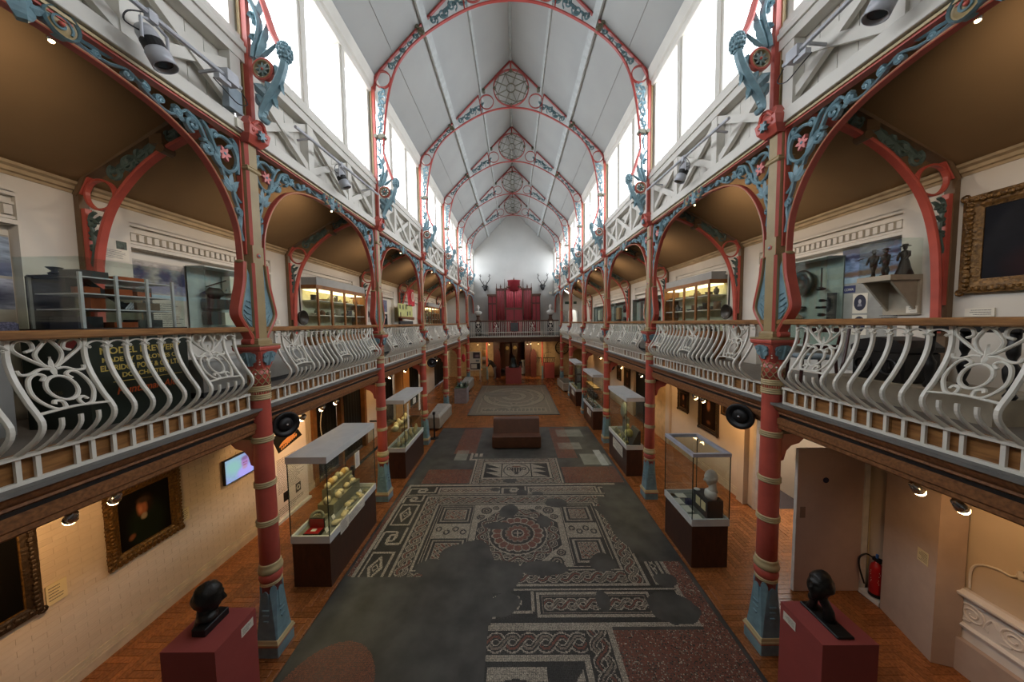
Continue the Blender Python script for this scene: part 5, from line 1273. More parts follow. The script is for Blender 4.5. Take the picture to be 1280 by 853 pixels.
# ---------------- red plinths and bronze heads
def plinth(label, x0, y0, x1, y1, h, card_side=0):
    t = thing('plinth', label, 'plinth', ((x0+x1)/2, (y0+y1)/2, 0), 0, 'maroon display plinths'); hx, hy = (x1-x0)/2, (y1-y0)/2
    MB().box(-hx, -hy, 0.011 if abs(x0) < 3 else 0, hx, hy, h).build('block', PLRED, t)
    if card_side:
        x = card_side*(hx+.002); MB().box(x, .05, h-.17, x+card_side*.002, .21, h-.07).build('caption_card', PAPER, t)
        lines(t, x+card_side*.0022, .065, .195, h-.085, h-.155, 5, card_side, INK, .4)
    return t
HP = 1.08
plinth('maroon plinth with caption card, bottom left beside the near column', -3.67, 3.02, -3.10, 3.53, HP, 1)
plinth('maroon plinth with caption card, bottom right beside the near column', 3.11, 3.06, 3.68, 3.57, HP, -1)
b1 = thing('bronze_head', 'dark bronze head on square block on the near left plinth', 'bust', (-3.42, 3.30, HP))
MB().bev(-.075, -.13, 0, .075, .16, .085, .006).build('block', BLACK, b1)
m = MB(); head(m, (-.02, .02, .315), 1.34, -PI/2+.45, -.1, 0, 1.3, 8, True); m.ell((-.02, -.0, .12), (.10, .09, .06), 14, 8); m.build('head', BRONZE, b1, True)
b2 = thing('bronze_head', 'dark bronze head tilted on long neck and black slab, near right plinth', 'bust', (3.40, 3.33, HP))
MB().bev(-.09, -.22, 0, .09, .22, .028, .008).build('slab', BLACK, b2)
m = MB(); head(m, (-.03, .05, .355), 1.25, PI/2+.25, .25, 0, 1.5, 12, False)
m.tube([(.01, -.03, .025), (.015, -.015, .12), (-.01, .03, .22), (-.02, .05, .30)], [.055, .048, .045, .05], 12); m.tube([(-.03, .13, .03), (-.03, .11, .12), (-.035, .09, .2), (-.04, .06, .27)], [.05, .034, .03, .028], 10)
m.ell((-.10, .06, .22), (.035, .04, .05), 10, 8); m.build('head', BRONZE, b2, True)

# ---------------- bench in the middle
bn = thing('bench', 'dark brown two-tier leather bench standing on the cement before the far mosaic', 'bench', (.03, 11.3, .01))
BL_ = mat('brown_leather', (96, 60, 40), .45, var=.15); MB().bev(-.85, -.55, .04, .85, -.17, .44, .02).build('seat', BL_, bn); MB().bev(-.85, .53, .04, .85, .91, .44, .02).build('seat', BL_, bn); fixn(MB().prism([(-.17, .04), (-.17, .42), (.02, .89), (.05, .91), (.31, .91), (.34, .89), (.53, .42), (.53, .04)], lambda a, b, c: (c, a, b), -.83, .83).build('backrest', BL_, bn))
MB().box(-.78, -.48, 0, .78, .84, .04).build('base', BLACK, bn)

# ---------------- pictures on the walls
def picture(label, s, y0, y1, z0, z1, xw, canvas, fw_, mt=GILT, ornate=0, seed=0, cat='painting', inner=GILT):
    """framed picture on the wall at x = s*xw, facing the nave"""
    t = thing('painting', label, cat, (s*xw, (y0+y1)/2, (z0+z1)/2)); hy, hz = (y1-y0)/2, (z1-z0)/2; k = -s
    MB().box(k*.012, -hy+fw_*.6, -hz+fw_*.6, k*.022, hy-fw_*.6, hz-fw_*.6).build('canvas', canvas, t)
    m = MB()
    prof = [(0, 0), (.0, .055), (.25, .06), (.45, .045), (.7, .04), (1, .024), (1, 0)]
    rr = [[(k*d, sy*(hy-u*fw_), sz*(hz-u*fw_)) for u, d in prof] for sy, sz in ((-1, -1), (1, -1), (1, 1), (-1, 1))]
    m.rings(rr, False, True); fo = m.build('frame', mt, t)
    m = MB(); u = fw_*.93; rr = [[(k*d, sy*(hy-q), sz*(hz-q)) for q, d in ((u, .02), (u, .032), (u+.012, .03), (u+.014, .02))] for sy, sz in ((-1, -1), (1, -1), (1, 1), (-1, 1))]
    m.rings(rr, False, True); m.build('slip', inner, t)
    if ornate:
        r = random.Random(seed); m = MB(); per = [(-hy, -hz, hy, -hz), (hy, -hz, hy, hz), (hy, hz, -hy, hz), (-hy, hz, -hy, -hz)]
        for (ya, za, yb, zb) in per:
            n = int(math.hypot(yb-ya, zb-za)/.055)
            for i in range(n+1):
                q = i/n; y, z = ya+(yb-ya)*q, za+(zb-za)*q; sc = 1-fw_*.35/max(hy, hz)
                big = 1+.6*abs(sin(q*PI*3)); m.ell((k*.05, y*sc+r.uniform(-.006, .006), z*sc+r.uniform(-.006, .006)), (.022, .024*big, .024*big), 7, 5)
                if ornate > 1: m.ell((k*.04, y*1.01, z*1.01), (.018, .02*big, .02*big), 6, 4)
        for sy in (-1, 1):
            for sz in (-1, 1): m.tube([(k*.05, sy*hy*.98+sy*.035*cos(a), sz*hz*.98+.035*sin(a)) for a in [i*PI/4 for i in range(9)]], .012, 5)
        m.build('carved_ornament', mt, fo)
    return t
def card(label, s, xw, y0, y1, z0, z1, mt=PAPERY, n=5):
    t = thing('caption_card', label, 'card', (s*xw, (y0+y1)/2, (z0+z1)/2)); k = -s; hy, hz = (y1-y0)/2, (z1-z0)/2
    MB().box(0, -hy, -hz, k*.012, hy, hz).build('card', mt, t); lines(t, k*.0125, -hy*.8, hy*.8, hz*.8, -hz*.7, n, k, INK, .4, seed=int(abs(y0)*7)); return t
XL = 5.499
pc_man = picmat('portrait_of_a_man_in_green', (14, 11, 9), [(.52, .34, .30, .36, .1, (22, 30, 18), .25), (.50, .66, .13, .16, 0, (38, 26, 18), .3), (.445, .62, .085, .13, .12, (150, 92, 62), .25), (.42, .60, .03, .05, 0, (178, 116, 80), .5), (.47, .735, .10, .05, -.2, (60, 46, 36), .4), (.47, .47, .05, .05, .6, (150, 136, 112), .3), (.26, .22, .05, .04, .4, (110, 70, 46), .4)], 'YZ', noise=.03)
pc_dark = picmat('dark_canvas', (9, 8, 7), [(.5, .5, .3, .4, 0, (16, 12, 10), .5)], 'YZ')
picture('dark portrait of a man in green in carved gilt frame, left lower wall', -1, 4.02, 4.93, 1.15, 2.2, 5.494, pc_man, .13, GILT, 2, 4)
picture('very dark painting in a brown ribbed frame, cut by the left edge', -1, 2.40, 3.41, 1.18, 2.3, 5.494, pc_dark, .12, GILTD, 1, 5)
card('cream caption card beside the very dark painting at far left', -1, XL-.005, 3.46, 3.63, 1.16, 1.40)
card('cream caption card to the right of the gilt-framed portrait', -1, XL-.005, 4.96, 5.08, 1.2, 1.41)
pr = [(.5, .35, .28, .38, 0, (40, 26, 18), .4), (.5, .68, .10, .14, 0, (150, 100, 70), .35), (.48, .2, .1, .05, 0, (110, 70, 50), .5)]
picture('large dark portrait in dark gilt frame on the right lower wall behind the near case', 1, 8.46, 9.36, 1.22, 2.35, 5.518, picmat('dark_portrait', (22, 15, 11), pr, 'YZ'), .11, GILTD, 1, 6)
picture('small dark portrait in gilt frame left of the large one, right lower wall', 1, 9.94, 10.56, 1.45, 2.12, 5.518, picmat('dark_portrait', (30, 20, 14), pr, 'YZ', noise=.02), .09, GILTD, 1, 7)
picture('wide dark painting half hidden by the beam behind the black loudspeaker', 1, 7.60, 8.34, 1.9, 2.5, 5.518, picmat('brown_landscape', (46, 30, 18), [(.5, .4, .3, .2, 0, (80, 54, 30), .6)], 'YZ', noise=.2), .05, GILTD, 0, 8)
for i, (y0, y1, z0, z1) in enumerate(((15.0, 15.8, 1.1, 2.1), (16.3, 16.9, 1.3, 2.1))):
    picture(['dark painting on the right lower wall beyond the dark opening', 'smaller dark painting, farthest on the right lower wall'][i], 1, y0, y1, z0, z1, 5.518, picmat('dark_portrait', (26, 18, 12), pr, 'YZ'), .08, GILTD, 0, 9)
gp = picmat('dark_full_length_portrait', (20, 20, 26), [(.72, .22, .42, .26, .1, (52, 24, 24), .4), (.62, .68, .12, .16, 0, (150, 98, 80), .3), (.60, .30, .2, .3, 0, (28, 20, 22), .5)], 'YZ', flip=True, noise=.03)
picture('large dark portrait in broad carved gilt frame on the upper right wall', 1, 2.60, 3.94, 4.68, 5.82, 5.494, gp, .16, GILT, 1, 10)
card('small white caption card below the gilt frame on the upper right wall', 1, XL-.005, 3.66, 3.90, 4.40, 4.50, PAPER, 3)

# ---------------- screen, banner, loudspeakers
tv = thing('screen', 'wall-mounted screen showing a man in a pale shirt, left lower wall', 'screen', (-5.455, 6.07, 1.655))
MB().box(-.03, -.36, -.235, .02, .36, .235).build('housing', BLACK, tv); MB().box(-.045, -.08, -.08, -.03, .08, .08).build('bracket', BLACK, tv)
MB().box(.0205, -.345, -.22, .022, .345, .22).build('display', picmat('screen_picture', (142, 158, 206), [(.25, .6, .3, .4, .3, (132, 176, 172), .6), (.62, .18, .26, .26, 0, (160, 152, 222), .25), (.62, .6, .12, .24, 0, (158, 118, 178), .25), (.62, .78, .12, .09, 0, (120, 96, 140), .4), (.66, .58, .035, .03, 0, (120, 86, 108), .4), (.58, .58, .03, .03, 0, (120, 86, 108), .4), (.61, .47, .06, .025, 0, (140, 92, 108), .4), (.61, .36, .08, .07, .2, (170, 138, 170), .4)], 'YZ', emit=.75), tv)
bnr = thing('roller_banner', 'tall white text banner with black and orange artwork, standing by the left wall', 'banner', (-5.30, 7.24, 0))
MB().box(-.01, -.56, .06, .0, .56, 2.28).build('sheet', mat('banner_vinyl', (226, 214, 208), .6, var=.02), bnr); MB().box(-.06, -.58, 0, .06, .58, .06).build('base', ALU, bnr)
m = MB().prism([(-.55, 1.95), (-.37, 1.55), (.42, 1.70), (.12, 2.12)], YZ, .0, .002); m.build('artwork', BLACK, bnr)
m = MB().strip(cr([(-.22, 2.0), (-.05, 2.03), (.10, 1.96), (.12, 1.86), (.0, 1.78), (-.2, 1.74), (-.34, 1.68)], 4), [.05, .07, .09, .11, .12, .125, .13, .135, .14, .14, .14, .14, .135, .13, .125, .12, .115, .11, .10, .09, .08, .07, .06, .045, .03], lambda a, b, c: (.004+c, a, b), .001, 0); m.build('orange_swirl', mat('print_orange', (214, 150, 96), .6), bnr)
m = MB()
for i in range(9): m.prism([(-.30+i*.06, 1.60+i*.018), (-.26+i*.06, 1.59+i*.018), (-.24+i*.06, 1.65+i*.018), (-.29+i*.06, 1.66+i*.018)], YZ, .002, .0035)
m.build('orange_lettering', mat('print_orange', (214, 150, 96), .6), bnr)['kind'] = 'stuff'
lines(bnr, .0005, -.45, .46, 1.42, .62, 24, 1, INK, .35, seed=2, th=.28); lines(bnr, .0005, -.45, .46, .30, .12, 4, 1, INK, .5, seed=4, th=.28)
MB().box(.0, -.30, .38, .002, -.12, .60).build('print', BLACK, bnr); MB().box(.0, .10, .38, .002, .28, .60).build('print', GREYD, bnr); m = MB(); m.torus((.003, .19, .49), .05, .012, 'x', 16, 4); m.build('print_ring', PAPER, bnr)
def speaker(label, x, y, z, yaw):
    t = thing('loudspeaker', label, 'loudspeaker', (x, y, z), yaw, 'black loudspeakers on the columns')
    m = MB(); m.lathe([(0, -.12), (.08, -.12), (.14, -.06), (.175, .0), (.18, .03), (.165, .045), (.13, .03), (.08, -.01), (.05, -.02), (0, -.02)], 26); m.build('bowl', BLACK, t, True, rot=(PI/2, 0, 0))
    m = MB(); m.lathe([(0, 0), (.10, .0), (.09, .03), (.05, .045), (0, .05)], 20); m.build('cone', mat('dark_cone', (18, 18, 20), .55), t, True, rot=(PI/2, 0, 0))
    MB().ell((0, -.055, 0), (.018, .012, .018), 8, 6).build('cap', CHROME, t, True); MB().box(-.03, .08, -.02, .03, .16, .02).build('bracket', BLACK, t); return t
speaker('black round loudspeaker clamped beside the nearest left column', -3.24, 4.36, 3.02, 1.1)
speaker('black round loudspeaker clamped beside the nearest right column', 3.17, 4.40, 3.05, -1.0)
speaker('small black loudspeaker at the third left column', -3.10, 11.75, 2.95, .5); speaker('small black loudspeaker at the third right column', 3.55, 11.7, 2.75, -.6)

# ---------------- right lower wall: door leaf, extinguisher, angled panel, plaster overmantel
d = sempty('door_2', (5.50, 4.95, 0)); DP = mat('door_pink_beige', (190, 166, 154), .5, var=.04)
MB().box(-1.04, -.05, .012, 0, -.005, 2.36).build('door_leaf', DP, d); MB().box(-1.046, -.052, .012, -1.04, -.003, 2.36).build('door_edge', mat('door_edge_white', (226, 222, 214), .5), d)
o = MB().lathe([(0, 0), (.045, 0), (.045, .004), (0, .004)], 18).build('blue_disc', mat('sign_blue', (30, 40, 84), .5), d, rot=(PI/2, 0, 0), loc=(-.6, -.052, 1.85)); 
MB().box(-.985, -.056, 1.24, -.905, -.05, 1.42).build('finger_plate', mat('plate_steel', (140, 118, 106), .4, .4), d); MB().box(-.08, -.06, 2.30, .05, -.05, 2.34).build('closer', BROWNP, d)
struct(MB().box(5.52, 4.90, 0, 5.60, 4.97, 2.45).build('trim_18', mat('door_edge_white', (226, 222, 214), .5)))
ap = thing('angled_panel', 'beige angled board panel with caption card between extinguisher and overmantel', 'panel', (5.27, 3.86, 0), math.atan2(4.58-3.84, 5.53-5.30)-PI/2)
# local +y runs along the panel face
MB().box(0, 0, .005, .06, .775, 2.93).build('board', BEIGE, ap); MB().box(.0, -.03, .005, .26, .0, 2.93).build('return', BEIGE, ap)
MB().box(-.004, .08, 1.19, -.0005, .23, 1.36).build('caption_card', PAPERY, ap); lines(ap, -.0045, .09, .22, 1.34, 1.21, 6, -1, INK, .4)
fx = thing('fire_extinguisher', 'red fire extinguisher with black hose on a wall hook right of the open door', 'extinguisher', (5.585, 4.74, .08))
MB().lathe([(0, 0), (.072, 0), (.078, .02), (.078, .44), (.06, .50), (.03, .53), (.03, .545), (0, .545)], 20).build('cylinder', REDX, fx, True); MB().lathe([(.079, .0), (.08, .0), (.08, .05), (.079, .05)], 20).build('foot_ring', BLACK, fx)
MB().box(-.02, -.05, .545, .02, .05, .60).build('valve', BLACK, fx); MB().bar((0, -.02, .60), (0, -.12, .63), .03, .012).build('lever', BLACK, fx); MB().box(-.012, -.012, .60, .012, .012, .66).build('safety_tag', mat('tag_blue', (60, 110, 190), .5), fx)
MB().tube(cr([(-.02, .04, .58), (-.09, .07, .62), (-.17, .09, .55), (-.17, .09, .40), (-.13, .08, .24), (-.11, .06, .14)], 5), .012, 7).build('hose', BLACK, fx, True)
m = MB()
for i, (w, z) in enumerate(((.05, .40), (.06, .37), (.05, .34), (.045, .28), (.04, .25), (.05, .22))):
    a0_ = PI*1.0; m.prism([(-w, z), (w, z), (w, z+.012), (-w, z+.012)], lambda u, v, c: ((.0795+c)*cos(a0_+.5+u/.08), (.0795+c)*sin(a0_+.5+u/.08), v), 0, .001)
m.build('printed_label', PAPER, fx)['kind'] = 'stuff'
tag(MB().box(5.50, 4.62, 0, 5.66, 4.90, .06).build('white_pad', mat('white_pad', (216, 212, 206), .7)), 'white pad on the floor under the extinguisher', 'pad')
tag(MB().tube([(5.66, 4.93, .2), (5.655, 4.93, .9), (5.66, 4.93, 1.5)], .006, 5).build('cable', PAPERY), 'thin cable running down the wall beside the open door', 'cable')
om = thing('overmantel', 'white plaster chimneypiece relief with scrolled frieze and arched panel, lower right', 'relief', (5.545, 2.9, 0))
m = MB(); m.prism([(0, .94), (-.09, .98), (-.10, 1.0), (-.10, 1.02), (-.07, 1.035), (-.05, 1.06), (0, 1.06)], XZ, -.7, 1.0); fixn(m.build('shelf_moulding', PLASTER, om))
m = MB(); m.prism([(0, .55), (-.05, .57), (-.06, .60), (-.04, .62), (0, .63)], XZ, -.7, 1.0); fixn(m.build('lower_moulding', PLASTER, om)); MB().box(-.02, -.7, .62, 0, 1.0, .95).build('frieze_ground', PLASTER, om)
mp = lambda a, b, c: (-.022-c, a, b)
for i in range(5):
    m = MB(); y = -.5+i*.32; m.strip(spiral(y, .785, .12, .02, i*PI, i*PI+(-1)**i*PI*4, 30), taper(31, .026, .016), mp, .012, .6)
    for k in range(4): leaf(m, y+.10*cos(k*1.6), .785+.10*sin(k*1.6), k*1.6+1.2, .10, .03, mp, .01, 2)
    m.strip(cr([(y+.12, .785), (y+.16, .86), (y+.2, .80), (y+.22, .72)], 4), .022, mp, .012, .6); m.build('frieze_scroll', PLASTER, om)
MB().box(-.015, -.7, .2, 0, 1.0, .55).build('dado', PLASTER, om); MB().box(-.08, -.7, 0, 0, 1.02, .42).build('beige_plinth', BEIGE, om)
m = MB(); P = [(.82, 1.10), (.82, 1.32), (.76, 1.44), (.62, 1.50), (.52, 1.50), (.45, 1.55), (.38, 1.50), (.28, 1.50), (.10, 1.44), (0, 1.34), (-.04, 1.2), (-.04, 1.10)]; m.strip(cr(P, 4), .02, mp, .01, .5); m.build('arched_moulding', PLASTER, om)
m = MB(); leaf(m, .45, 1.52, PI/2, .1, .04, mp, .03, 2); m.strip(cr([(.2, 1.5), (.1, 1.56), (.0, 1.52), (-.08, 1.42), (-.15, 1.45)], 5), .024, mp, .01, .5); m.build('crest', PLASTER, om)
m = MB().tube([(-.02, .15, 1.62), (-.02, .15, 1.75), (-.02, .15, 1.95), (-.02, .15, 2.1)], [.025, .012, .02, .01], 6); m.build('husk_drop', PLASTER, om)

# ---------------- barrier posts
for (x, y, lab) in ((-3.9, 7.35, 'black barrier post behind the nearest left case'), (-3.72, 11.05, 'black barrier post behind the second left case'), (-3.12, 11.9, 'black barrier post beside the third left column')):
    t = thing('barrier_post', lab, 'barrier post', (x, y, 0), 0); MB().lathe([(0, 0), (.16, 0), (.165, .015), (.03, .03), (.03, .95), (.035, .97), (0, .98)], 14).build('post', BLACK, t); MB().box(-.045, -.045, .93, .045, .045, 1.03).build('belt_head', BLACK, t)
tag(MB().box(-3.9, 7.38, .94, -3.86, 8.7, .99).build('barrier_belt', BLACKC), 'black belt stretched from the barrier post along the left wall', 'belt')
tag(MB().box(-5.2, 11.03, .94, -3.72, 11.07, .99).build('barrier_belt', BLACKC), 'black belt across the left aisle behind the second left case', 'belt')

# ---------------- stone coffins, model plinth, bell, screens at the far end
def coffin(label, P, zt, lid):
    t = thing('stone_coffin', label, 'coffin', (0, 0, 0)); m = MB(); 
    n = len(P); cx = sum(p[0] for p in P)/n; cy_ = sum(p[1] for p in P)/n
    inn = [(cx+(p[0]-cx)*.78, cy_+(p[1]-cy_)*.90) for p in P]
    for o in (t,): o.location = (cx, cy_, 0)
    Lc = lambda p, z: (p[0]-cx, p[1]-cy_, z)
    m.rings([[Lc(p, z) for p in Q] for Q, z in ((P, .1), (P, zt), (inn, zt), (inn, .22))], True); fixn(m.build('trough', STONE, t))
    if lid: m = MB(); m.rings([[Lc(p, z) for p in Q] for Q, z in ((P, zt), (P, zt+.05), (inn, zt+.15))]); fixn(m.build('lid', mat('pale_lid_stone', (178, 174, 164), .8, bump=.3), t))
    m = MB(); m.box(-.25, -.7, 0, .25, -.5, .1).box(-.25, .5, 0, .25, .7, .1); m.build('bearer', BLACK, t); return t
coffin('grey stone coffin with sloping lid between the third and fourth left columns', [(-3.62, 12.75), (-3.12, 12.75), (-3.02, 14.75), (-3.72, 14.75)], .50, True)
coffin('grey stone coffin beyond the model plinth on the left', [(-3.45, 19.9), (-2.95, 19.9), (-2.85, 21.7), (-3.5, 21.7)], .55, True)
coffin('open stone coffin beside the farthest right column', [(3.0, 19.6), (3.7, 19.6), (3.85, 21.6), (2.9, 21.6)], .55, False)
t = thing('model_plinth', 'grey plinth with a glazed green landscape model on the left parquet', 'plinth', (-3.0, 17.5, 0))
MB().box(-.34, -.38, 0, .34, .38, .84).build('block', mat('lilac_grey_plinth', (158, 152, 156), .6), t); MB().box(-.32, -.36, .84, .32, .36, .86).build('model_base', mat('model_green', (88, 110, 88), .8), t)
for i in range(5): blob(500+i, .07, .07, .05+.02*i).build('model_hill', [mat('model_green', (88, 110, 88), .8), BLACK, PAPER][i % 3], t, True, loc=(-.22+i*.11, -.1+.1*(i % 2), .86))
for a in ((-.34, -.38, .34, -.372), (-.34, .372, .34, .38), (-.34, -.372, -.332, .372), (.332, -.372, .34, .372)): MB().box(a[0], a[1], .84, a[2], a[3], 1.12).build('glass_side', GLASS, t)
plinth('broad maroon plinth carrying a bronze bell in front of the far doors', -.66, 22.45, .46, 23.4, 1.16)
bl_ = thing('bell', 'dark bronze bell on the far maroon plinth', 'bell', (-.1, 22.85, 1.16))
MB().lathe([(.38, 0), (.40, .02), (.33, .10), (.24, .22), (.20, .42), (.19, .60), (.14, .68), (.05, .72), (0, .72)], 24).build('body', mat('bell_bronze', (40, 46, 44), .35, .5), bl_, True); m = MB()
for a in (0, PI/2): m.tube([(.09*cos(a), .09*sin(a), .70), (.08*cos(a), .08*sin(a), .82), (0, 0, .88), (-.08*cos(a), -.08*sin(a), .82), (-.09*cos(a), -.09*sin(a), .70)], .022, 6)
m.build('canons', mat('bell_bronze', (40, 46, 44), .35, .5), bl_)
t = thing('iron_fitting', 'dark iron fitting leaning beside the bell', 'fitting', (.36, 22.7, 1.16)); MB().tube(cr([(-.1, 0, 0), (.0, 0, .28), (.1, 0, .40), (.14, 0, .2), (.16, 0, -.02)], 4), .04, 7).build('arm', BLACK, t); MB().box(-.05, -.03, .3, .12, .03, .42).build('yoke', BLACK, t)
t = thing('slim_column', 'slim red column with blue foot under the end gallery, left one', 'column', (-2.17, 24.5, 0), 0, 'slim columns below the end gallery')
MB().lathe([(.09, 0), (.09, .1), (.07, .12), (.065, .95), (.06, 1.0)], 12).build('foot', BLUE, t); MB().lathe([(.06, 1.0), (.055, 2.9), (.09, 3.0), (.09, 3.12)], 12).build('shaft', RED, t)
dup(t, (2.14, 24.5, 0), 0, 'slim red column with blue foot under the end gallery, right one')
t = thing('display_board', 'white display board of pictures and text standing at the far left', 'board', (-2.98, 23.6, 0))
MB().box(-.42, -.03, .0, -.39, .03, 2.3).box(.39, -.03, 0, .42, .03, 2.3).build('posts', ALU, t); MB().box(-.39, -.02, .85, .39, .02, 2.28).build('panel', PAPER, t)
for i, (x0, z0, x1, z1, mt) in enumerate(((-.15, 1.75, .36, 2.22, picmat('board_photo', (96, 92, 100), [(.6, .4, .3, .2, 0, (170, 150, 160), .5)], 'XZ', noise=.2)), (-.36, .92, .36, 1.40, GREYD), (-.30, 1.0, .12, 1.34, PAPER), (.05, 1.5, .3, 1.66, GREYP))): MB().box(x0, -.024-.002*i, z0, x1, -.02, z1).build('print', mt, t)
t = thing('leaflet_rack', 'wooden leaflet rack beside the white display board', 'rack', (-2.33, 23.75, 0)); MB().box(-.16, -.02, 0, .16, .06, 2.35).build('back', mat('pale_rack', (196, 160, 104), .6), t)
for i in range(4): MB().box(-.13, -.06, 1.0+i*.32, .13, -.02, 1.2+i*.32).build('leaflets', [PAPERY, BROWNP, PAPER, ORANGE][i], t)
t = thing('table', 'small wooden table at which the person is bending', 'table', (-2.45, 24.75, 0)); MB().box(-.35, -.3, .72, .35, .3, .77).build('tabletop', ORANGE, t)
for sx in (-.3, .3):
    for sy in (-.25, .25): MB().box(sx-.03, sy-.03, 0, sx+.03, sy+.03, .72).build('leg', ALU, t)
# the person at the far end: black top, grey trousers, bending forward to the left
def person():
    t = thing('person', 'person in black top and grey trousers bending forward over a table at the far end', 'person', (-1.62, 24.7, 0), 0)
    V = {'wl': (-.62, -.13, .84), 'wr': (-.64, .12, .84)}
    m = MB()
    m.tube([(.02, 0, .80), (.02, 0, .92), (-.08, 0, 1.08), (-.22, 0, 1.26), (-.36, 0, 1.38), (-.42, 0, 1.42)], [.15, .165, .15, .165, .15, .06], 14, sq=1)
    for s in (-1, 1):
        m.ell((-.32, s*.17, 1.33), (.085, .085, .085), 10, 8); m.tube([(-.32, s*.18, 1.34), (-.42, s*.23, 1.10), (-.52, s*.18, .97), V['wl' if s < 0 else 'wr']], [.075, .055, .045, .035], 10)
        m.tube([(.02, s*.08, .90), (.01, s*.10, .70), (.03, s*.11, .48), (.06, s*.11, .25), (.06, s*.11, .06)], [.115, .10, .075, .065, .05], 12); m.ell((0, s*.115, .045), (.13, .048, .045), 10, 6)
    m.tube([(-.36, 0, 1.38), (-.46, 0, 1.45)], [.065, .055], 10)
    o = m.build('body', RED, t, True); me = o.data; me.materials.clear()
    rm = o.modifiers.new('remesh', 'REMESH'); rm.mode = 'VOXEL'; rm.voxel_size = .018; rm.use_smooth_shade = True; sm_ = o.modifiers.new('smooth', 'SMOOTH'); sm_.iterations = 4
    m = bpy.data.materials.new('black_top_grey_trousers'); m.use_nodes = True; N = m.node_tree.nodes; L = m.node_tree.links; tc = N.new('ShaderNodeTexCoord'); sp = N.new('ShaderNodeSeparateXYZ'); L.new(tc.outputs['Object'], sp.inputs[0])
    av = N.new('ShaderNodeMath'); av.operation = 'MULTIPLY_ADD'; av.inputs[1].default_value = -.35; L.new(sp.outputs['X'], av.inputs[0]); L.new(sp.outputs['Z'], av.inputs[2])
    gt = N.new('ShaderNodeMath'); gt.operation = 'GREATER_THAN'; gt.inputs[1].default_value = .93; L.new(av.outputs[0], gt.inputs[0]); mx = N.new('ShaderNodeMix'); mx.data_type = 'RGBA'; mx.inputs[6].default_value = (*lin((120, 114, 116)), 1); mx.inputs[7].default_value = (*lin((22, 22, 26)), 1); L.new(gt.outputs[0], mx.inputs[0]); L.new(mx.outputs[2], N['Principled BSDF'].inputs['Base Color']); me.materials.append(m)
    skin = mat('skin', (196, 146, 118), .5); mb = head(MB(), (-.53, 0, 1.50), .95, PI/2, -.6, 0, 0, 3, False); mb.build('head', skin, t, True)
    m = MB(); m.ell((-.51, 0, 1.54), (.105, .086, .10), 12, 8); m.build('hair', mat('grey_hair', (96, 84, 76), .8), t, True)
    for s, w in ((-1, V['wl']), (1, V['wr'])):
        m = MB(); m.ell((w[0]-.04, w[1], w[2]-.05), (.045, .03, .05), 8, 6)
        for k in range(4): m.tube([(w[0]-.06+k*.012, w[1]-.024+k*.016, w[2]-.07), (w[0]-.09+k*.01, w[1]-.026+k*.017, w[2]-.10), (w[0]-.10+k*.008, w[1]-.026+k*.017, w[2]-.125)], [.009, .008, .006], 6)
        m.tube([(w[0]-.03, w[1]+s*-.03, w[2]-.05), (w[0]-.06, w[1]+s*-.05, w[2]-.09)], [.01, .007], 6); m.build('hand', skin, t, True)
person()
# far doors and clocks, seen through the middle opening
for i, (x, lab) in enumerate(((-1.55, 'dark carved wooden door leaf, left of the far opening'), (1.02, 'dark carved wooden door leaf, right of the far opening'))):
    t = thing('door_leaf', lab, 'door', (x, YEND-.3, 0)); MB().box(-.2, -.04, .0, .35, .04, 2.95).build('leaf', WOODD, t)
    for z in (.2, 1.05, 1.9): MB().box(-.12, -.06, z, .27, -.04, z+.72).build('panel', ORGW, t)
for i, (x, y) in enumerate(((-.65, YEND+1.4), (.02, YEND+1.8))):
    t = thing('longcase_clock', ['tall dark longcase clock left inside the far opening', 'tall dark longcase clock right inside the far opening'][i], 'clock', (x, y, 0))
    MB().box(-.24, -.12, 0, .24, .12, .5).build('base', WOODD, t); MB().box(-.17, -.1, .5, .17, .1, 1.75).build('trunk', WOODD, t); MB().box(-.25, -.13, 1.75, .25, .13, 2.6).build('hood', WOODD, t); MB().lathe([(0, 0), (.15, 0), (.16, .01), (0, .012)], 18).build('dial', mat('brass_dial', (196, 170, 96), .4, .3), t, rot=(PI/2, 0, 0), loc=(0, -.131, 2.2))
t = thing('counter', 'bright white counter with papers inside the far opening', 'counter', (.82, YEND+1.2, 0)); MB().box(-.28, -.3, 0, .28, .3, 1.15).build('block', mat('counter_white', (214, 216, 222), .5), t); MB().box(-.2, -.25, 1.15, .2, .2, 1.17).build('papers', PAPER, t)
t = thing('exit_sign', 'small green exit sign over the far opening', 'sign', (-.12, YEND+.05, 2.91)); MB().box(-.2, -.02, -.07, .2, .02, .07).build('plate', mat('exit_green', (120, 200, 160), emit=1.2), t)
text('EXIT', .1, PAPER, t, (0, -.022, -.035), R_FRONT, 'CENTER')
plinth('low maroon plinth under the iron display at the far right', 2.3, 24.6, 3.1, 25.3, 1.2)
t = thing('iron_grille', 'wrought iron fire-dog display on the far right maroon plinth', 'ironwork', (2.6, 24.95, 1.2))
MB().box(-.9, -.02, .35, .6, .02, .40).build('bar', BLACK, t)
for i in range(9): MB().tube([(-.85+i*.17, 0, .38), (-.83+i*.17, 0, .2), (-.87+i*.17, 0, .0)], .02, 5).build('prong', BLACK, t)
MB().tube([(-.3, 0, .4), (-.2, 0, .75), (.1, 0, .85), (.3, 0, .8)], .015, 5).build('rod', BLACK, t)
t = thing('carved_screen', 'carved dark red pointed panel standing right of the far door', 'carving', (1.5, 25.4, 0)); MB().prism([(-.22, 0), (.22, 0), (.24, 1.9), (.14, 2.15), (0, 2.3), (-.14, 2.15), (-.24, 1.9)], XZ, -.15, .15).build('body', mat('carved_red', (110, 44, 34), .5, scale=20, rgb2=(50, 26, 20), bump=.5), t)
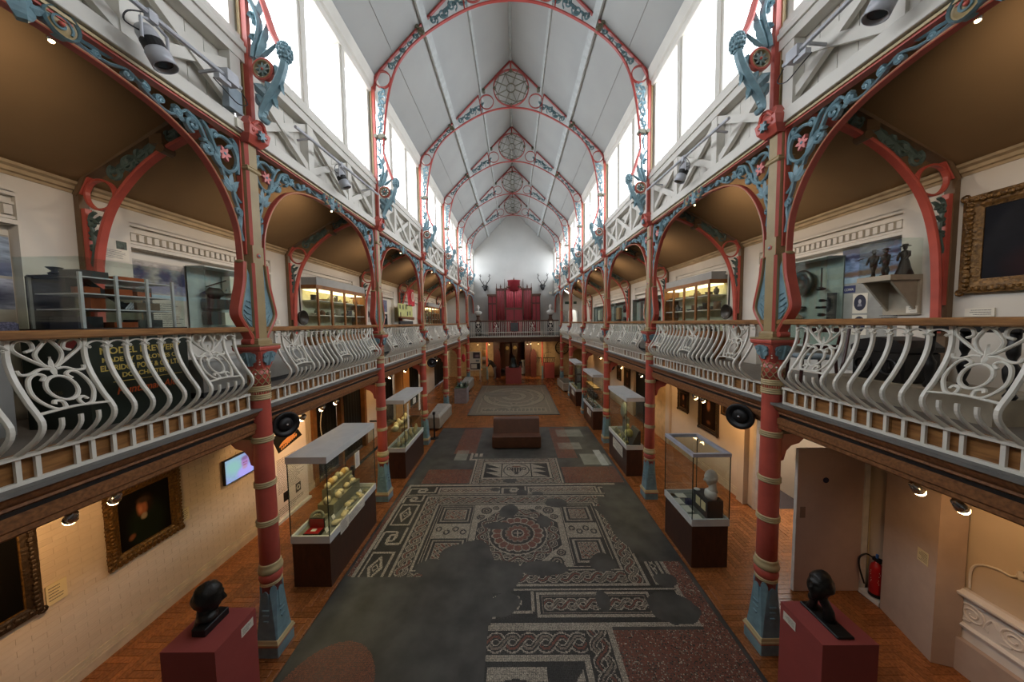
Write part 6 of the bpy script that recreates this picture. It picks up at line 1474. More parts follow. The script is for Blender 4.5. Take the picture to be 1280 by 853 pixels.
t = thing('carved_screen', 'carved dark red pointed panel standing left of the far door', 'carving', (-1.35, 25.2, 0)); MB().prism([(-.2, 0), (.2, 0), (.22, 1.9), (.12, 2.15), (0, 2.3), (-.12, 2.15), (-.22, 1.9)], XZ, -.15, .15).build('body', mat('carved_red', (110, 44, 34), .5), t)
t = thing('round_net', 'dark round net hanging on the far right wall', 'net', (3.9, YEND-.10, 2.3)); m = MB(); m.torus((0, 0, 0), .55, .04, 'y', 24, 6); m.build('hoop', BLACK, t)
for i in range(6): a = i*PI/6; MB().tube([(.53*cos(a), 0, .53*sin(a)), (-.53*cos(a), .08, -.53*sin(a))], .012, 4).build('cord', BLACK, t)
t = thing('red_balloon_sign', 'bright red hanging figure beside the fifth left column', 'sign', (-3.52, 21.6, 1.75)); blob(77, .13, .10, .28, 12, 8).build('body', mat('bright_red', (206, 46, 58), .5), t, True); MB().tube([(0, 0, .5), (0, 0, 1.385)], .008, 5).build('cord', BLACK, t)
# dark curtains and warm panels along the left lower wall
CT = BLACKC
def curtain(label, y0, y1, z1, x=-5.62):
    t = thing('curtain', label, 'curtain', (x, (y0+y1)/2, 0)); n = 40; hy = (y1-y0)/2
    P = [(.03*sin(i*1.3), -hy+2*hy*i/n) for i in range(n+1)]; m = MB(); m.add([(p[0], p[1], z) for z in (.02, z1) for p in P], [(i, i+1, n+2+i, n+1+i) for i in range(n)]); m.build('cloth', CT, t); MB().box(-.02, -hy, z1, .02, hy, z1+.03).build('rail', BLACK, t)
curtain('black curtain closing the first opening in the left lower wall', 8.42, 9.68, 2.58); curtain('black curtain closing the second opening in the left lower wall', 9.84, 11.28, 2.58)
curtain('black curtain in the dark opening beyond the warm panels on the left', 16.25, 18.15, 2.65); curtain('black curtain before the left columns, fourth opening', 13.25, 14.25, 2.45); curtain('black curtain at the far end of the left aisle', 21.5, 25.9, 2.65)
for i, y in enumerate((8.40, 9.76, 11.3)):
    tag(MB().box(-5.58, y-.08, 0, -5.44, y+.08, 2.9).build('door_post', mat('door_post_oak', (140, 92, 48), .5, var=.2)), ['oak post left of the first black curtain', 'oak post between the two black curtains', 'oak post right of the second black curtain'][i], 'post')
for i, (y0, y1) in enumerate(((14.3, 15.15), (15.3, 16.2))): tag(MB().box(-5.505, y0, .0, -5.47, y1, 2.5).build('warm_panel', ORANGE), ['nearer', 'farther'][i]+' of two orange lit panels on the left lower wall', 'panel')
tag(MB().tube(cr([(-5.36, 8.75, 3.13), (-5.38, 8.75, 2.75), (-5.40, 8.70, 2.2), (-5.42, 8.60, 1.6), (-5.38, 8.68, 1.1), (-5.3, 8.9, .7)], 6), .012, 6).build('white_cable', PAPER), 'white cable looping down from the lamp track before the first black curtain', 'cable')
# right: dark opening and boards
tag(MB().box(5.62, 13.0, 0, 5.66, 14.6, 2.6).build('dark_doorway_cloth', BLACKC), 'black cloth closing the opening in the right lower wall', 'curtain')
tag(MB().box(5.46, 11.4, 0, 5.51, 12.9, 2.6).build('cream_board', mat('cream_board', (214, 182, 134), .6)), 'tall cream board against the right lower wall beyond the small portrait', 'panel')
t = thing('screen', 'small dark screen with blue picture on the right wall beyond the third case', 'screen', (5.4, 18.3, 2.0)); MB().box(-.03, -.3, -.2, .03, .3, .2).build('housing', BLACK, t); MB().box(-.034, -.27, -.17, -.03, .27, .17).build('display', mat('blue_picture', (120, 130, 220), emit=.6), t)
# ================================================================ GALLERY OBJECTS
GF = 3.381
# ---- end gallery: straight balustrade, organ, antlers, marble busts
eb = thing('balustrade', 'straight iron balustrade with oak rail across the far end gallery', 'balustrade', (0, 22.42, 0))
MB().bev(-3.15, -.05, 4.47, 3.15, .05, 4.56, .015).build('handrail', WOODD, eb); MB().box(-3.15, -.02, 3.70, 3.15, .02, 3.74).build('lower_rail', WHITE, eb); MB().box(-3.15, -.02, 3.37, 3.15, .02, 3.41).build('lower_rail', WHITE, eb)
bm = MB().box(-.013, -.013, 3.74, .013, .013, 4.47).build('baluster', WHITE, eb, loc=(-3.05, 0, 0)); lm = MB().box(-.012, -.012, 3.41, .012, .012, 3.70).build('short_baluster', WHITE, eb, loc=(-3.05, 0, 0))
for i in range(1, 47):
    x = -3.05+i*.1326; inst(lm, eb, (x, 0, 0))
    if all(abs(x-c) > .2 for c in (-2.55, -1.28, 0, 1.28, 2.55)): inst(bm, eb, (x, 0, 0))
def end_scroll():
    m = MB()
    for s in (-1, 1):
        m.strip([(s*a, b) for a, b in cr([(.02, 4.1), (.13, 4.25), (.16, 4.38), (.08, 4.42), (.06, 4.34)], 5)], .022, XZ, .025); m.strip([(s*a, b) for a, b in cr([(.02, 4.08), (.14, 4.0), (.17, 3.88), (.08, 3.79), (.05, 3.86)], 5)], .022, XZ, .025)
    m.strip(circ(0, 3.95, .07, 16), .02, XZ, .025, closed=True); leaf(m, 0, 4.1, PI/2, .22, .04, XZ, .02, 2); return m
es = end_scroll().build('scroll_panel', WHITE, eb, loc=(-2.55, 0, 0))
for c in (-1.28, 1.28, 2.55): inst(es, eb, (c, 0, 0))
MB().box(-.28, -.03, 3.78, .28, -.015, 4.40).build('dark_shield', mat('slate_panel', (70, 76, 78), .5), eb)
og = thing('organ', 'dark red and mahogany organ case with gothic pinnacles on the end gallery', 'organ', (0, 25.3, GF)); Z = lambda z: z-GF
for s in (-1, 1):
    MB().box(s*1.40, -.05, 0, s*2.08, .6, Z(6.55)).build('wing', ORGW, og); MB().box(s*1.36, -.12, Z(6.55), s*2.13, .62, Z(6.66)).build('wing_cornice', WOODD, og)
    for a, b in ((1.45, 1.70), (1.78, 2.02)): MB().box(s*a, -.07, .2, s*b, -.05, Z(5.85)).build('wing_panel', ORGR, og); MB().box(s*a, -.07, Z(5.97), s*b, -.05, Z(6.45)).build('wing_panel', ORGR, og)
    m = MB(); m.lathe([(.34, 0), (.34, Z(6.95)), (.37, Z(7.0)), (.37, Z(7.1)), (0, Z(7.12))], 12, (s*1.06, .1, 0)); m.build('tower', ORGW, og)
    for k in range(5):
        a = -PI/2+(k-2)*.42; MB().lathe([(.055, .3), (.055, Z(6.85)), (0, Z(6.95))], 8, (s*1.06+.32*cos(a), .1+.32*sin(a), 0)).build('pipe', ORGR, og, True)
    m = MB(); m.lathe([(.10, Z(7.1)), (.05, Z(7.2)), (.07, Z(7.25)), (.03, Z(7.36)), (0, Z(7.5))], 8, (s*1.06, .1, 0)); m.build('finial', WOODD, og)
    for x, zt in ((1.38, 7.5), (.73, 7.85)): MB().lathe([(.06, Z(5)), (.06, Z(7.05)), (.07, Z(7.1)), (.03, Z(7.2)), (.015, Z(zt))], 6, (s*x, -.08, 0)).build('pinnacle', WOODD, og)
    P = [(s*.03, Z(5.55)), (s*.62, Z(5.55)), (s*.62, Z(6.9))]+[(s*(.325+.295*cos(t)), Z(6.9)+.25*sin(t)) for t in [PI*i/8 for i in range(1, 8)]]+[(s*.03, Z(6.9))]
    fixn(MB().prism(P, XZ, -.12, -.10).build('upper_panel', ORGR, og))
    for k in range(4): MB().lathe([(.065, Z(5.6)), (.065, Z(6.9)), (0, Z(7.0))], 8, (s*(.11+k*.145), -.10, 0)).build('pipe', mat('organ_pink', (190, 72, 84), .45), og, True)
    MB().box(s*.04, -.12, .2, s*.62, -.10, Z(5.42)).build('lower_panel', ORGR, og)
MB().box(-.72, -.1, 0, .72, .6, Z(7.1)).build('centre_case', ORGW, og); MB().box(-.70, -.15, Z(5.43), .70, -.09, Z(5.54)).build('transom', WOODD, og)
m = MB(); m.lathe([(.48, Z(6.9)), (.48, Z(7.66)), (.53, Z(7.70)), (.53, Z(7.76)), (0, Z(7.8))], 20, (0, .18, 0)); m.build('drum', ORGR, og, True)
for s in (-1, 1):
    cv = cr([(.72, 7.02), (.55, 7.16), (.35, 7.22), (.18, 7.34), (.06, 7.6), (0, 7.8)], 5); m = MB(); m.strip([(s*a, Z(b)) for a, b in cv], .07, lambda a, b, c: (a, -.14+c, b), .08)
    for k in range(2, len(cv)-3, 4): m.ell((s*cv[k][0]+s*.03, -.14, Z(cv[k][1])+.05), (.05, .05, .05), 6, 4)
    m.build('ogee_gable', WOODD, og)
MB().lathe([(.03, Z(7.7)), (.07, Z(7.82)), (.03, Z(7.88)), (.0, Z(8.02))], 8, (0, -.14, 0)).build('finial', WOODD, og)
for s in (-1, 1):
    t = thing('stag_head', f'dark stag head with antlers on the end wall, {SIDE[s]} of the organ', 'hunting trophy', (s*2.34, YEND-.02, 7.2))
    m = MB(); m.ell((0, -.18, .08), (.15, .16, .15), 12, 9); m.tube([(0, -.2, .06), (0, -.34, -.06), (0, -.42, -.18)], [.14, .10, .06], 10)
    for q in (-1, 1): m.ell((q*.17, -.14, .15), (.09, .03, .045), 8, 5)
    m.build('head', BLACK, t, True); MB().prism([(-.17, .28), (.17, .28), (.19, .1), (.12, -.12), (0, -.22), (-.12, -.12), (-.19, .1)], XZ, -.06, 0).build('shield', BLACK, t)
    for q in (-1, 1):
        m = MB(); m.tube(cr([(q*.07, -.15, .2), (q*.16, -.17, .38), (q*.32, -.2, .6), (q*.38, -.16, .85), (q*.34, -.12, 1.15)], 4), [.035]*10+[.022]*7, 6)
        for k, (a, b) in enumerate((((.16, .4), (.06, .6)), ((.34, .66), (.46, .8)), ((.38, .88), (.26, 1.02)), ((.37, .95), (.46, 1.12)))): m.tube([(q*a[0], -.18, a[1]), (q*b[0], -.24, b[1])], [.022, .01], 5)
        m.build('antler', mat('antler', (46, 38, 34), .6), t)
    t = thing('marble_bust', f'white marble bust on dark pedestal in the end gallery, {SIDE[s]} of the organ', 'bust', (s*2.84, 24.9, GF))
    MB().box(-.22, -.2, 0, .22, .2, 1.15).build('pedestal', BLACK, t); MB().lathe([(.2, 1.15), (.2, 1.25), (.13, 1.3), (.12, 1.5), (.16, 1.6)], 14).build('socle', WOODD, t); MB().box(-.10, -.215, .95, .10, -.2, 1.1).build('name_plate', PAPER, t)
    m = MB(); m.rings([[(.30*k*cos(2*PI*j/18), .17*k*sin(2*PI*j/18), z) for j in range(18)] for z, k in ((1.6, .35), (1.70, .8), (1.80, 1.0), (1.90, .95), (1.96, .5))]); head(m, (0, -.03, 2.22), 1.5, PI, .05, 0, .5, 4); m.build('bust', MARBLE, t, True)
t = thing('floodlight', 'small white floodlight fixed at the right end of the end wall', 'lamp', (2.95, YEND-.25, 6.75)); MB().box(-.12, -.06, -.1, .12, .06, .1).build('body', PAPER, t); MB().bar((0, .05, 0), (.3, .24, .3), .03, .03).build('arm', ALU, t)

# ---- upper left, first bay
t = thing('photo_panel', 'tall blue winter landscape panel with text, left edge of the upper wall', 'panel', (-5.61, 2.95, 4.55))
MB().box(0, -.58, -.85, .012, .58, .9).build('board', mat('panel_grey', (176, 172, 160), .7), t); MB().box(.012, -.58, .45, .014, .58, .88).build('photo', picmat('winter_landscape', (168, 184, 204), [(.5, .12, .6, .16, 0, (74, 84, 116), .4), (.75, .28, .3, .10, .1, (106, 112, 140), .5)], 'YZ', noise=.35), t)
MB().box(.012, -.58, .08, .014, .58, .42).build('photo', picmat('frosty_tree', (188, 194, 210), [(.8, .4, .25, .35, 0, (64, 64, 82), .5), (.3, .2, .4, .15, 0, (90, 92, 112), .5)], 'YZ', noise=.4), t); lines(t, .0125, -.5, .5, .02, -.35, 12, 1, INK, .3)
t = thing('patterned_case', 'navy patterned box on a grey pedestal behind the left rail', 'box', (-5.0, 2.75, GF)); MB().box(-.15, -.2, 0, .15, .24, .98).build('pedestal', GREYP, t); MB().bev(-.2, -.26, .98, .2, .30, 1.10, .02).build('patterned_top', mat('navy_pattern', (104, 106, 132), .7, scale=70, rgb2=(20, 20, 40)), t)
# model brewery in its glass case on a dark green lettered base
mb_ = thing('model_case', 'glazed model brewery on dark green lettered base behind the near left balustrade', 'display case', (-4.62, 3.62, GF)); hx, hy = .33, .49
DG = mat('brewery_green', (34, 44, 34), .4); GOLD = mat('gold_leaf_lettering', (206, 182, 92), .5); ORL = mat('orange_lettering', (206, 92, 40), .5)
MB().box(-hx, -hy, 0, hx, hy, 1.02).build('base', DG, mb_); MB().box(-hx-.01, -hy-.01, 1.0, hx+.01, hy+.01, 1.03).build('base_edge', BLACK, mb_)
for a in ((-hx, -hy, hx, -hy+.006), (-hx, hy-.006, hx, hy), (-hx, -hy+.006, -hx+.006, hy-.006), (hx-.006, -hy+.006, hx, hy-.006)): MB().box(a[0], a[1], 1.03, a[2], a[3], 1.74).build('glass_side', GLASS, mb_)
MB().box(-hx, -hy, 1.74, hx, hy, 1.746).build('glass_top', GLASS, mb_)
for (sy, lab) in ((0, 0),):
    x = hx+.001
    for s_, sz, z, y, mt in (('MODEL BREWERY', .098, .755, 0, GOLD), ('MADE BY EMPLOYEES OF', .068, .668, 0, GOLD), ('ELDRIDGE POPE & CO LTD', .082, .575, 0, GOLD), ('DORCHESTER', .07, .492, 0, GOLD)):
        k = min(1, .9/(len(s_)*sz*.62)); o = text(s_, sz, mt, mb_, (x, 0, z), R_NAVE, 'CENTER', .0008, bold=.0018); o.scale = (k, 1, 1)
    text('THIS', .05, mat('dim_gold', (96, 88, 56), .6), mb_, (-.05, -hy-.001, .36), R_FRONT, 'LEFT', .0008); fixn(MB().prism([(.05, .80), (.20, .83), (.27, .92), (.18, .95), (.06, .88)], lambda a, b, c: (a, -hy-c, b), 0, .002).build('emblem', mat('emblem_red', (140, 40, 34), .5), mb_)); fixn(MB().prism([(.04, .87), (.2, .90), (.24, .97), (.12, .98)], lambda a, b, c: (a, -hy-c, b), .002, .004).build('emblem_figure', mat('emblem_buff', (120, 108, 86), .6), mb_))
    MB().box(x, -.30, .445, x+.001, .40, .452).build('gold_rule', GOLD, mb_)
    o = text('Huntsman Ales', .115, ORL, mb_, (x, .04, .31), R_NAVE, 'CENTER', .0008, shear=.25, bold=.002); o.scale = (.9, 1, 1)
WHT = mat('white_model_paint', (200, 202, 204), .5); COP = mat('copper', (176, 96, 58), .3, .7)
for z in (1.22, 1.38, 1.55): MB().box(-.24, -.42, z, .26, .40, z+.012).build('model_floor', WHT, mb_)
MB().box(-.30, -.44, 1.03, -.28, -.1, 1.56).build('model_wall', GREYD, mb_); MB().box(-.28, -.40, 1.40, .05, -.2, 1.56).build('model_tank', GREYD, mb_); MB().box(-.28, -.44, 1.555, .25, -.42, 1.575).build('model_beam', GREYD, mb_); MB().box(-.29, -.44, 1.03, -.265, -.42, 1.57).build('model_post', GREYP, mb_)
for y in (-.44, -.15, .14, .42):
    MB().box(.25, y-.012, 1.03, .274, y+.012, 1.60).build('model_post', WHT, mb_)
for i, (x, y, z, dx, dy, dz, mt) in enumerate(((.1, -.28, 1.562, .1, .12, .07, GREYD), (.12, .05, 1.562, .09, .13, .045, COP), (.1, -.3, 1.392, .1, .06, .07, COP), (.12, -.05, 1.392, .1, .08, .07, COP), (.1, .18, 1.392, .08, .07, .06, COP), (.12, -.25, 1.232, .06, .06, .12, COP), (.1, .2, 1.232, .1, .12, .09, BROWNP), (.15, -.05, 1.032, .07, .11, .06, COP), (.12, .2, 1.032, .1, .12, .09, GREYD), (0, -.3, 1.032, .15, .1, .12, BLACK))):
    MB().box(x-dx, y-dy, z, x+dx, y+dy, z+dz).build('model_vat', mt, mb_)
for i in range(5): MB().bar((.16, -.0+i*.025, 1.245), (.16, .06+i*.025, 1.32), .015, .006).build('model_rail', WHT, mb_)
MB().bar((.1, -.3, 1.55), (.1, .1, 1.24), .05, .012).build('model_chute', GREYD, mb_)
MB().lathe([(.03, 1.56), (.05, 1.6), (.02, 1.62), (.06, 1.66), (0, 1.67)], 10, (-.1, -.36, 0)).build('model_funnel', BLACK, mb_)
picture('dark framed picture behind the glazed model on the upper left wall', -1, 3.66, 4.75, 3.9, 5.0, 5.494, picmat('olive_print', (96, 94, 78), [], 'YZ', noise=.2), .12, mat('dark_frame', (30, 24, 20), .4), 0, 11)
t = thing('notice', 'white text notice with small green picture on the upper left wall', 'notice', (-5.496, 4.41, 5.49)); MB().box(0, -.14, -.15, .004, .14, .15).build('sheet', PAPER, t); MB().box(.004, .0, .02, .005, .12, .13).build('picture', mat('green_print', (98, 112, 100), .7, scale=20, rgb2=(40, 50, 44)), t); lines(t, .0042, -.12, .12, 0, -.12, 6, 1, INK, .3)
t = thing('photo_panel', 'pale panel with dark tree photographs, upper left wall behind the glazed model', 'panel', (-5.612, 5.0, 4.75)); MB().box(0, -.4, -.9, .012, .40, .68).build('board', mat('panel_cream', (190, 184, 172), .7), t)
MB().box(.012, -.4, .18, .014, .40, .66).build('photo', picmat('hedgerow_trees', (190, 184, 176), [(.18, .62, .16, .2, 0, (62, 60, 96), .5), (.62, .60, .13, .28, 0, (66, 64, 98), .5), (.95, .5, .18, .3, 0, (60, 60, 90), .5), (.5, .18, 1, .16, 0, (130, 130, 158), .6)], 'YZ', noise=.45), t); MB().box(.012, -.4, .10, .0135, .4, .17).build('blue_strip', mat('pale_blue', (166, 190, 208), .7), t); lines(t, .0125, -.3, .35, .05, -.5, 16, 1, INK, .3)
def wall_case(label, s, y0, y1, z0, z1, xf, xb, objs, liner=GREYP, back=None):
    t = thing('wall_case', label, 'display case', (s*(xf+xb)/2, (y0+y1)/2, 0)); d = (xb-xf)/2; hy = (y1-y0)/2; k = -s
    MB().box(-s*-d*1-.0, -hy, z0, s*d-k*.02*-1, hy, z1).build('back', liner, t) if False else MB().box(s*(d-.02), -hy, z0, s*d, hy, z1).build('back', liner, t)
    MB().box(-d, -hy, z0, d, -hy+.015, z1).build('end', glassmat('green_glass', (.92, .97, .95), .05), t); MB().box(-d, hy-.015, z0, d, hy, z1).build('end', liner, t); MB().box(-d, -hy, z1-.015, d, hy, z1).build('top', ALU, t); MB().box(-d, -hy, z0, d, hy, z0+.03).build('bottom', ALU, t)
    MB().box(k*d-.003, -hy, z0, k*d+.003, hy, z1).build('glass_front', glassmat('green_glass', (.92, .97, .95), .05), t); MB().box(k*d-.006, -.008, z0, k*d+.006, .008, z1).build('glass_joint', GREYD, t)
    for (y, z, dy, dz, mt, shp) in objs:
        x = s*d*.2
        if shp == 'box': o = MB().box(x-d*.5, y-dy, z-dz, x+d*.5, y+dy, z+dz)
        elif shp == 'disc': o = MB().lathe([(0, -.05), (dz*.9, -.05), (dz, 0), (dz*.92, .03), (dz*.6, .05), (dz*.55, .02), (0, .03)], 24)
        elif shp == 'rod': o = MB().tube([(x, y-dy, z-dz), (x, y+dy, z+dz)], .012, 5)
        else: o = MB().ell((x, y, z), (d*.5, dy, dz), 9, 6, lambda q: 1+.25*sin(q[0]*9)*cos(q[2]*7))
        ob = o.build('exhibit', mt, t, shp in ('disc', 'ell'))
        if shp == 'disc': ob.location = (x, y, z); ob.rotation_euler = (0, k*PI/2, 0)
    return t
IRON = mat('rusty_iron', (44, 40, 38), .6)
wall_case('glass wall case of dark farm tools on the upper left wall beside the near column', -1, 5.42, 6.85, 4.30, 5.46, 5.28, 5.60, [(-.3, 4.82, .22, .09, IRON, 'box'), (-.35, 5.02, .18, .10, IRON, 'ell'), (.2, 4.92, .2, .06, mat('old_wood', (96, 74, 48), .6), 'ell'), (-.25, 5.22, .25, .1, IRON, 'rod'), (-.05, 5.2, .06, .12, IRON, 'rod'), (-.42, 4.56, .1, .12, GREYD, 'box'), (-.12, 4.55, .13, .12, PAPER, 'box'), (.25, 4.55, .1, .1, IRON, 'rod'), (.1, 5.2, .2, .16, PAPER, 'box')], mat('pale_case_liner', (176, 184, 184), .7))
def cabinet(label, s, y0, y1, dark):
    t = thing('cabinet', label, 'cabinet', (s*5.34, (y0+y1)/2, GF)); hy = (y1-y0)/2; k = -s; d = .24; Zc = lambda z: z-GF
    OAK = mat('cabinet_oak', (146, 96, 48), .45, var=.2, scale=6); LIN = mat('cabinet_liner', (206, 204, 172), .8)
    MB().box(s*(d-.02), -hy, 0, s*d, hy, Zc(5.40)).build('back', LIN, t); MB().box(-d, hy-.03, 0, d, hy, Zc(5.40)).build('end', OAK, t); MB().box(-d, -hy, 0, d, hy, Zc(4.1)).build('base', OAK, t)
    MB().box(-d-.02, -hy-.02, Zc(5.36), d, hy+.02, Zc(5.46)).build('cornice', OAK, t); MB().box(-d+.04, -hy+.0, Zc(5.46), d, hy, Zc(5.66)).build('top_box', GREYP, t)
    MB().box(-d, -hy, Zc(4.1), d, -hy+.008, Zc(5.36)).build('glass_end', GLASS, t); fr = MB().box(k*d-.02, -hy, Zc(4.1), k*d+.02, -hy+.05, Zc(5.36)).build('stile', OAK, t); n = 4
    for i in range(1, n): MB().box(k*d-.02, -hy+2*hy*i/n-.035, Zc(4.1), k*d+.02, -hy+2*hy*i/n+.035, Zc(5.36)).build('stile', OAK, t)
    MB().box(k*d-.02, hy-.06, Zc(4.1), k*d+.02, hy, Zc(5.36)).build('stile', OAK, t)
    for i in range(n): MB().box(k*d-.003, -hy+2*hy*i/n+.03, Zc(4.1), k*d+.003, -hy+2*hy*(i+1)/n-.03, Zc(5.36)).build('glass_door', GLASS, t)
    for z in (4.66, 5.05): MB().box(-d+.03, -hy+.02, Zc(z), d-.03, hy-.03, Zc(z)+.02).build('shelf', PAPER, t)
    MB().box(-d+.05, -hy+.1, Zc(5.335), d-.05, hy-.1, Zc(5.355)).build('light_strip', mat('warm_strip', (255, 232, 176), emit=2.4, var=0), t)
    rr = random.Random(int(y0*10)+s); POT = [mat('pot_a', (120, 84, 52), .5), mat('pot_b', (70, 62, 54), .5), mat('pot_c', (196, 186, 160), .5), mat('pot_d', (110, 112, 96), .5)]
    for z in (4.1, 4.68, 5.07):
        for i in range(11):
            y = -hy+.16+i*(2*hy-.3)/10; kind = rr.randrange(3); h = rr.uniform(.09, .22); r = rr.uniform(.05, .1)
            if kind == 0: m = MB().lathe([(r*.6, 0), (r, h*.4), (r*.9, h*.7), (r*.4, h*.85), (r*.55, h)], 10)
            elif kind == 1: m = MB().lathe([(r*.5, 0), (r*1.3, h*.3), (r*1.35, h*.36), (r, h*.3), (0, h*.05)], 12)
            else: m = MB().lathe([(0, 0), (r, 0), (r*.95, h*.8), (r*1.1, h), (0, h)], 10)
            o = m.build('exhibit', POT[rr.randrange(2) if dark else rr.randrange(4)], None, True, loc=(s*5.36+rr.uniform(-.06, .06), (y0+y1)/2+y, z+.001)); o.name = 'pot' if kind != 1 else 'dish'
            lvl = {4.1: 'lowest', 4.68: 'middle', 5.07: 'top'}[z]; tag(o, f'{NTH[i]} piece from the near end, {lvl} shelf of the {SIDE[s]} {"near" if y0 < 12 else "far"} oak cabinet', 'pottery', f'{lvl} shelf pottery, {SIDE[s]} cabinet {"near" if y0 < 12 else "far"}')
    return t
cabinet('oak cabinet with lit shelves of pottery on the upper left wall, nearer one', -1, 8.22, 10.86, False); cabinet('oak cabinet with lit shelves of dark finds on the upper right wall', 1, 8.33, 10.80, True); cabinet('oak cabinet with lit shelves on the upper left wall, farther one', -1, 18.9, 21.6, True)
def ladle(label, s, y):
    t = thing('ladle', label, 'ladle', (s*5.40, y, 0)); k = -s
    MB().tube([(k*.03, 0, 4.72), (k*.02, 0, 5.72)], .018, 6).build('handle', BLACK, t)
    o = MB().lathe([(0, -.05), (.08, -.045), (.16, -.02), (.185, .03), (.19, .05), (.18, .05), (.15, .0), (0, -.03)], 20).build('pan', mat('old_pan', (62, 56, 48), .4, .4), t, True, loc=(k*.06, 0, 4.60), rot=(0, k*PI/2, 0)); return t
ladle('long-handled black pan hanging beside the upper left cabinet', -1, 7.95); ladle('long-handled brown pan hanging beside the upper right cabinet', 1, 7.98)
card('small white card on the upper left wall beyond the near column', -1, XL, 7.25, 7.4, 4.42, 4.55, PAPER, 3)
# third left bay: photo boards and screens
for i, (y0, y1, z0, z1, lab, pm) in enumerate(((11.75, 12.6, 4.5, 5.5, 'panel of photographs on the upper left wall, third bay nearer', picmat('board_mix', (186, 180, 170), [(.5, .8, .4, .15, 0, (120, 110, 108), .4), (.4, .3, .15, .12, 0, (30, 30, 34), .2), (.7, .25, .1, .08, 0, (40, 40, 40), .2)], 'YZ', noise=.1)), (13.0, 13.9, 4.95, 5.45, 'blue-grey landscape print above a dark screen, upper left wall', picmat('blue_print', (120, 124, 148), [(.4, .4, .4, .2, 0, (80, 80, 110), .5)], 'YZ', noise=.3)), (13.0, 13.9, 4.2, 4.85, 'dark screen below the blue-grey print, upper left wall', picmat('dark_screen', (34, 36, 40), [(.75, .8, .1, .1, 0, (170, 176, 180), .2)], 'YZ')))):
    t = thing('wall_panel', lab, 'panel', (-5.6, (y0+y1)/2, (z0+z1)/2)); MB().box(0, -(y1-y0)/2, -(z1-z0)/2, .03, (y1-y0)/2, (z1-z0)/2).build('board', pm, t)
fg = thing('flag', 'red flag with white emblem hanging in the fourth bay of the left gallery', 'flag', (-5.12, 15.70, 5.72)); n = 14
m = MB(); vs = []; fs = []
for j in range(5):
    for i in range(n+1): vs.append((.05*sin(i*.9+j*.3), -.52+1.04*i/n, .40-.2*j-.03*sin(i*.7)*j/4))
for j in range(4):
    for i in range(n): fs.append((j*(n+1)+i, j*(n+1)+i+1, (j+1)*(n+1)+i+1, (j+1)*(n+1)+i))
m.add(vs, fs); m.build('cloth', mat('flag_red', (196, 26, 44), .7), fg, True); MB().tube([(0, -.56, .42), (0, .56, .42)], .015, 6).build('pole', WOODD, fg)
for yy in (-.52, .52): MB().tube([(0, yy, .42), (0, yy, .72)], .006, 4).build('cord', BLACK, fg)
m = MB(); m.strip(circ(.15, .04, .17, 18, .22), .05, lambda a, b, c: (.075+c, a, b), .004, 0, True); m.strip([(.15, -.12), (.15, .2)], .05, lambda a, b, c: (.075+c, a, b), .004, 0); m.build('emblem', PAPER, fg)
t = thing('timeline_board', 'yellow-green board with dark slots below the red flag', 'board', (-5.2, 15.2, 5.05)); MB().box(-.02, -.95, -.3, .02, .95, .3).build('board', mat('lime_board', (206, 210, 140), .7), t)
for i, (y, z) in enumerate(((-.8, .15), (-.4, .14), (0, .16), (.55, -.12), (.2, -.14), (-.75, -.2))): MB().box(.02, y-.06, z-.1, .024, y+.06, z+.1).build('dark_slot', BLACK, t)
MB().prism([(-.95, -.3), (.95, -.3), (.95, -.45), (-.95, -.36)], YZ, -.02, .1).build('wood_ledge', WOODM, t); MB().box(-.02, -.9, -1.66, .05, .9, -.5).build('dark_panel', GREYD, t)
struct(MB().box(-5.52, 22.9, 3.38, -5.44, 24.3, 5.5).build('door_3', mat('dark_door', (40, 34, 30), .5))); struct(MB().box(-5.53, 22.75, 3.38, -5.43, 22.9, 5.62).box(-5.53, 24.3, 3.38, -5.43, 24.45, 5.62).build('trim_19', mat('door_post_oak', (140, 92, 48), .5)))
# ---- upper right, first bay
t = thing('photo_panel', 'panel with a harbour photograph of boats, sign and oval portraits, upper right wall', 'panel', (5.612, 5.0, 4.75)); MB().box(-.012, -.4, -1.2, 0, .49, .80).build('board', mat('panel_grey2', (168, 168, 162), .7), t)
MB().box(-.014, -.40, .32, -.012, .48, .78).build('photo', picmat('harbour_photo', (130, 152, 190), [(.5, .95, .7, .14, .08, (104, 106, 118), .3), (.5, .70, .8, .08, -.05, (62, 66, 92), .4), (.3, .58, .1, .02, 0, (58, 54, 62), .3), (.7, .50, .16, .025, 0, (52, 48, 54), .3), (.62, .62, .08, .018, 0, (70, 66, 74), .3), (.5, .12, .8, .10, .04, (116, 96, 84), .4), (.75, .36, .08, .02, 0, (60, 56, 60), .3)], 'YZ', flip=True, noise=.18), t); MB().box(-.0135, -.4, .23, -.012, .48, .32).build('blue_strip', mat('pale_blue', (166, 190, 208), .7), t)
MB().box(-.016, .26, .07, -.012, .44, .19).build('blue_sign', mat('sign_navy', (54, 58, 110), .6), t); text('COWA', .06, PAPER, t, (-.0175, .43, .105), R_NAVEL).scale = (.75, 1, 1)
for z in (-.10, -.45):
    MB().box(-.016, .07, z-.17, -.012, .29, z+.15).build('portrait_card', PAPER, t); fixn(MB().prism(circ(.18, z, .09, 20, .13), YZ, -.018, -.016).build('oval_portrait', mat('oval_navy', (42, 44, 66), .6), t)); fixn(MB().prism(circ(.18, z+.02, .022, 10, .035)+[], YZ, -.0195, -.018).build('sitter_face', mat('sitter_grey', (190, 188, 190), .7), t)); fixn(MB().prism([(.145, z-.06), (.215, z-.06), (.2, z-.01), (.16, z-.01)], YZ, -.0195, -.018).build('sitter_bust', mat('sitter_grey2', (150, 150, 160), .7), t))
lines(t, -.0125, -.35, -.08, -.1, -.5, 12, -1, INK, .3)
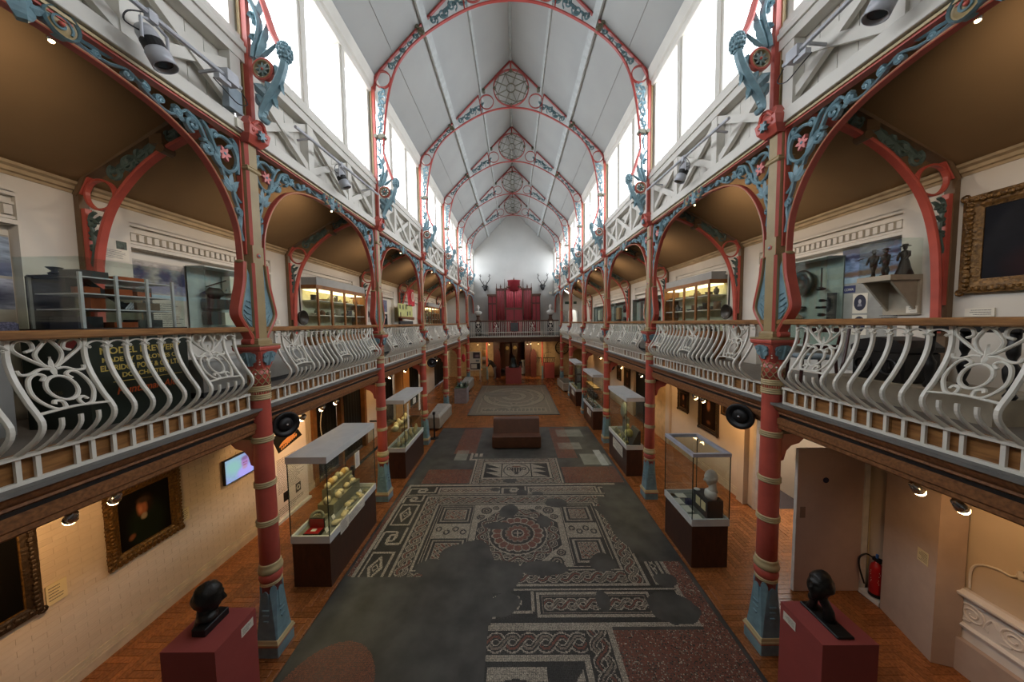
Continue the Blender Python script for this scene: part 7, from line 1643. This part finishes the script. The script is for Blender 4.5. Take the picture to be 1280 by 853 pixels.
bs = thing('bracket_case', 'glass box on a beige wall bracket holding bronze figurines, upper right', 'display case', (5.28, 4.52, 4.96)); TP = mat('taupe_board', (178, 168, 148), .6)
MB().box(-.22, -.20, -.05, .21, .22, .02).build('shelf', TP, bs)
for yy in (-.17, .15): fixn(MB().prism([(-.18, -.05), (.21, -.05), (.21, -.50)], XZ, yy, yy+.03).build('bracket', TP, bs))
MB().box(.18, -.2, -.52, .21, .22, -.05).build('back_board', TP, bs)
for a in ((-.21, -.19, .2, -.184), (-.21, .204, .2, .21), (-.21, -.184, -.204, .204)): MB().box(a[0], a[1], .02, a[2], a[3], .50).build('glass_side', GLASS, bs)
MB().box(-.21, -.19, .5, .2, .21, .506).build('glass_top', GLASS, bs)
FB = mat('figurine_bronze', (58, 46, 40), .5, .3)
def figurine(label, x, y, woman, ang):
    t = thing('figurine', label, 'figurine', (x, y, 4.981), ang); m = MB()
    if woman: m.lathe([(.085, 0), (.088, .01), (.06, .10), (.045, .18), (.032, .22), (.045, .27), (.05, .30), (.03, .325), (.016, .335)], 14); m.tube([(0, .045, .31), (.02, .065, .25), (.05, .04, .2)], [.018, .015, .011], 6); m.tube([(0, -.045, .31), (.02, -.06, .25), (.05, -.04, .2)], [.018, .015, .011], 6); hz = .365; m.lathe([(.055, 0), (.05, .006), (.03, .01), (.028, .03), (0, .035)], 12, (0, 0, .385))
    else:
        for s in (-1, 1): m.tube([(.015*s, s*.022, .0), (.03*s, s*.024, .08), (0, s*.018, .165)], [.018, .02, .027], 7); m.ell((.015*s+.015, s*.022, .01), (.03, .014, .01), 6, 4); m.tube([(0, s*.045, .285), (.02, s*.06, .23), (.045, s*.05, .18)], [.02, .016, .011], 6)
        m.lathe([(.036, .15), (.04, .2), (.046, .25), (.048, .285), (.02, .305), (.016, .32)], 12); hz = .345; m.lathe([(.045, 0), (.042, .006), (.026, .01), (.022, .024), (0, .028)], 12, (0, 0, .365))
    head(m, (0, 0, hz), .26, -PI/2, 0, 0, 0, 2, False); m.build('body', FB, t, True); MB().lathe([(.07, -.0), (.07, .006), (0, .006)], 12).build('base', FB, t)
figurine('bronze figurine of a man in a hat, left of the pair in the glass box', 5.16, 4.62, False, PI); figurine('bronze figurine of a man in a hat, right of the pair in the glass box', 5.19, 4.50, False, PI-.6); figurine('bronze figurine of a woman in a long skirt at the right of the glass box', 5.33, 4.40, True, PI)
card('small white caption card on the board under the bronze figurines', 1, 5.46, 4.33, 4.45, 4.46, 4.56, PAPER, 3)
wall_case('grey-green wall case with a big round lamp, upper right wall beside the near column', 1, 5.44, 6.8, 3.9, 5.46, 5.30, 5.60, [(-.02, 5.08, .2, .24, mat('lamp_iron', (58, 62, 60), .35, .4), 'disc'), (-.40, 5.1, .0, .2, BLACK, 'rod'), (-.40, 4.93, .05, .03, BLACK, 'ell'), (.28, 4.85, .09, .2, mat('glass_jar', (112, 122, 118), .2), 'ell'), (.2, 4.62, .24, .015, IRON, 'box'), (.05, 4.42, .06, .08, mat('brass_part', (170, 132, 80), .3, .6), 'ell'), (-.44, 4.72, .025, .025, BLACK, 'ell'), (-.38, 4.6, .02, .02, BLACK, 'ell'), (-.48, 4.6, .02, .02, BLACK, 'ell'), (-.43, 4.47, .03, .03, IRON, 'ell'), (-.43, 4.36, .03, .03, IRON, 'ell'), (-.6, 4.6, .012, .24, IRON, 'box')], mat('sage_liner', (158, 166, 158), .7))
# furniture standing in the right gallery behind the near balustrade
ch = thing('chair', 'dark wooden chair with curved legs and pale blue seat behind the right balustrade', 'chair', (4.45, 4.75, GF), PI*.9); CW = mat('chair_mahogany', (70, 32, 26), .4)
MB().bev(-.21, -.21, .43, .21, .21, .49, .02).build('seat', mat('seat_blue', (150, 170, 182), .7), ch)
for sx in (-1, 1):
    for sy in (-1, 1): MB().tube(cr([(sx*.19, sy*.19, .45), (sx*.2, sy*.2, .28), (sx*.22, sy*.22, .12), (sx*.26, sy*.25, 0)], 4), .02, 6).build('leg', CW, ch)
    MB().tube(cr([(sx*.19, .19, .45), (sx*.19, .22, .65), (sx*.2, .29, .9)], 4), .018, 6).build('back_post', CW, ch)
for z in (.62, .86): MB().bar((-.2, .22+(z-.6)*.25, z), (.2, .22+(z-.6)*.25, z), .06, .02).build('back_rail', CW, ch)
tr = thing('carved_chest', 'black carved chest standing on a beige platform behind the right balustrade', 'chest', (4.72, 3.95, GF+.25)); CB = mat('ebonised_oak', (20, 18, 18), .4, bump=.2)
MB().bev(-.22, -.28, 0, .22, .28, .36, .02).build('body', CB, tr); m = MB(); m.prism([(-.3, .36), (.3, .36), (.3, .42), (.2, .5), (0, .54), (-.2, .5), (-.3, .42)], YZ, -.22, .22); m.build('domed_lid', CB, tr)
for y in (-.14, .14): m = MB(); m.strip(circ(y, .18, .09, 16), .02, lambda a, b, c: (-.225+c, a, b), .02, closed=True); leaf(m, y, .12, PI/2, .13, .03, lambda a, b, c: (-.225-c, a, b), .02, 2); m.build('carving', CB, tr)
tag(MB().box(4.40, 2.9, GF, 5.2, 4.45, GF+.25).build('platform', mat('beige_platform', (176, 166, 146), .7)), 'beige platform behind the near right balustrade', 'platform')
tb = thing('carved_table', 'black table with turned legs on the beige platform, right gallery', 'table', (4.75, 3.2, GF+.25)); MB().bev(-.25, -.36, .62, .25, .36, .68, .01).build('tabletop', CB, tb)
for sx in (-1, 1):
    for sy in (-1, 1): MB().lathe([(.03, 0), (.045, .03), (.02, .08), (.05, .2), (.055, .28), (.02, .36), (.04, .42), (.04, .62)], 10, (sx*.19, sy*.29, 0)).build('leg', CB, tb, True)
tag(MB().tube(cr([(5.0, 4.75, GF+.9), (4.92, 4.72, GF+.5), (4.8, 4.68, GF+.1)], 5), .02, 6).build('walking_stick', CW), 'dark red walking stick leaning behind the chair', 'stick')
# low display fronts behind the balusters
for (s, y0, y1, lab) in ((-1, 4.45, 7.3, 'pale grey display bench behind the left balustrade beyond the near column'), (-1, 7.9, 11.2, 'pale grey display bench under the left oak cabinet'), (1, 7.9, 11.2, 'pale grey display bench under the right oak cabinet'), (1, 11.6, 14.6, 'pale grey display bench in the third right bay')):
    t = thing('display_bench', lab, 'bench', (s*4.7, (y0+y1)/2, GF)); hy = (y1-y0)/2; MB().box(-.25, -hy, .08, .25, hy, .52).build('body', mat('pale_bench', (160, 160, 154), .6), t); MB().box(-.22, -hy+.02, 0, .22, hy-.02, .08).build('foot', GREYD, t); MB().box(-.27, -hy, .52, .27, hy, .56).build('top', mat('bench_top', (184, 184, 178), .5), t)
# right wall cases farther along
for i, (y0, y1, lab) in enumerate(((11.7, 14.3, 'glass wall case of grey panels in the third bay, upper right wall'), (15.3, 17.9, 'glass wall case with dark helmet shapes in the fourth bay, upper right wall'), (19.0, 21.4, 'glass wall case in the fifth bay, upper right wall'))):
    wall_case(lab, 1, y0, y1, 3.7, 5.35, 5.32, 5.60, [(-.8, 5.0, .16, .18, IRON, 'ell'), (-.8, 4.5, .2, .1, IRON, 'ell'), (.1, 4.8, .25, .3, [PAPER, mat('orange_print', (190, 150, 110), .7), PAPER][i], 'box'), (.1, 4.45, .3, .08, GREYD, 'ell'), (.85, 4.7, .2, .5, GREYP, 'box')], mat('sage_liner', (158, 166, 158), .7))
t = thing('sign', 'two dark green exit signs on the end wall of the right gallery', 'sign', (4.6, YEND-.03, 5.95)); MB().box(-.45, -.02, -.1, -.1, .02, .1).build('plate', mat('sign_green', (40, 64, 54), .6), t); MB().box(.25, -.02, -.1, .5, .02, .1).build('plate', mat('sign_green', (40, 64, 54), .6), t)
t = thing('info_panel', 'pale information panel left of the white archway, right gallery', 'panel', (4.05, YEND-.04, 4.6)); MB().box(-.3, -.02, -.6, .3, .02, .75).build('board', picmat('info_print', (186, 186, 178), [(.4, .5, .2, .25, 0, (120, 126, 132), .4)], 'XZ', noise=.1), t)

# ================================================================ LAMPS (each carries its own light)
def rod(s, y0, y1, z0, z1, x, lamp_y, lab1, lab2, box=True):
    """grey conduit along the braced panel with a hanging spotlight"""
    t = thing('lamp_rail', lab1, 'rail', (0, 0, 0)); MB().tube([(s*x, y0, z0), (s*x, y1, z1)], .022, 8).build('rod', SILVG, t)
    for q in (.12, .5, .88):
        y, z = y0+(y1-y0)*q, z0+(z1-z0)*q; MB().bar((s*x, y, z), (s*(XC-.08), y, z-.02), .025, .02).build('bracket', SILVG, t)
    if box:
        b = MB().box(s*x-.05, y1-.22, z1-.06, s*x+.05, y1-.08, z1+.06).box(s*x-.03, y1-.30, z1-.10, s*x+.03, y1-.16, z1-.05).build('junction_box', SILVG, t)
        MB().tube(cr([(s*x, y1, z1-.03), (s*x, y1+.08, z1-.12), (s*x, y1-.05, z1-.2), (s*x, y1-.22, z1-.16), (s*x, y1-.34, z1-.13)], 5), .006, 5).build('cable', BLACK, t)
    q = (lamp_y-y0)/(y1-y0); zl = z0+(z1-z0)*q
    t2 = thing('spotlight', lab2, 'spotlight', (s*x, lamp_y, zl)); tilt = .5
    MB().box(-.025, -.035, -.06, .025, .035, .03).build('clamp', SILVG, t2)
    R = Euler((0, -s*.35, .0)); o = MB().lathe([(.0, .17), (.06, .165), (.075, .12), (.078, -.02), (.088, -.03), (.088, -.14), (.080, -.14), (.07, -.10), (0, -.09)], 18).build('housing', SILVG, t2, True, loc=(-s*.02, 0, -.28), rot=(tilt*.4, -s*-.35, 0))
    MB().lathe([(.079, -.01), (.0795, .03), (.079, .06)], 18).build('black_band', BLACK, o); MB().lathe([(0, 0), (.062, 0), (.062, .004), (0, .004)], 16).build('lens', mat('lamp_lens', (60, 58, 54), .15, .3), o, loc=(0, 0, -.115))
    MB().tube([(-s*.02, -.10, -.26), (-s*.02, -.10, -.1), (-s*.0, -.02, -.05), (0, .02, -.05), (-s*.02, .10, -.1), (-s*.02, .10, -.26)], .012, 6).build('yoke', SILVG, t2)
    MB().tube(cr([(0, -.02, 0), (-.02, -.15, -.1), (0, -.2, -.22), (0, -.08, -.2)], 5), .006, 5).build('cable', BLACK, t2)
for s in (-1, 1):
    rod(s, 1.4, 3.72, 7.02 if s < 0 else 7.30, 7.10 if s < 0 else 7.22, 3.05, 2.83 if s < 0 else 2.72, f'grey lamp rail on the braced panel at the upper {SIDE[s]} corner', f'grey spotlight hanging at the upper {SIDE[s]} corner of the picture')
    rod(s, 4.62, 7.35, 7.22, 7.36, 3.05, 5.80, f'grey lamp rail on the braced panel beyond the near column, {SIDE[s]} side', f'grey spotlight on the rail beyond the near column, {SIDE[s]} side', False)
t = thing('junction_box', 'grey-blue metal box with small white socket on the braced panel, upper left', 'box', (-3.24, 3.82, 7.05)); MB().box(-.04, -.09, -.13, .04, .09, .13).build('body', mat('box_blue_grey', (150, 164, 174), .4), t); MB().box(-.04, .0, -.30, .04, .11, -.20).build('socket', PAPER, t); MB().tube([(0, .02, -.13), (0, .03, -.2)], .012, 5).build('gland', CHROME, t)
def lamp(label, x, y, z, tx, ty, tz, w, name='spot_lamp', ang=100, col=(1, .58, .25)):
    t = thing(name, label, 'lamp', (x, y, z), 0, 'small spot lamps under the gallery'); d = Vector((tx-x, ty-y, tz-z)).normalized(); q = d.to_track_quat('-Z', 'Y').to_euler()
    o = MB().lathe([(.0, .10), (.035, .09), (.045, .02), (.05, -.02), (.045, -.02), (.04, -.0), (0, .0)], 12).build('shade', CHROME, t, True, rot=q); MB().ell((0, 0, -.04), (.046, .046, .046), 10, 6).build('bulb', BULB, o, True)
    MB().tube([(0, 0, .05), (0, 0, 3.13-z)], .01, 5).build('stem', SILVG, t)
    l = spot(x+d.x*.12, y+d.y*.12, z+d.z*.12, tx, ty, tz, w, ang, col); l.parent = t; l.location = Vector((d.x*.12, d.y*.12, d.z*.12)); return t
LW = 24
for i, (x, y, z) in enumerate(((-4.2, 2.85, 2.72), (-4.2, 3.18, 2.72), (-4.2, 6.12, 2.68), (-4.2, 6.76, 2.70), (-4.2, 7.3, 2.70), (-4.2, 10.55, 2.74), (-4.2, 12.05, 2.72), (-3.9, 15.7, 2.70), (-4.2, 18.8, 2.75), (-4.2, 22.5, 2.75))):
    lamp(f'small bright spot lamp under the left gallery, {(ORD+["eighth", "ninth", "farthest"])[i]} from the front', x, y, z-.10, -5.5, y+.55, 1.35 if i != 7 else .8, LW*(1.0 if i < 2 else 1.1))
for i, (x, y, z) in enumerate(((4.2, 2.92, 2.70), (4.2, 3.24, 2.70), (4.3, 7.2, 2.66), (4.3, 7.5, 2.66), (4.2, 10.5, 2.68), (4.2, 12.5, 2.68), (4.2, 15.5, 2.72), (4.2, 18.8, 2.75), (4.2, 22.5, 2.75))):
    lamp(f'small bright spot lamp under the right gallery, {(ORD+["eighth", "farthest"])[i]} from the front', x, y, z-.09, 5.5, y+(.75 if i > 1 else 0.2), 1.35, LW*(1.25 if i > 1 else .55))
for i, x in enumerate((-2.75, -1.9, .95, 1.2, 1.75)):
    lamp(f'small bright spot lamp under the end gallery, {ORD[i]} from the left', x, 23.4, 2.85, x*1.1, 25.9, 1.2, 38, col=(1, .66, .36))
for x in (-4.3, 4.3): pass
# lamps at the arch crowns lighting the upper aisles
for s in (-1, 1):
    for b in range(-1, 6):
        y = colY(b)+BAY/2+.25; t = thing('arch_lamp', bay_label(b, s, 'small round lamp at the arch crown'), 'lamp', (s*3.45, y, 6.60), 0, 'small lamps at the arch crowns')
        MB().lathe([(0, .06), (.022, .05), (.025, 0), (.02, -.02), (0, -.02)], 10).build('holder', CHROME, t, True); MB().ell((0, 0, -.022), (.017, .017, .014), 8, 6).build('bulb', BULB, t, True)
        l = spot(0, 0, 0, s, 0, 0, 1, 150); l.parent = t; l.location = (s*.03, 0, -.06); l.rotation_euler = Vector((s*1, 0, -.42)).to_track_quat('-Z', 'Y').to_euler(); l.data.energy = 42; l.data.color = (1, .78, .58); l.data.spot_blend = 1; l.data.shadow_soft_size = .05
